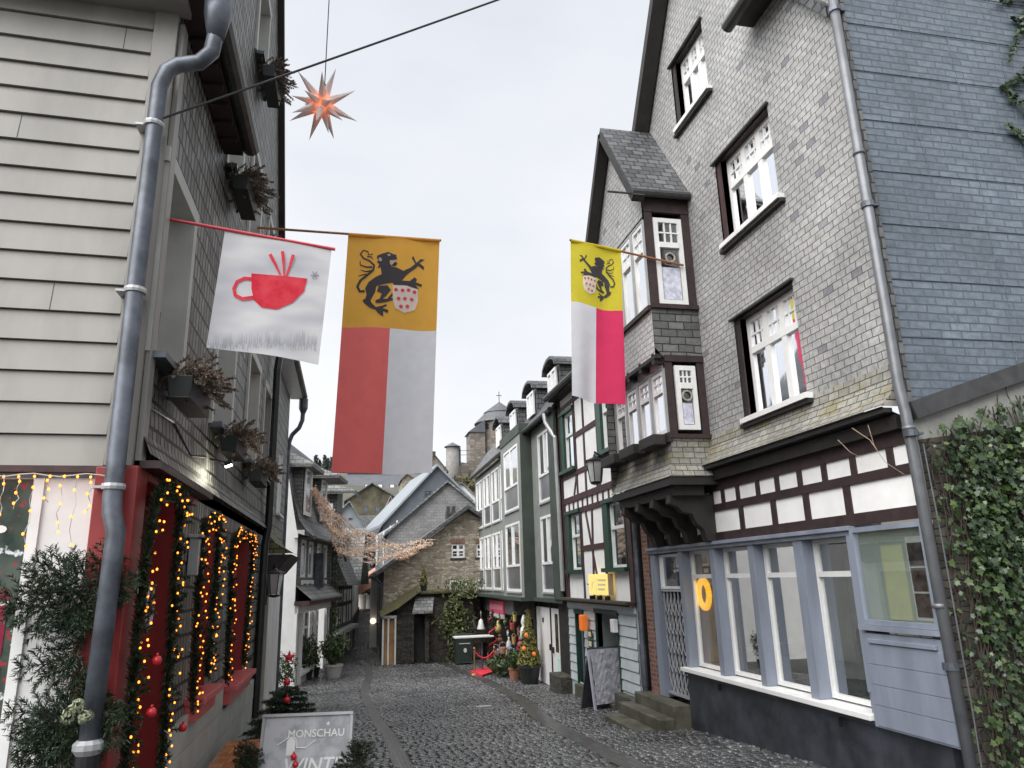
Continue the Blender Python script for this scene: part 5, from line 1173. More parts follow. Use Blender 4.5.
# ================================================================== stone house at the bend
def house_stone():
    Y = 30.5; W = Wall('y', Y, -1); h = thing('stone_house', 'tan rubble stone house with a steep dark gable at the bend', 'house', (4, Y, gz(Y)))
    xe, ze = 1.3, .42; xp, zp = 4.69, 2.75
    wi = [(4.02, 4.58, .85, 1.42), (5.05, 5.6, .85, 1.42), (3.95, 4.65, -.5, -.02), (5.0, 5.6, -.5, -.02)]
    b = MB(); W.wall(b, [(xe, -3.1), (8.2, -3.1), (8.2, ze), (xp, zp), (xe, ze)], wi); b.build('gable_wall', M['rubble'], h, recalc=False)
    for w_ in wi[:2]:
        window(h, W, *w_, .1, .07, 2, .55, glass=M['pane_dark'], sill=(.05, .05, .06), sill_mat=M['black_timber'], low_grid=(1, 2)); b = MB()
        for k in range(6): W.box(b, w_[0]-.02+k*.1, w_[0]+.06+k*.1, w_[3]+.01, w_[3]+.2, .0, .02)
        b.build('brick_lintel', M['brick'], h)
    for w_ in wi[2:]:
        window(h, W, *w_, .06, .08, 2, glass=M['pane_curtain'], sill=(.1, .06, .07)); b = MB()
        for k in range(5): W.box(b, w_[0]+.04+k*.14, w_[0]+.06+k*.14, w_[2]+.02, w_[3], .02, .035)
        b.build('window_bars', M['zinc'], h)
    b = MB(); b.quad((xe, Y, -3.1), (xe, Y+9, -2.5), (xe, Y+9, ze), (xe, Y, ze)); b.build('side_wall', M['rubble_grey'], h, recalc=False)
    b = MB()
    for s_, xo in ((1, xe-.35), (-1, 2*xp-xe+.35)):
        zo = ze-.22; b.prism([(xo, Y-.3, zo), (xp, Y-.3, zp+.06), (xp, Y-.3, zp+.24), (xo, Y-.3, zo+.16)], (0, 9.3, 0))
    b.build('roof', M['slate_roof'], h)
    b = MB(); b.bar((xe-.35, Y-.33, ze-.22), (xp, Y-.33, zp+.08), .05, .16, (0, 1, 0)); b.bar((2*xp-xe+.3, Y-.33, ze-.2), (xp, Y-.33, zp+.08), .05, .16, (0, 1, 0)); b.build('barge_board', M['dark_metal'], h)
    c = MB(); c.box(4.15, 4.6, Y+2.5, Y+3.0, 2.2, 2.95); ch = c.build('chimney', M['rubble_dark'], h); 
    for x in (4.18, 4.42): c = MB(); c.box(x, x+.14, Y+2.6, Y+2.9, 2.95, 3.2); c.build('chimney_pot', M['dark_metal'], ch)
    b = MB(); b.tube([(xe-.38, Y-.3, ze-.2), (xe-.38, Y+9, ze-.2)], .07, 6); b.tube([(xe-.36, Y-.25, ze-.25), (xe-.1, Y-.2, ze-.5), (xe-.07, Y-.1, -2.9)], .045, 6); b.build('gutter', M['dark_metal'], h)
    b = MB()
    for y in (31.5, 33.3): b.box(xe-.03, xe+.02, y, y+.6, -1.3, -.2)
    b.build('side_window', M['interior'], h)
    b = MB(); b.box(.95, 1.25, 36, 36.4, -2.9, .3); b.build('pale_pier', M['off_plaster'], h)
    # lean-to in front
    L = Wall('y', 29.3, -1); l = thing('stone_outbuilding', 'low dark rubble outbuilding with mossy slate roof in front of the tan gable', 'building', (2.8, 29.3, gz(29)))
    b = MB(); L.wall(b, [(1.75, -3.1), (4.7, -3.1), (4.7, -.55), (2.6, -.45), (1.75, -1.0)], [(2.38, 2.86, -2.95, -1.25)]); b.quad((1.75, 29.3, -3.1), (1.75, 30.5, -3.1), (1.75, 30.5, -.7), (1.75, 29.3, -1)); b.build('wall', M['rubble_dark'], l, recalc=False)
    b = MB(); b.add([(1.15, 29.0, -1.28), (1.8, 29.0, -.98), (2.65, 29.0, -.38), (2.65, 30.5, -.2), (1.8, 30.5, -.7), (1.15, 30.5, -1.1)], [(0, 1, 4, 5), (1, 2, 3, 4)]); b.box(2.5, 4.8, 29.1, 30.5, -.5, -.4); b.build('roof', M['slate_mossy'], l)
    b = MB(); b.box(2.42, 2.82, 29.45, 29.5, -2.95, -1.3); b.build('door', M['interior'], l); b = MB(); b.box(2.8, 2.95, 28.95, 29.35, -2.95, -1.25); b.box(2.3, 2.4, 29.1, 29.35, -2.95, -1.25); b.build('door_jamb', M['rubble_dark'], l)
    b = MB(); b.add([(2.3, 28.7, -1.12), (3.05, 28.7, -1.12), (3.2, 29.35, -.55), (2.5, 29.35, -.55), (2.3, 28.7, -1.2), (3.05, 28.7, -1.2), (3.2, 29.35, -.65), (2.5, 29.35, -.65)], [(0, 1, 2, 3), (0, 4, 5, 1), (1, 5, 6, 2), (0, 3, 7, 4)]); b.build('door_hood', M['slate_roof_pale'], l)
    # small white shop entrance on the corner
    b = MB()
    for x in (1.22, 1.42, 1.68): b.box(x, x+.06, 29.2, 29.28, -3.0, -1.3)
    b.box(1.2, 1.75, 29.2, 29.28, -1.35, -1.25); e = b.build('entrance_frame', M['white_paint'], l); b = MB(); b.box(1.25, 1.7, 29.32, 29.36, -3, -1.3); b.build('entrance_door', M['ochre'], e)
house_stone()
def gable_house(name, label, Y, peak, left, right, zb, depth, wall_m, roof_m, over=.25, th=.16, win=None, cat='house', skew=0):
    p, l, r = onY(*peak, Y), onY(*left, Y), onY(*right, Y); h = thing(name, label, cat, (p.x, Y, zb)); W = Wall('y', Y, -1)
    wi = []
    for (x0, y0, x1, y1) in (win or []): a, c = onY(x0, y1, Y), onY(x1, y0, Y); wi.append((a.x, c.x, a.z, c.z))
    b = MB(); W.wall(b, [(l.x, zb), (r.x, zb), (r.x, r.z), (p.x, p.z), (l.x, l.z)], wi); b.quad((l.x, Y, zb), (l.x, Y+depth, zb), (l.x, Y+depth, l.z), (l.x, Y, l.z)); b.quad((r.x, Y, zb), (r.x, Y+depth, zb), (r.x, Y+depth, r.z), (r.x, Y, r.z)); b.build('wall', wall_m, h, recalc=False)
    b = MB()
    for e in (l, r):
        d = Vector((e.x-p.x, 0, e.z-p.z)).normalized()*over; q = e+d
        b.prism([(q.x, Y-over, q.z), (p.x, Y-over, p.z+.02), (p.x, Y-over, p.z+th), (q.x, Y-over, q.z+th)], (skew, depth+over, 0))
    b.build('roof', roof_m, h)
    for w_ in wi: window(h, W, *w_, .1, .1, 2, glass=M['pane_dark'], frame=M['zinc'])
    return h
def background():
    gable_house('slate_gable_house', 'broad house with a pale grey slate gable behind the stone house', 40, (447, 483), (388, 533), (482, 511), -2.9, 12, M['slate_wall_grey'], M['slate_roof_pale'], th=.14)
    gable_house('dark_gable_house', 'house with a dark slate gable and a long bright roof slope', 47, (437, 467), (383, 524), (470, 500), -2.5, 8, M['slate_gable_dark'], M['zinc_roof'], .3, win=[(424, 491, 432, 498)], skew=-1.1)
    s = thing('conservatory', 'white glazed lean-to under the bright roof slope', 'building', onY(390, 530, 43.5)); b = MB(); a, c = onY(377, 540, 43.5), onY(397, 524, 43.5); b.add([(a.x, 43.5, a.z-1.5), (c.x, 43.5, a.z-1.5), (c.x, 43.5, c.z), (a.x, 43.5, a.z+.2), (a.x, 46, a.z-1.5), (c.x, 46, a.z-1.5), (c.x, 46, c.z+.2), (a.x, 46, a.z+.4)], [(0, 1, 2, 3), (1, 5, 6, 2), (0, 3, 7, 4), (3, 2, 6, 7)]); b.build('glazing', M['zinc_roof'], s)
    b = MB()
    for k in range(4): x = a.x+(c.x-a.x)*k/3; b.bar((x, 43.45, a.z-1.4), (x, 43.45, a.z+.2+(c.z-a.z)*k/3), .08, .05)
    b.build('glazing_bar', M['white_paint'], s)
    gable_house('pink_gable_house', 'house with a narrow salmon pink gable', 66, (390.5, 497), (379, 524), (398, 516), 0, 10, M['salmon'], M['zinc_roof'], .15, win=[(386.5, 508, 388.2, 510.5), (390.3, 507, 392, 509.5)])
    gable_house('grey_gable_house', 'house with a blue grey slate gable below the mossy hillside house', 55, (349.5, 503), (331, 520), (369, 535), -2, 9, M['slate_gable'], M['slate_roof_pale'], .3, win=[(348.5, 518, 352.5, 520.5)])
    gable_house('ochre_house', 'mossy ochre house with tall white windows on the hillside', 82, (372, 484), (347, 500), (398, 499), 3, 9, M['mossy_wall'], M['slate_roof_pale'], .4, win=[(363.5, 506, 368, 512), (375, 506, 380, 512)])
    # long slate roofed building on the hill
    Y = 112; W = Wall('y', Y, -1); a, c, d = onY(346, 497, Y), onY(404, 494, Y), onY(404, 474, Y+8)
    h = thing('long_slate_building', 'long grey slate roofed building with rows of small dormers on the hill', 'building', (a.x, Y, a.z-5)); b = MB(); b.quad((a.x, Y, a.z-6), (c.x, Y, a.z-6), (c.x, Y, c.z), (a.x, Y, c.z)); b.build('wall', M['rubble_grey'], h, recalc=False)
    b = MB(); b.quad((a.x-.5, Y-.5, c.z-.3), (c.x+.5, Y-.5, c.z-.3), (c.x, Y+8, d.z), (a.x, Y+8, d.z)); b.quad((a.x, Y+16, c.z), (c.x, Y+16, c.z), (c.x, Y+8, d.z), (a.x, Y+8, d.z)); b.build('roof', M['slate_hill'], h, recalc=False)
    b = MB(); b.box(a.x, c.x, Y+7.8, Y+8.2, d.z-.1, d.z+.25); b.build('ridge', M['black_timber'], h)
    for i, (x, y) in enumerate([(367, 486.5), (380, 486.5), (392, 486.5), (370, 492), (376, 492), (381.5, 492), (387, 492), (393, 492)]):
        t = (496-y)/22*8; p = onY(x, y, Y+t-.3); b = MB(); b.box(p.x-.42, p.x+.42, p.y-.5, p.y+2.0, p.z-.35, p.z+.3); dm = b.build('dormer', M['slate_hill'], h); b = MB(); b.box(p.x-.3, p.x+.3, p.y-.53, p.y-.5, p.z-.28, p.z+.22); b.build('dormer_window', M['white_paint'], dm)
    Y = 98; a, c = onY(362, 512, Y), onY(408, 499, Y); h = thing('lower_slate_building', 'plain slate building just below the long dormered roof', 'building', (a.x, Y, a.z)); b = MB(); b.box(a.x, c.x, Y, Y+8, a.z-3, c.z-.6); b.build('wall', M['rubble_grey'], h); b = MB(); b.prism([(a.x-.5, Y-.5, c.z-.7), (a.x-.5, Y+4, c.z+1.0), (a.x-.5, Y+8.5, c.z-.7)], (c.x-a.x+1, 0, 0)); b.build('roof', M['slate_hill'], h)
    gable_house('hill_cottage', 'small stone cottage with a pale roof beside the long dormered building', 104, (407, 474.5), (402, 479), (422, 484), 8, 7, M['rubble'], M['slate_roof_pale'], .3)
    gable_house('brick_gable_house', 'house with a brown stepped gable below the round castle turret', 96, (434, 455), (425, 470), (447, 471), 7, 7, M['rubble'], M['slate_hill'], .3)
    b = MB(); p = onY(433, 455, 97); q = thing('chimney_stack', 'chimney stack on the brown gable', 'chimney', (p.x, 97, p.z-1)); b.box(p.x-.35, p.x+.35, 97, 97.7, p.z-1.5, p.z+.5); b.build('stack', M['rubble_dark'], q)
    gable_house('orange_cottage', 'low house with an orange brick end above the grey gable', 88, (452, 479), (441, 487), (458, 488), 6, 6, M['brick'], M['slate_hill'], .3)
    gable_house('pale_roofed_house', 'house with a pale slate roof beside the green clad house', 62, (462, 484), (452, 487), (478, 500), -1, 9, M['white_plaster'], M['slate_roof_pale'], .3)
    # castle
    Y = 125; t = thing('castle_tower', 'big round castle keep with a two tiered slate cone', 'tower', onY(504, 470, Y)-Vector((0, 0, 6))); c = onY(504, 420, Y); r = 4.15; cz = c.z
    b = MB(); b.lathe([(r+.1, cz-18), (r, cz-1), (r, cz+.3)], (c.x, Y+4, 0), 32); b.build('drum', M['rubble_castle'], t, smooth=True)
    p1, p2 = onY(504, 408, Y).z, onY(504, 397, Y).z
    b = MB(); b.lathe([(r+.55, cz), (r+.5, cz+.15), (2.7, p1-.1)], (c.x, Y+4, 0), 32); b.lathe([(2.95, p1-.15), (2.85, p1), (.1, p2), (.02, p2+.8)], (c.x, Y+4, 0), 32); b.build('cone_roof', M['slate_hill'], t)
    b = MB(); b.tube([(c.x, Y+4, p2), (c.x, Y+4, p2+2.0)], .07, 5); b.box(c.x-.5, c.x+.5, Y+3.95, Y+4.05, p2+1.2, p2+1.3); b.build('weather_vane', M['black_metal'], t)
    for k in range(5):
        a = -2.35+k*.42; b = MB(); q = Vector((c.x+(r+.01)*math.cos(a), Y+4+(r+.01)*math.sin(a), cz-1.0)); b.obox(q, (-.35*math.sin(a), .35*math.cos(a), 0), (.06*math.cos(a), .06*math.sin(a), 0), (0, 0, .5)); b.build('loophole', M['interior'], t)
    a, d = onY(470.5, 431, Y), onY(482, 424, Y)
    an = thing('stair_turret', 'square stone stair turret leaning against the big castle keep', 'tower', (a.x, Y, a.z-14)); b = MB(); b.box(a.x, d.x+.6, Y+.5, Y+5, a.z-16, a.z); b.build('wall', M['rubble_castle'], an); b = MB(); b.prism([(a.x-.35, Y+.2, a.z-.1), (d.x+.6, Y+.2, a.z-.1), (d.x+.6, Y+.2, d.z+.9)], (0, 5, 0)); b.build('roof', M['slate_hill'], an)
    Y = 116; c = onY(452.5, 447, Y); r = 1.05; t2 = thing('round_turret', 'small round turret with a low cone roof among the castle ruins', 'tower', (c.x, Y, c.z-8)); b = MB(); b.lathe([(r+.02, c.z-9), (r, c.z)], (c.x, Y, 0), 20); b.build('drum', M['castle_grey'], t2, smooth=True); b = MB(); b.lathe([(r+.3, c.z-.05), (r+.28, c.z+.05), (.04, c.z+.75)], (c.x, Y, 0), 20); b.build('cone_roof', M['slate_hill'], t2)
    b = MB()
    for z in (-.6, -1.3): b.tube([(c.x+1.1, Y, c.z+z), (c.x+3.2, Y, c.z+z+.05)], .05, 4)
    b.tube([(c.x+1.15, Y, c.z-3), (c.x+1.15, Y, c.z-.2)], .2, 5); b.build('scaffold_rail', M['zinc'], t2)
    r_ = thing('castle_ruin', 'crumbling castle curtain wall below the big keep', 'wall', onY(465, 480, 118)); b = MB(); P = [(440, 470), (446, 466), (452, 468), (460, 462), (466, 463), (471, 460), (478, 462), (486, 466), (500, 468), (500, 500), (440, 500)]; b.prism([onY(x, y, 119) for x, y in P], (0, 1.2, 0)); b.build('wall', M['rubble_castle'], r_)
    # bare scrub on the slope under the keep
    sc = thing('hillside_scrub', 'brown winter bushes on the slope under the castle keep', 'bushes', onY(470, 485, 108)); pts = []
    for k in range(900): x, y = RNG.uniform(446, 492), RNG.normal(483, 4); p = onY(x, y+.12*abs(x-470), RNG.uniform(102, 112)); pts.append(tuple(p))
    V, F = leaves(np.array(pts), np.tile((0, -1, .5), (len(pts), 1)), .45, OVAL, .8); raw_mesh('foliage', V, fan(F), M['scrub'], sc)
    # hillside trees and conifers along the ridge
    for k in range(22):
        x = [316, 320, 325, 328, 332, 336, 338, 342, 346, 351, 356, 361, 367, 373, 380, 386, 392, 398, 405, 412, 418, 424][k]; y = 455+RNG.uniform(-2, 5)+(6 if k > 7 else 0)+abs(k-5)*.3; Yt = 195+RNG.uniform(0, 25); p = onY(x, y, Yt); zb = hill(p.x, Yt)-1
        if p.z-zb < 4: p.z = zb+5
        t = thing('conifer', 'dark conifer on the ridge above the town', 'tree', (p.x, Yt, zb), 'conifers along the ridge'); H_ = p.z-zb; n = 420; z = RNG.uniform(.12, 1, n); a = RNG.uniform(0, 6.28, n); rr = (1-z)*H_*.2*(.4+.6*RNG.uniform(0, 1, n)**.5)+.15
        P = np.stack([p.x+rr*np.cos(a), Yt+rr*np.sin(a), zb+z*H_], 1); N = np.stack([np.cos(a), np.sin(a), np.full(n, -.3)], 1)
        V, F = leaves(P, N, .55, OVAL, .5); raw_mesh('crown', V, fan(F), M['ridge'], t); b = MB(); b.tube([(p.x, Yt, zb), (p.x, Yt, zb+H_*.9)], [.3, .05], 5); b.build('trunk', M['twig'], t)
    for k in range(6):
        x, y, Yt = RNG.uniform(340, 440), RNG.uniform(486, 508), RNG.uniform(70, 92); p = onY(x, y, Yt); zb = hill(p.x, Yt)
        if p.z < zb+1.5: continue
        t = thing('hillside_tree', 'bare brown green tree between the hillside roofs', 'tree', (p.x, Yt, zb), 'trees between the hillside roofs'); n = 260; a = RNG.normal(0, 1, (n, 3)); a /= np.linalg.norm(a, axis=1)[:, None]; R_ = 1.2*RNG.uniform(.3, 1, n)**.5; P = np.array(p)-np.array((0, 0, 1))+a*R_[:, None]
        V, F = leaves(P, a, .22, OVAL, .7); raw_mesh('crown', V, fan(F), M['scrub'], t); b = MB(); b.tube([(p.x, Yt, zb-.5), p], [.18, .05], 5); b.build('trunk', M['twig'], t)
M['slate_wall_grey'] = tiles('grey slate gable', (.2, .2, .2), (.275, .275, .27), (.14, .14, .14), .3, .16, (.26, .26, .24), .2, .6, .008, .04, .5)
M['zinc_roof'] = paint('bright metal roof', (.27, .3, .325), .4, .08, 1, 0, .3)
M['salmon'] = paint('salmon render', (.5, .2, .15), .85, .08, 1, .05)
M['slate_gable'] = paint('blue grey slate gable', (.2, .22, .235), .6, .12, 2, .1)
M['mossy_wall'] = paint('mossy ochre wall', (.10, .09, .058), .9, .5, .7, .1)
M['slate_gable_dark'] = paint('dark slate gable', (.10, .115, .135), .6, .15, 2, .1)
M['slate_hill'] = paint('distant slate', (.085, .09, .10), .5, .14, .6, .05)
M['castle_grey'] = paint('castle grey stone', (.19, .18, .17), .85, .2, 1, .1)
M['scrub'] = island('winter scrub', (.06, .05, .03), (.15, .12, .07), .9, mid=(.08, .085, .035))
M['ridge'] = island('ridge conifers', (.03, .045, .04), (.07, .09, .075), .9)
background()
# ================================================================== flags
LION = [[(380,200),(430,235),(520,250),(590,280),(600,330),(560,380),(480,400),(400,420),(340,440),(330,500),(300,560),(290,590),(240,580),(255,520),(240,460),(270,400),(330,350),(385,320),(375,260)],
 [(345,135),(395,115),(440,100),(480,118),(512,125),(522,170),(500,190),(528,212),(505,240),(470,238),(440,250),(400,270),(370,255),(345,265),(360,225),(338,205),(352,185),(336,160)],
 [(590,270),(640,240),(690,195),(655,140),(672,120),(690,165),(702,182),(740,140),(778,145),(728,182),(772,215),(770,247),(718,212),(690,240),(640,285),(600,325),(570,310)],
 [(480,388),(560,372),(640,368),(685,325),(708,345),(695,372),(755,388),(748,412),(695,400),(728,440),(690,437),(620,415),(500,425)],
 [(245,560),(290,575),(300,600),(340,640),(395,625),(430,608),(440,622),(400,648),(452,662),(448,692),(405,678),(408,728),(385,715),(355,692),(340,668),(290,650),(235,605),(220,575)],
 [(360,435),(440,428),(470,470),(430,530),(400,560),(440,556),(480,500),(495,515),(470,550),(502,545),(500,562),(430,590),(370,602),(335,600),(335,575),(370,560),(390,510),(345,490)]]
TAIL = [([(238,488),(195,492),(172,445),(198,385),(255,335),(308,285),(316,235),(270,190),(222,170),(190,130),(215,90),(255,100),(266,135),(300,125)], 26), ([(300,255),(245,255),(192,235),(188,195)], 20), ([(300,290),(245,300),(196,285)], 18), ([(265,325),(215,330),(175,345)], 16), ([(250,150),(290,155),(305,180)], 16)]
SHIELD = [(485,425),(600,418),(715,440),(718,560),(690,640),(595,678),(510,640),(488,560)]
DOTS = [(515,468),(575,468),(630,460),(685,472),(540,550),(597,545),(660,545),(563,622),(622,615)]
def stroke(pts, w0, taper=.4):
    P = [Vector(p) for p in pts]; l, r = [], []; n = len(P)
    for i, p in enumerate(P):
        d = P[min(i+1, n-1)]-P[max(i-1, 0)]; d.normalize(); q = Vector((-d.y, d.x))*(w0/2)*(1-(1-taper)*i/(n-1)); l.append(p+q); r.append(p-q)
    return [[l[i], l[i+1], r[i+1], r[i]] for i in range(n-1)]
def cloth(parent, name, fn, ns, ntt, matfn, mats):
    V = [fn(i/ns, j/ntt, 0) for j in range(ntt+1) for i in range(ns+1)]; F = []; mi = []
    for j in range(ntt):
        for i in range(ns): F.append((j*(ns+1)+i, j*(ns+1)+i+1, (j+1)*(ns+1)+i+1, (j+1)*(ns+1)+i)); mi.append(matfn((i+.5)/ns, (j+.5)/ntt))
    return raw_mesh(name, V, F, mats, parent, True, mi=mi)
def emblem(parent, name, polys, m, fn, tost, d, lim=38):
    b = MB()
    for k, pl in enumerate(polys):
        P = [Vector((p[0], p[1], 0)) for p in pl]
        todo = [tuple((P[i].x, P[i].y) for i in tri) for tri in tessellate_polygon([P])]
        while todo:
            T_ = todo.pop(); e_ = [(T_[i][0]-T_[(i+1) % 3][0])**2+(T_[i][1]-T_[(i+1) % 3][1])**2 for i in range(3)]; i = e_.index(max(e_))
            if e_[i] > lim*lim: a_, b_, c_ = T_[i], T_[(i+1) % 3], T_[(i+2) % 3]; m_ = ((a_[0]+b_[0])/2, (a_[1]+b_[1])/2); todo += [(a_, m_, c_), (m_, b_, c_)]
            else: b.add([fn(*tost(*q), d+.0006*(k % 12)) for q in T_], [(0, 1, 2)])
    return b.build(name, m, parent, recalc=False)
def town_flag(label, TL, TR, H, dx, pole, mats, mirror, ph):
    TL, TR = Vector(TL), Vector(TR); t_ = thing('town_flag', label, 'flag', pole[0], 'town flags hung across the street')
    def fn(s, t, d):
        amp = .028+.05*t
        return TL.lerp(TR, s)+Vector((dx*t, amp*math.sin(7*s+ph+2.2*t)+.015*math.sin(15*s+ph*2-3*t)*t-d, -H*t-.012*math.sin(math.pi*s)))
    half = lambda s, t: 0 if t < .405 else (1 if (s < .5) != mirror else 2)
    cloth(t_, 'cloth', fn, 40, 74, half, mats)
    def st(x, y):
        s = (x-73+.03*y)/841; t = (y+45)/2157
        return (1-s if mirror else s), t
    em = emblem(t_, 'lion_emblem', LION+[q for p, w_ in TAIL for q in stroke(p, w_)], M['lion'], fn, st, .006)
    if not mirror: emblem(em, 'face_print', [[(430,125),(455,122),(462,138),(440,145)], [(350,165),(375,160),(385,190),(365,200)], [(455,185),(500,180),(515,170),(512,185),(470,235),(455,215)]], M['lion_line'], fn, st, .014)
    sh = emblem(t_, 'shield', [SHIELD], M['flag_white'], fn, st, .016)
    emblem(sh, 'red_spot', [[(x+18*math.cos(a), y+18*math.sin(a)) for a in np.linspace(0, 5.5, 8)] for x, y in DOTS], M['flag_spot'], fn, st, .018)
    b = MB(); b.tube(pole, .018, 8); b.build('pole', M['pole_brown'], t_); b = MB(); b.tube([TL+Vector((0, 0, .0)), TR], .026, 8); b.build('sleeve', mats[0], t_)
M['lion'] = cloth_mat('printed lion grey', (.075, .07, .085), .3); M['lion_line'] = cloth_mat('printed pale line', (.6, .5, .4), .3)
M['flag_white'] = cloth_mat('white flag cloth', (.88, .88, .93), .5); M['flag_spot'] = cloth_mat('printed red spot', (.72, .1, .14), .3)
M['flag_yellow'] = cloth_mat('golden flag cloth', (.9, .48, .09), .5); M['flag_lemon'] = cloth_mat('lemon flag cloth', (.80, .68, .06), .5)
M['flag_red'] = cloth_mat('faded red flag cloth', (.95, .21, .2), .55); M['flag_pink'] = cloth_mat('crimson flag cloth', (.88, .06, .17), .5)
M['pole_brown'] = paint('varnished pole', (.3, .12, .05), .45, .2, 10, .05)
town_flag('long golden, red and white flag with a lion on the left pole', (-.16, 9.77, 4.80), (1.15, 9.77, 4.80), 3.41, -.12, [(-1.4, 9.8, 4.83), (1.17, 9.77, 4.81)], [M['flag_yellow'], M['flag_red'], M['flag_white']], False, 1.0)
town_flag('smaller lemon, white and crimson flag with a lion hung from the oriel', (3.17, 9.8, 4.97), (3.97, 9.8, 4.85), 2.47, -.13, [(5.0, 9.8, 4.68), (3.15, 9.8, 4.98)], [M['flag_lemon'], M['flag_pink'], M['flag_white']], True, 2.4)
def cup_banner():
    Y = 5.27; TL, TR = Vector((-.98, Y, 2.575)), Vector((-.205, Y, 2.47)); t_ = thing('cup_banner', 'translucent white banner printed with a steaming red cup', 'banner', (-1.4, Y, 2.62))
    fn = lambda s, t, d: TL.lerp(TR, s)+Vector((-.065*t, .012*math.sin(6*s+1)*(.4+t)-d, -.93*t+.03*math.sin(s*3.1)*t*.3))
    cl = cloth(t_, 'cloth', fn, 24, 24, lambda s, t: 0, [M['banner']])
    def st(x, y): s = (x-62+(y-75)*.13)/290; return s, (y-75-s*55)/300
    cup = [(132,195),(170,200),(278,212),(270,245),(240,275),(200,292),(160,285),(140,265),(133,235)]
    ring = [(132,210),(115,207),(96,215),(88,232),(92,250),(110,260),(140,258)]
    e = emblem(t_, 'red_cup', [cup]+[q for q in stroke(ring, 9, 1)]+[q for p in ([(180,147),(195,175),(208,203)], [(213,140),(216,170),(218,206)], [(242,150),(233,178),(224,206)]) for q in stroke(p, 9, .5)], M['cup_red'], fn, st, .006, 16)
    emblem(t_, 'snowflake', [q for a in range(3) for q in stroke([(298-11*math.cos(a*1.05), 203-11*math.sin(a*1.05)), (298, 203), (298+11*math.cos(a*1.05), 203+11*math.sin(a*1.05))], 3, 1)], M['flake'], fn, st, .005)
    emblem(t_, 'frost_line', [q for k in range(110) for q in stroke([(28+2.5*k, 388-RNG.uniform(0, 22)+.1*k), (28.5+2.5*k, 378-RNG.uniform(0, 34))], 1.3, .3)], M['flake'], fn, st, .004)
    b = MB(); b.tube([(-1.4, Y, 2.62), (-.18, Y, 2.46)], .013, 8); b.build('pole', M['pole_red'], t_)
def banner_mat():
    m, t, p = mat('printed banner'); q = nd(t, 'ShaderNodeTexCoord'); mp_ = nd(t, 'ShaderNodeMapping'); mp_.inputs['Scale'].default_value = (1, 1, 2.4); t.links.new(q.outputs['Object'], mp_.inputs[0])
    c, f = noise_col(t, (.60, .61, .67), (.86, .86, .88), 1.5, 2, .36, .6, vec=mp_.outputs[0]); t.links.new(c, p.inputs['Base Color']); p.inputs['Roughness'].default_value = .7
    tr = nd(t, 'ShaderNodeBsdfTranslucent'); t.links.new(c, tr.inputs[0]); ms = nd(t, 'ShaderNodeMixShader'); ms.inputs[0].default_value = .5; o = t.nodes['Material Output']
    t.links.new(p.outputs[0], ms.inputs[1]); t.links.new(tr.outputs[0], ms.inputs[2]); t.links.new(ms.outputs[0], o.inputs[0]); return m
M['banner'] = banner_mat(); M['cup_red'] = cloth_mat('printed cup red', (.68, .03, .06), .4, c2=(.8, .09, .12), scale=7); M['flake'] = cloth_mat('printed grey flake', (.36, .36, .4), .4); M['pole_red'] = paint('red pole', (.5, .04, .06), .4, .1, 9, .05)
cup_banner()
# ================================================================== star and cables
def star():
    c = Vector((-.46, 7.5, 5.29)); t = thing('paper_star', 'white many pointed paper star glowing orange at its heart', 'star', c)
    dirs = []; g = math.pi*(3-5**.5); n = 22
    for i in range(n): y = 1-2*(i+.5)/n; r = math.sqrt(1-y*y); dirs.append(Vector((r*math.cos(g*i+.5), r*math.sin(g*i+.5), y)))
    b = MB(); b.sphere(c, .084, 14, 8); b.build('lit_core', M['star_core'], t, smooth=True)
    proto = None
    for i, d in enumerate(dirs):
        L_ = .43*(1 if i % 3 else .8)
        if proto is None:
            b = MB(); k = 5
            ring = [c+Vector((.058*math.cos(a), .058*math.sin(a), .06)) for a in np.arange(k)*2*math.pi/k]; b.add(ring+[c+Vector((0, 0, .36))], [(i_, (i_+1) % k, k) for i_ in range(k)]); proto = o = b.build('spike', M['star_paper'], t)
        else: o = proto.copy(); COL.objects.link(o); o.parent = t
        o.rotation_euler = d.to_track_quat('Z', 'Y').to_euler(); o.scale = (1, 1, L_/.36)
    b = MB(); b.tube([c+Vector((.02, 0, .2)), c+Vector((.03, 0, 1.6)), c+Vector((.03, 0, 3.4))], .006, 5); b.tube([c+Vector((.02, 0, .17)), c+Vector((.02, 0, .27))], .014, 6); b.build('hanging_wire', M['black_metal'], t)
    b = MB(); b.tube([(-1.4, 7.5, 8.5), (-.43, 7.5, 8.66), (2, 7.5, 8.5), (5.2, 7.5, 9.3)], .008, 5); b.build('span_cable', M['black_metal'], None, loc=(2, 7.5, 8.6), label='black cable above the frame carrying the paper star', cat='cable')
    A = onX(163, 118, -1.38); P = onY(490, 0, 5.25); d = (P-A); E_ = A+d*((5.2-A.x)/d.x)
    b = MB(); b.tube([A+(E_-A)*k/12-Vector((0, 0, .10*math.sin(math.pi*k/12)))*.3 for k in range(13)], .009, 6); b.build('overhead_cable', M['black_metal'], None, loc=A, label='black overhead cable running from the grey corner up over the street', cat='cable')
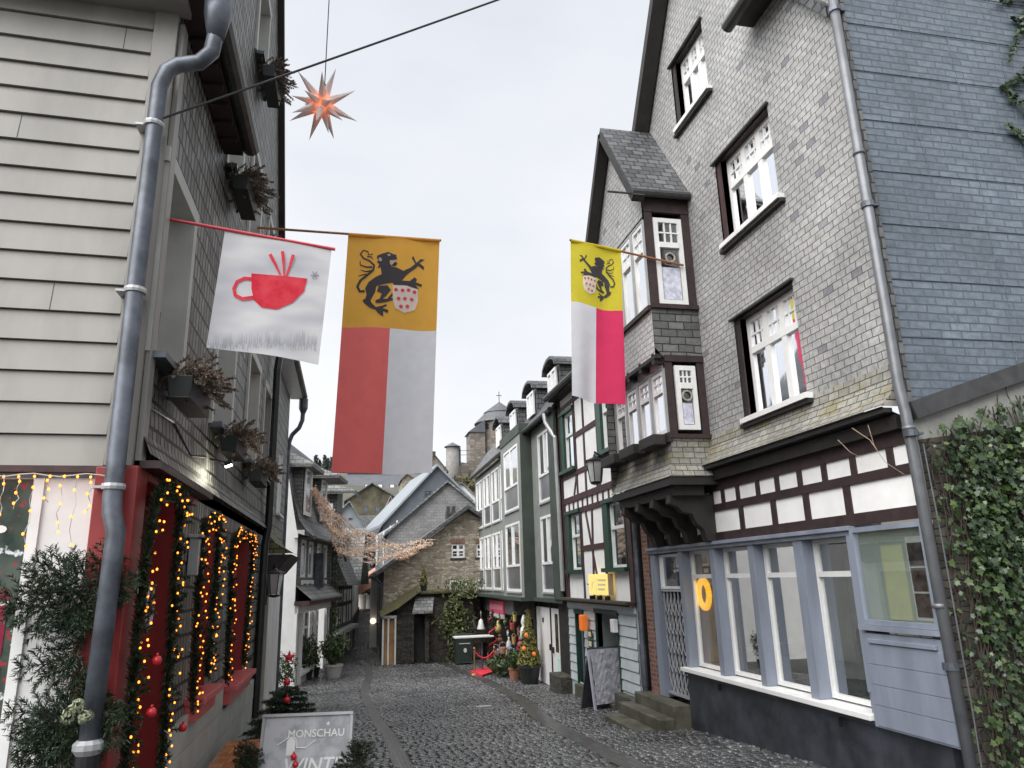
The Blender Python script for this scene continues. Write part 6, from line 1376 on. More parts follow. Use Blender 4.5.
def star_mat():
    m, t, p = mat('star paper'); p.inputs['Base Color'].default_value = (.8, .76, .75, 1); p.inputs['Roughness'].default_value = .7
    tr = nd(t, 'ShaderNodeBsdfTranslucent'); tr.inputs[0].default_value = (.85, .74, .7, 1); ms = nd(t, 'ShaderNodeMixShader'); ms.inputs[0].default_value = .3; o = t.nodes['Material Output']
    t.links.new(p.outputs[0], ms.inputs[1]); t.links.new(tr.outputs[0], ms.inputs[2]); t.links.new(ms.outputs[0], o.inputs[0])
    q = nd(t, 'ShaderNodeTexCoord'); z_ = nd(t, 'ShaderNodeSeparateXYZ'); t.links.new(q.outputs['Object'], z_.inputs[0]); r = nd(t, 'ShaderNodeMapRange'); t.links.new(z_.outputs[2], r.inputs[0])   # lamp glow painted as emission, strongest at the foot of each ray
    for k, v in ((1, .06), (2, .12), (3, .3), (4, 0)): r.inputs[k].default_value = v
    p.inputs['Emission Color'].default_value = (1, .2, .02, 1); t.links.new(r.outputs[0], p.inputs['Emission Strength']); return m
M['star_paper'] = star_mat(); M['star_core'] = glow('star light', (1, .25, .02), .5)
star()
# ================================================================== flower boxes on the left house
def flower_boxes():
    def mk(loc, label):
        x, y, z = loc; t = thing('flower_box', label, 'flower box', loc, 'flower boxes of dried heather'); b = MB()
        b.add([(x-.07, y-.34, z), (x+.07, y-.34, z), (x+.07, y+.34, z), (x-.07, y+.34, z), (x-.09, y-.36, z+.16), (x+.09, y-.36, z+.16), (x+.09, y+.36, z+.16), (x-.09, y+.36, z+.16)], [(0, 1, 2, 3), (0, 1, 5, 4), (1, 2, 6, 5), (2, 3, 7, 6), (3, 0, 4, 7), (4, 5, 6, 7)]); b.build('trough', M['trough'], t, bevel=.008)
        s = Sprigs(); s2 = Sprigs()
        for k in range(165):
            a = np.array((x+RNG.uniform(-.08, .1), y+RNG.uniform(-.32, .32), z+.17)); d = np.array((RNG.normal(.4, .5), RNG.normal(0, .5), RNG.uniform(-.2, 1.0))); d /= np.linalg.norm(d); L_ = RNG.uniform(.1, .24)
            q = a+d*L_*.6; e = q+(d+np.array((.25, 0, -.35)))*L_*.5
            for ss in ((s if k % 3 else s2),): ss.twig(a, q, .022, 260, .0045, .003); ss.twig(q, e, .024, 420, .0065, .002)
        s.build('heather', M['heather'], t); s2.build('pale_heather', M['heather_pale'], t); return t
    spots = [((-1.22, 5.72, 1.30), 'flower box of dried heather under the nearest upper window'), ((-1.22, 7.95, 1.30), 'flower box of dried heather under the second upper window'), ((-1.22, 10.1, 1.28), 'flower box of dried heather under the third upper window, beside the wall lamp'),
             ((-1.22, 7.5, 3.95), 'flower box of rusty heather just beyond the dark gutter end'), ((-1.22, 8.95, 6.42), 'flower box of rusty heather under the topmost gable window'), ((-1.22, 9.45, 4.1), 'flower box behind the cup banner pole, middle storey')]
    p = mk(*spots[0])
    for k, (l, lab) in enumerate(spots[1:]): dup(p, l, math.pi*0, lab)
M['trough'] = paint('dark trough', (.014, .016, .016), .5, .2, 5, .1)
flower_boxes()
# ================================================================== garlands and lights
BULB = None
def bulbs(par, pts, r=.0072, name='bulb', m='bulb'):
    global BULB
    if BULB is None: BULB = {}
    base = root_of(par).location
    for p in pts:
        if (r, m) not in BULB:
            b = MB(); b.sphere((0, 0, 0), r, 7, 5, 1.25); o = b.build(name, M[m], None, smooth=True); BULB[(r, m)] = o.data; o.parent = par
        else: o = bpy.data.objects.new(name, BULB[(r, m)]); COL.objects.link(o); o.parent = par
        o.location = Vector(p)-base
def garland(label, path, nb, rad_=.07, baubles=()):
    path = dens([Vector(p) for p in path], .05); t = thing('light_garland', label, 'garland', path[0], 'lit fir garlands round the red shop openings'); s = Sprigs()
    for i in range(len(path)-1):
        a = np.array(path[i]); q = np.array(path[i+1]); s.twig(a, q, rad_*.8, 1100, .0035, .008)
        for k in range(3):
            d = RNG.normal(0, 1, 3); d[0] = abs(d[0])*.8; d /= np.linalg.norm(d); s.twig(a, a+d*rad_*RNG.uniform(.8, 1.5), .03, 520, .0034, .002)
    s.build('greenery', M['needle'], t, 'wire')
    L_ = len(path); pts = []
    for k in range(nb):
        p = path[int((k+.5)/nb*(L_-1))]; d = Vector(RNG.normal(0, 1, 3)); d.x = abs(d.x)+.5; d.normalize(); pts.append(p+d*rad_*RNG.uniform(.75, 1.2))
    bulbs(t, pts)
    for p in baubles:
        b = MB(); b.sphere(p, .03, 14, 9); b.tube([Vector(p)+Vector((0, 0, .025)), Vector(p)+Vector((0, 0, .045))], .009, 6); b.build('bauble', M['red_ball'], None, smooth=True, loc=p, label='red bauble hanging %s' % ('at the far foot of the doorway garland' if p[2] < -.9 else 'low on the nearest garland' if p[2] < -.7 else 'midway down the nearest garland' if p[2] < -.2 else 'on the garland top'), cat='bauble')
GX = -1.3
garland('lit fir garland framing the nearest red doorway', [(GX, 5.24, -1.7), (GX, 5.22, -.9), (GX, 5.22, .1), (GX+.02, 5.3, .6), (GX+.03, 5.6, .64), (GX+.03, 5.95, .6), (GX, 6.08, .3), (GX, 6.14, -.6), (GX, 6.2, -1.5)], 100, .08, ((GX+.12, 5.26, -.44), (GX+.12, 5.24, -.74), (GX+.12, 6.25, -1.0)))
garland('lit fir garland round the middle red shop window', [(GX+.02, 7.05, -.95), (GX, 7.08, -.2), (GX, 7.08, .5), (GX+.02, 7.5, .6), (GX, 7.85, .5), (GX, 7.82, -.2), (GX, 7.75, -.8)], 95, .08)
garland('brightest lit fir garland round the farthest red shop window', [(GX, 8.98, -1.0), (GX, 8.9, -.2), (GX, 8.85, .5), (GX+.02, 9.7, .58), (GX, 10.5, .5), (GX, 10.45, -.2), (GX, 10.3, -.95)], 100, .075)
def icicles():
    t = thing('icicle_lights', 'warm icicle lights strung along the front shop window head', 'fairy lights', FL.P(-.8, .68, .1)); b = MB(); pts = []
    b.tube([FL.P(u, .7+.01*math.sin(u*20), .09) for u in np.linspace(-2.2, -.1, 30)], .004, 4)
    for k in range(24):
        u = -2.05+k*.08; L_ = [.14, .28, .2, .42, .16, .34, .5, .22][k % 8]; pth = [FL.P(u+.012*math.sin(q*2.1+k), .69-L_*q/6, .09+.015*math.sin(q*1.7+k)) for q in range(7)]; b.tube(pth, .0025, 4)
        pts += [p+Vector((0, -.01, 0)) for p in pth[1::2]]; pts.append(pth[0])
        if k % 2: pts.append(pth[6])
    b.build('cable', M['wire'], t, recalc=False); bulbs(t, pts, .0078)
icicles()
# ================================================================== fir boughs at the corner downpipe
def corner_boughs():
    def spray(label, c, items, extra=None):
        t = thing('fir_spray', label, 'fir boughs', c); s = Sprigs(); s2 = Sprigs()
        for k, (off, d, L_) in enumerate(items): (s2 if k % 5 == 3 else s).bough(np.array(c)+np.array(off), d, L_, 6, .034, .25, (.15, -1, .3), 420, .0030)
        s.build('dark_fir', M['needle'], t); s2.build('silver_fir', M['needle_blue'], t)
        if extra: extra(t)
    c1 = tuple(onY(92, 590, 4.99)); c2 = tuple(onY(95, 725, 4.95)); c3 = tuple(onY(75, 660, 5.0))
    R = lambda a, b_: RNG.uniform(a, b_)
    spray('upper spray of dark fir boughs tied behind the grey downpipe', c1, [((R(-.08, .05), R(.0, .03), R(-.08, .08)), (dx, R(-.2, -.05), dz), l_*R(.72, .92)) for dx, dz, l_ in ((-1, .1, .55), (-1, -.1, .5), (-.9, .3, .45), (-.35, .9, .34), (.1, 1, .3), (.8, .5, .3), (1, .1, .3), (.9, -.25, .28), (-.8, -.4, .35), (-1, .22, .6), (-.4, -.9, .3), (0, -1, .3), (-.7, .6, .36))])
    def flowers(t):
        for dx, dz in ((-.04, 0), (.05, -.01), (.0, .05)):
            p = np.array(onY(76, 716, 4.82))+np.array((dx, 0, dz)); a = RNG.normal(0, 1, (90, 3)); a /= np.linalg.norm(a, axis=1)[:, None]
            V, F = leaves(p+a*.038, a, .014, OVAL, .3); raw_mesh('hydrangea_head', V, fan(F), M['hydrangea'], t)
    spray('lower spray of fir boughs and pale hydrangea beside the pipe foot', c2, [((R(-.14, .02), R(.0, .04), R(-.12, .08)), (dx, R(-.25, -.05), dz), R(.26, .44)*(.6 if dx > 0 else 1)) for dx, dz in ((-1, .05), (-1, -.2), (-.9, .3), (-.5, .7), (.8, .3), (1, 0), (.9, -.4), (-.8, -.6), (-.4, -.9), (.1, -1), (.5, -.8), (-.6, .1), (.4, .8), (-.2, -.7), (-1, -.45), (-.5, -1))], flowers)
    spray('slender fir boughs hanging down over the white blind', c3, [((R(.0, .08), R(.0, .03), R(-.1, .15)), (dx, R(-.2, -.05), dz), R(.2, .34)) for dx, dz in ((-.3, -1), (0, -1), (-.6, -.5), (-.4, .4), (-.7, .1))])
    c4_ = tuple(LX.P(5.3, -1.35, .06)); spray('small fir spray at the foot of the red corner post', c4_, [((R(-.02, .04), R(-.1, .15), R(-.1, .1)), (R(.1, .3), dy, dz), R(.18, .28)) for dy, dz in ((-.6, .7), (0, 1), (.6, -.4), (-.4, -.8), (0, -1))])
M['hydrangea'] = island('pale hydrangea', (.12, .15, .09), (.3, .33, .22), .8)
corner_boughs()
# ================================================================== street things, left side
def bench():
    g = gz(8.2); t = thing('bench', 'small varnished orange brown wooden bench against the grey boards', 'bench', (-1.02, 8.2, g)); b = MB()
    for k in range(3): b.box(-1.24+k*.135, -1.24+k*.135+.13, 7.45, 8.98, -1.64, -1.6)
    b.build('seat', M['bench_wood'], t, bevel=.006)
    for y in (7.6, 8.75): b = MB(); b.box(-1.2, -.88, y, y+.05, g, -1.641); b.build('leg', M['black_metal'], t)
M['bench_wood'] = paint('varnished wood', (.34, .12, .03), .22, .3, 7, .1, streak=.2)
bench()
def winter_board():
    c = Vector((-.32, 7.02, gz(7))); t = thing('winter_board', 'grey printed sandwich board with white lettering, fir twigs and red baubles', 'sign board', c)
    x = Vector((.72, -.12, 0)).normalized(); nrm = Vector((-.16, -.98, 0)).normalized(); up = (Vector((0, 0, 1))-nrm*.22).normalized(); top = Vector((-.32, 7.03, -1.1)); hw = .36; hh = .95; fn_ = x.cross(up)
    if fn_.y > 0: fn_ = -fn_
    up2 = (Vector((0, 0, 1))+nrm*.25).normalized()
    b = MB(); b.obox(top-up*hh/2, x*hw, up*hh/2, fn_*.012); b.build('front_panel', M['board_print'], t, bevel=.006)
    b = MB(); b.obox(top-up2*hh/2-nrm*.04, x*hw, up2*hh/2, fn_*.012); b.build('back_panel', M['board_print'], t)
    f = MB()
    for s_ in (-1, 1): f.obox(top-up*hh/2+x*s_*(hw+.012), x*.012, up*hh/2, fn_*.02)
    f.obox(top+up*.012, x*(hw+.024), up*.012, fn_*.03); f.build('edge_frame', M['zinc_light'], t)
    P = lambda u, v, d=.016: top-x*hw+x*u-up*v+fn_*d
    text_mesh('lettering', 'MONSCHAU', .085, M['white_paint'], t, P(.44, .165), x, up, .003, 0, .001)
    text_mesh('lettering', 'WINTER', .155, M['white_paint'], t, P(.47, .43), x, up, .003, .2, .002)
    b = MB()
    for k in range(5): a = math.pi/2+k*2*math.pi/5; q = P(.535, .065); b.add([q, q+x*.022*math.cos(a)+up*.022*math.sin(a), q+x*.009*math.cos(a+.63)+up*.009*math.sin(a+.63)], [(0, 1, 2)]); b.add([q, q+x*.022*math.cos(a)+up*.022*math.sin(a), q+x*.009*math.cos(a-.63)+up*.009*math.sin(a-.63)], [(0, 1, 2)])
    b.build('printed_star', M['white_paint'], t, recalc=False)
    b = MB(); b.tube([P(.12, .22, .014), P(.2, .17, .014), P(.27, .17, .014), P(.28, .24, .014), P(.36, .25, .014), P(.44, .19, .014)], .006, 5); b.prism([P(.2, .3), P(.27, .3), P(.27, .19), P(.235, .15), P(.2, .19)], fn_*.002); b.build('printed_outline', M['white_paint'], t)
    b = MB(); b.prism([P(.12, .5), P(.2, .5), P(.2, .43), P(.12, .43)], fn_*.002); b.build('printed_patch', M['pink_pale'], t)
    for (u, v, lab) in ((.27, .31, 'upper red bauble hung on the grey sandwich board'), (.29, .37, 'lower red bauble hung on the grey sandwich board')): b = MB(); q = P(u, v, .03); b.sphere(q, .026, 14, 9); b.tube([q+Vector((0, 0, .02)), q+Vector((0, 0, .04))], .008, 6); b.build('bauble', M['red_ball'], None, smooth=True, loc=q, label=lab, cat='bauble')
    for u, lab, ds in ((-.0, 'fir twigs tied to the left edge of the sandwich board', (1, .5)), (.72, 'fir twigs tied to the right edge of the sandwich board', (-.3, 1))):
        q = P(u+(.11 if u > .1 else -.08), .38, .04); w_ = thing('fir_twigs', lab, 'fir twigs', q); s = Sprigs()
        for k in range(8): d = x*RNG.uniform(-.5, .5)*(1 if u < .1 else .9)+up*RNG.uniform(-.3, 1)+fn_*RNG.uniform(0, .4); s.bough(q+Vector(RNG.normal(0, .02, 3)), d, RNG.uniform(.12, .22), 6, .024, .2, (0, -1, .3), 520, .0026)
        s.build('needles', M['needle'], w_)
def board_mat():
    m, t, p = mat('printed board'); q = nd(t, 'ShaderNodeTexCoord'); c, f = noise_col(t, (.28, .29, .31), (.46, .47, .49), 5, 4, .42, .58, vec=q.outputs['Object']); t.links.new(c, p.inputs['Base Color']); p.inputs['Roughness'].default_value = .3; return m
M['board_print'] = board_mat()
winter_board()
def fir_tree():
    x, y = -.72, 10.0; g = gz(y); t = thing('fir_tree', 'low spreading potted fir tree behind the sandwich board', 'fir tree', (x, y, g)); s = Sprigs(); H_ = 1.02
    for k in range(46):
        z = g+.28+(H_-.3)*(k/46)**1.1; L_ = .72*(1-(z-g)/(H_+.12))+.1; a = k*2.4; s.bough((x, y, z), (math.cos(a), math.sin(a), .18), L_, 7, .034, .3, (0, 0, 1), 300, .0038)
    s.twig((x, y, g+H_-.25), (x+.02, y, g+H_+.05), .03, 200); s.build('crown', M['needle'], t, 'limb'); b = MB(); b.tube([(x, y, g+.2), (x, y, g+H_)], [.03, .008], 6); b.build('trunk', M['twig'], t); b = MB(); b.lathe([(.14, 0), (.19, .3), (.2, .32), (.17, .32)], (x, y, g), 14); b.build('pot', M['trough'], t)
    p = onY(289.5, 657, 10.0); p = Vector((p.x, y-.03, p.z)); st = MB(); pts = []
    for k in range(10): a = math.pi/2+k*math.pi/5; r = .085 if k % 2 == 0 else .035; pts.append(p+Vector((r*math.cos(a), 0, r*math.sin(a))))
    st.add([p+Vector((0, -.03, 0)), p+Vector((0, .03, 0))]+pts, [(0, 2+k, 2+(k+1) % 10) for k in range(10)]+[(1, 2+(k+1) % 10, 2+k) for k in range(10)]); st.build('felt_star', M['red_felt'], None, loc=p, label='red five pointed star on top of the fir tree', cat='star')
    b = MB(); b.tube([p-Vector((0, 0, .08)), Vector((x, y, g+H_-.2))], .006, 5); b.build('star_stick', M['twig'], t)
    for (px_, py_, lab) in ((287, 682, 'upper red bauble on the potted fir tree'), (287, 700, 'lower red bauble on the potted fir tree')): q = onY(px_, py_, 9.78); b = MB(); b.sphere(q, .04, 14, 9); b.tube([q+Vector((0, 0, .03)), q+Vector((0, 0, .06))], .01, 6); b.build('bauble', M['red_ball'], None, smooth=True, loc=q, label=lab, cat='bauble')
fir_tree()
def shrub(name, label, c, R_, H_, n, m, pot=None, sz=.045, cone=False, cat='plant', group=None):
    x, y, z = c; t = thing(name, label, cat, c, group); z0 = z+(pot[1] if pot else .05)
    a = RNG.normal(0, 1, (n, 3)); a /= np.linalg.norm(a, axis=1)[:, None]; rr = RNG.uniform(.35, 1, n)**.5*(1+.22*np.sin(a[:, 0]*7+a[:, 2]*5))
    P = a*rr[:, None]
    if cone: zz = RNG.uniform(0, 1, n)**1.3; th = RNG.uniform(0, 6.28, n); q = (1-zz)*RNG.uniform(.5, 1, n)**.5+.04; P = np.stack([q*np.cos(th), q*np.sin(th), zz*2-1], 1); a = np.stack([np.cos(th), np.sin(th), np.full(n, .5)], 1)
    W_ = np.stack([x+P[:, 0]*R_, y+P[:, 1]*R_, z0+H_/2+P[:, 2]*H_/2], 1); V, F = leaves(W_, a, sz, OVAL, .6); raw_mesh('foliage', V, fan(F), M[m], t)
    b = MB(); b.tube([(x, y, z0-.05), (x, y, z0+H_*.7)], [.02, .008], 5)
    for k in range(5): th = k*1.3; b.tube([(x, y, z0+H_*.2), (x+R_*.6*math.cos(th), y+R_*.6*math.sin(th), z0+H_*.6)], .006, 4)
    b.build('stem', M['twig'], t)
    if pot: r, h, pm = pot; b = MB(); b.lathe([(r*.75, 0), (r, h*.85), (r*1.08, h*.86), (r*1.08, h), (r*.9, h)], c, 16); b.build('pot', M[pm], t)
    return t
def at(x, y): return path3([(x, y)])[0]
shrub('potted_box_bush', 'round olive green bush behind the little fir tree', tuple(at(284, 697)), .3, .85, 700, 'leaf', (.18, .25, 'trough'))
shrub('potted_laurel', 'dark upright shrub beside the white shopfront window', tuple(at(306, 680)), .32, 1.1, 700, 'leaf', (.2, .3, 'trough'), .06)
shrub('potted_golden_shrub', 'small golden green shrub at the white shop door', tuple(at(314, 677)), .22, .6, 350, 'leaf_yellow', (.18, .3, 'trough'), .06)
shrub('potted_boxwood', 'dense dark bush in a pale stone pot at the white shop corner', tuple(at(333, 678)), .48, .95, 900, 'leaf', (.3, .42, 'pot_white'), .07)
def lantern(label, top, anchor, scale=1, glow_=None):
    top = Vector(top); k = scale; t = thing('wall_lantern', label, 'lantern', top); b = MB()
    b.lathe([(.02, .0), (.05*k, -.03*k), (.2*k, -.09*k), (.2*k, -.105*k), (.05, -.105*k)], top, 6); b.lathe([(.115*k, -.5*k), (.1*k, -.53*k), (.03, -.55*k)], top, 6); b.build('cap', M['black_metal'], t)
    b = MB()
    for i in range(6): a = i*math.pi/3; d = Vector((math.cos(a), math.sin(a), 0)); b.tube([top+d*.17*k+Vector((0, 0, -.1*k)), top+d*.112*k+Vector((0, 0, -.5*k))], .009*k, 4)
    b.build('cage', M['black_metal'], t)
    b = MB(); b.lathe([(.16*k, -.11*k), (.105*k, -.49*k)], top, 6); b.build('lamp_glass', M['lamp_glass'], t)
    A = Vector(anchor); b = MB(); b.tube([A, A.lerp(top, .6)+Vector((0, 0, .03)), top+Vector((0, 0, .08)), top], .016*k, 6); b.tube([A-Vector((0, 0, .4*k)), A.lerp(top, .45)-Vector((0, 0, .02)), A.lerp(top, .7)+Vector((0, 0, .02))], .011*k, 5)
    b.tube([A.lerp(top, .3)+Vector((0, 0, .03))+Vector((0, .0, -.09))+.09*k*((A-top).normalized()*math.cos(a)+Vector((0, 0, 1))*math.sin(a)) for a in np.linspace(0, 6.28, 12)], .008, 4); b.tube([A+Vector((0, 0, .1)), A-Vector((0, 0, .5*k))], .015, 6); b.build('bracket', M['black_metal'], t)
M['lamp_glass'] = pane_mat('lantern glass', (.5, .52, .52), .25)
lantern('black lantern on a short bracket before the mossy hooded door', tuple(onY(275.5, 568, 12.9)), (-1.36, 13.2, .1), .85)
lantern('hexagonal street lantern on a scrolled bracket before the timbered house', tuple(onY(594.5, 456, 13.1)), (5.16, 13.28, 1.95), 1.0)
# lit wall lamp under the flower boxes
def wall_lamp():
    p = Vector((-1.2, 7.57, 1.17)); t = thing('wall_lamp', 'small lit floodlight on the slate wall between the flower boxes', 'lamp', p); b = MB(); b.obox(p, (.035, 0, .014), (0, .045, 0), (-.007, 0, .02)); b.tube([p, (-1.4, 7.6, 1.22)], .012, 5); b.build('housing', M['black_metal'], t)
    b = MB(); b.obox(p-Vector((0, 0, .024)), (.03, 0, .012), (0, .038, 0), (-.002, 0, .004)); b.build('lamp_face', M['cool_lamp'], t)
    l = bpy.data.lights.new('lamp_light', 'POINT'); l.energy = 1.2; l.color = (1, .95, .75); l.shadow_soft_size = .04; o = bpy.data.objects.new('lamp_light', l); COL.objects.link(o); o.parent = t; o.location = (-.02, 0, -.09)
M['cool_lamp'] = glow('cool lamp', (1, .95, .8), 4)
wall_lamp()
# ================================================================== right side small things
def covered_board():
    g1, g2 = at(594, 711), at(629, 706); x = (g2-g1); w_ = x.length; x.normalize(); c = (g1+g2)/2; t = thing('covered_sandwich_board', 'sandwich board wrapped in crinkled clear plastic beside the stone steps', 'sign board', c)
    nrm = Vector((x.y, -x.x, 0)); nrm = nrm if nrm.y < 0 else -nrm; up = (Vector((0, 0, 1))-nrm*.12).normalized(); hh = 1.08; hw = w_/2*.93
    b = MB(); b.obox(c+up*(hh/2+.06), x*hw, up*hh/2, x.cross(up)*.012); b.build('front_panel', M['dark_board'], t)
    back = c-nrm*.4; up3 = (c+up*hh-back).normalized(); b = MB(); b.obox(back+up3*hh/2, x*hw, up3*hh/2, x.cross(up3)*.01); b.build('back_panel', M['dark_board'], t)
    f = MB(); n_ = up.cross(x); n_ = n_ if n_.y < 0 else -n_
    for s_ in (-1, 1): f.obox(c+up*(hh/2)+x*s_*hw+n_*.01, x*.022, up*(hh/2), n_*.02)
    f.obox(c+up*hh+n_*.01, x*hw, up*.02, n_*.02); f.obox(c+up*.12+n_*.01, x*hw, up*.02, n_*.02); f.build('edge_frame', M['lilac'], t)
    N = 34; V = []; F = []
    for j in range(N+1):
        for i in range(N+1):
            u, v = i/N*2-1, j/N; k = .016*abs(math.sin(4*u+9*v+2*math.sin(5*v)))+.012*abs(math.sin(15*v-6*u+1.5*math.sin(7*u)))+RNG.normal(0, .004); p = c+up*(.1+v*(hh-.1))+x*u*hw*.97+n_*(.035+k); V.append(tuple(p))
    for j in range(N):
        for i in range(N): F.append((j*(N+1)+i, j*(N+1)+i+1, (j+1)*(N+1)+i+1, (j+1)*(N+1)+i))
    raw_mesh('plastic_cover', V, F, M['plastic'], t, True)
def plastic_mat():
    m, t, p = mat('crinkled plastic'); p.inputs['Base Color'].default_value = (.42, .42, .47, 1); p.inputs['Roughness'].default_value = .12; p.inputs['Specular IOR Level'].default_value = 1; q = nd(t, 'ShaderNodeTexCoord'); c, f = noise_col(t, (0, 0, 0), (1, 1, 1), 7, 4, vec=q.outputs['Object']); bump(t, p, f, .8, .05); return m
M['plastic'] = plastic_mat(); M['dark_board'] = paint('dark board', (.06, .06, .07), .5, .2, 5, .05); M['lilac'] = paint('pale lilac edge', (.42, .42, .5), .5, .1, 5, .05)
covered_board()
def ring_lamp():
    p = onX(704.5, 594, 5.41); t = thing('ring_lamp', 'glowing yellow ring lamp hanging in the first shop window', 'lamp', p); b = MB(); q = [p+Vector((0, .17*math.cos(a), .2*math.sin(a))) for a in np.linspace(0, 6.283, 25)]; b.tube(q, .055, 8, False); b.build('ring', M['ring'], t, smooth=True); b = MB(); b.tube([p+Vector((0, 0, .2)), p+Vector((0, 0, .9))], .006, 4); b.build('cord', M['black_metal'], t)
M['ring'] = glow('yellow ring', (1, .5, .02), .5)
ring_lamp()
def gift_shop():
    def T(x, y): return at(x, y)
    p = T(463.5, 664); b = thing('wheelie_bin', 'dark green wheelie bin with a pale emblem beside the gift shop', 'bin', p); m = MB(); x, y, z = p
    m.add([(x-.28, y-.3, z+.06), (x+.28, y-.3, z+.06), (x+.28, y+.28, z+.06), (x-.28, y+.28, z+.06), (x-.33, y-.36, z+.98), (x+.33, y-.36, z+.98), (x+.33, y+.34, z+.98), (x-.33, y+.34, z+.98)], [(0, 1, 2, 3), (0, 1, 5, 4), (1, 2, 6, 5), (2, 3, 7, 6), (3, 0, 4, 7), (4, 5, 6, 7)]); m.build('body', M['bin_green'], b, bevel=.02)
    m = MB(); m.box(x-.36, x+.36, y-.4, y+.38, z+.985, z+1.05); m.tube([(x-.3, y+.42, z+.95), (x+.3, y+.42, z+.95)], .02, 6); m.build('lid', M['bin_green'], b, bevel=.015)
    for s_ in (-1, 1): m = MB(); m.tube([(x+s_*.27-.03, y+.26, z+.1), (x+s_*.27+.03, y+.26, z+.1)], .1, 12); m.build('wheel', M['black_metal'], b)
    m = MB(); m.lathe([(.06, -.004), (.06, .004)], (0, 0, 0), 10); m.v = [(x+.02+a, y-.345+c, z+.5+b_*1.4) for a, b_, c in m.v]; m.box(x-.2, x+.2, y-.356, y-.35, z+.72, z+.75); m.build('emblem', M['off_plaster'], b)
    p = T(477, 672); t = thing('bar_table', 'white topped standing table beside the wheelie bin', 'table', p); x, y, z = p; m = MB(); m.box(x-.75, x+.55, y-.2, y+.35, z+1.08, z+1.13); m.build('table_top', M['white_paint'], t, bevel=.01); m = MB(); m.tube([(x+.2, y+.1, z), (x+.2, y+.1, z+1.08)], .03, 6); m.lathe([(.22, 0), (.22, .02), (.04, .05)], (x+.2, y+.1, z), 12); m.build('leg', M['zinc'], t)
    p = T(484, 674); t = thing('rope_barrier', 'low barrier of two brass posts with a red rope', 'barrier', p); x, y, z = p
    for dx in (-.3, .35): m = MB(); m.tube([(x+dx, y, z), (x+dx, y, z+.75)], .025, 8); m.sphere((x+dx, y, z+.78), .04, 8, 5); m.lathe([(.13, 0), (.12, .03), (.03, .05)], (x+dx, y, z), 10); m.build('post', M['brass'], t)
    m = MB(); m.tube([(x-.3+.65*k/10, y, z+.7-.22*math.sin(math.pi*k/10)) for k in range(11)], .025, 6); m.build('rope', M['red_felt'], t)
    a = [T(470, 673), T(482, 677), T(497, 672.5), T(484, 668.5)]; m = MB(); m.prism([q+Vector((0, 0, .012)) for q in a], (0, 0, .05)); m.build('red_mat', M['red_felt'], None, loc=a[0], bevel=.008, label='small bright red doormat before the gift shop', cat='mat')
    p = T(530, 684); shrub('golden_conifer', 'cone shaped golden conifer with orange ornaments in a black tub', tuple(p), .34, 1.45, 1500, 'leaf_yellow', (.3, .5, 'trough'), .055, True); x, y, z = p
    for k, (dx, dz) in enumerate(((-.2, .95), (.08, .8), (-.12, 1.3))): m = MB(); m.sphere((x+dx, y-.25, z+dz), .06, 8, 6); m.build('ornament', M['orange'], None, smooth=True, loc=(x+dx, y-.25, z+dz), label='orange ornament on the golden conifer, %s' % ('left side' if k == 0 else 'right side' if k == 1 else 'near the tip'), cat='ornament')
    shrub('potted_fern', 'leafy green plant in a terracotta pot beside the black tub', tuple(T(515, 680)), .34, .5, 420, 'leaf', (.18, .34, 'terracotta'), .07)
    shrub('low_bush', 'low green bush along the gift shop window', tuple(T(505, 677)), .4, .5, 420, 'leaf', None, .07)
    shrub('low_ivy_bush', 'dark trailing bush left of the terracotta pot', tuple(T(496, 675)), .33, .55, 420, 'leaf', None, .06)
    p = T(493.5, 671); t = thing('red_garland_post', 'post wound with dark fir and red ribbon before the gift shop', 'decoration', p); s = Sprigs(); x, y, z = p
    for k in range(40): q = np.array((x, y, z+.05+k*.045)); d = RNG.normal(0, 1, 3); d[2] *= .4; d /= np.linalg.norm(d); s.twig(q, q+d*.16, .06, 260, .006, .004); s.twig(q, q-d*.14, .06, 260, .006, .004)
    s.build('greenery', M['needle'], t, 'stem'); m = MB(); m.tube([(x+.13*math.cos(k*.7), y+.13*math.sin(k*.7), z+.2+k*.045) for k in range(34)], .02, 5)
    m.build('ribbon', M['red_felt'], t); m = MB(); m.tube([(x, y, z), (x, y, z+1.95)], .03, 6); m.build('post', M['twig'], t)
    # goods set out before the window
    cols = [(.32, .05, .05), (.6, .58, .54), (.4, .22, .07), (.1, .15, .06), (.3, .17, .14), (.16, .18, .26), (.5, .42, .15), (.2, .11, .06), (.55, .55, .56), (.28, .04, .07)]
    ms = [paint('gift colour', c, .6, .2, 9, .1) for c in cols]; names = ['red', 'white', 'amber', 'green', 'dusty pink', 'blue', 'yellow', 'brown', 'pale', 'crimson']
    spots = [(488, 660), (500, 640), (503, 650), (507, 633), (509, 645), (511, 655), (514, 640), (517, 650), (498, 628), (505, 622), (513, 626), (518, 632), (501, 662), (510, 665), (496, 652), (519, 660), (507, 658), (521, 645), (515, 618), (499, 617)]
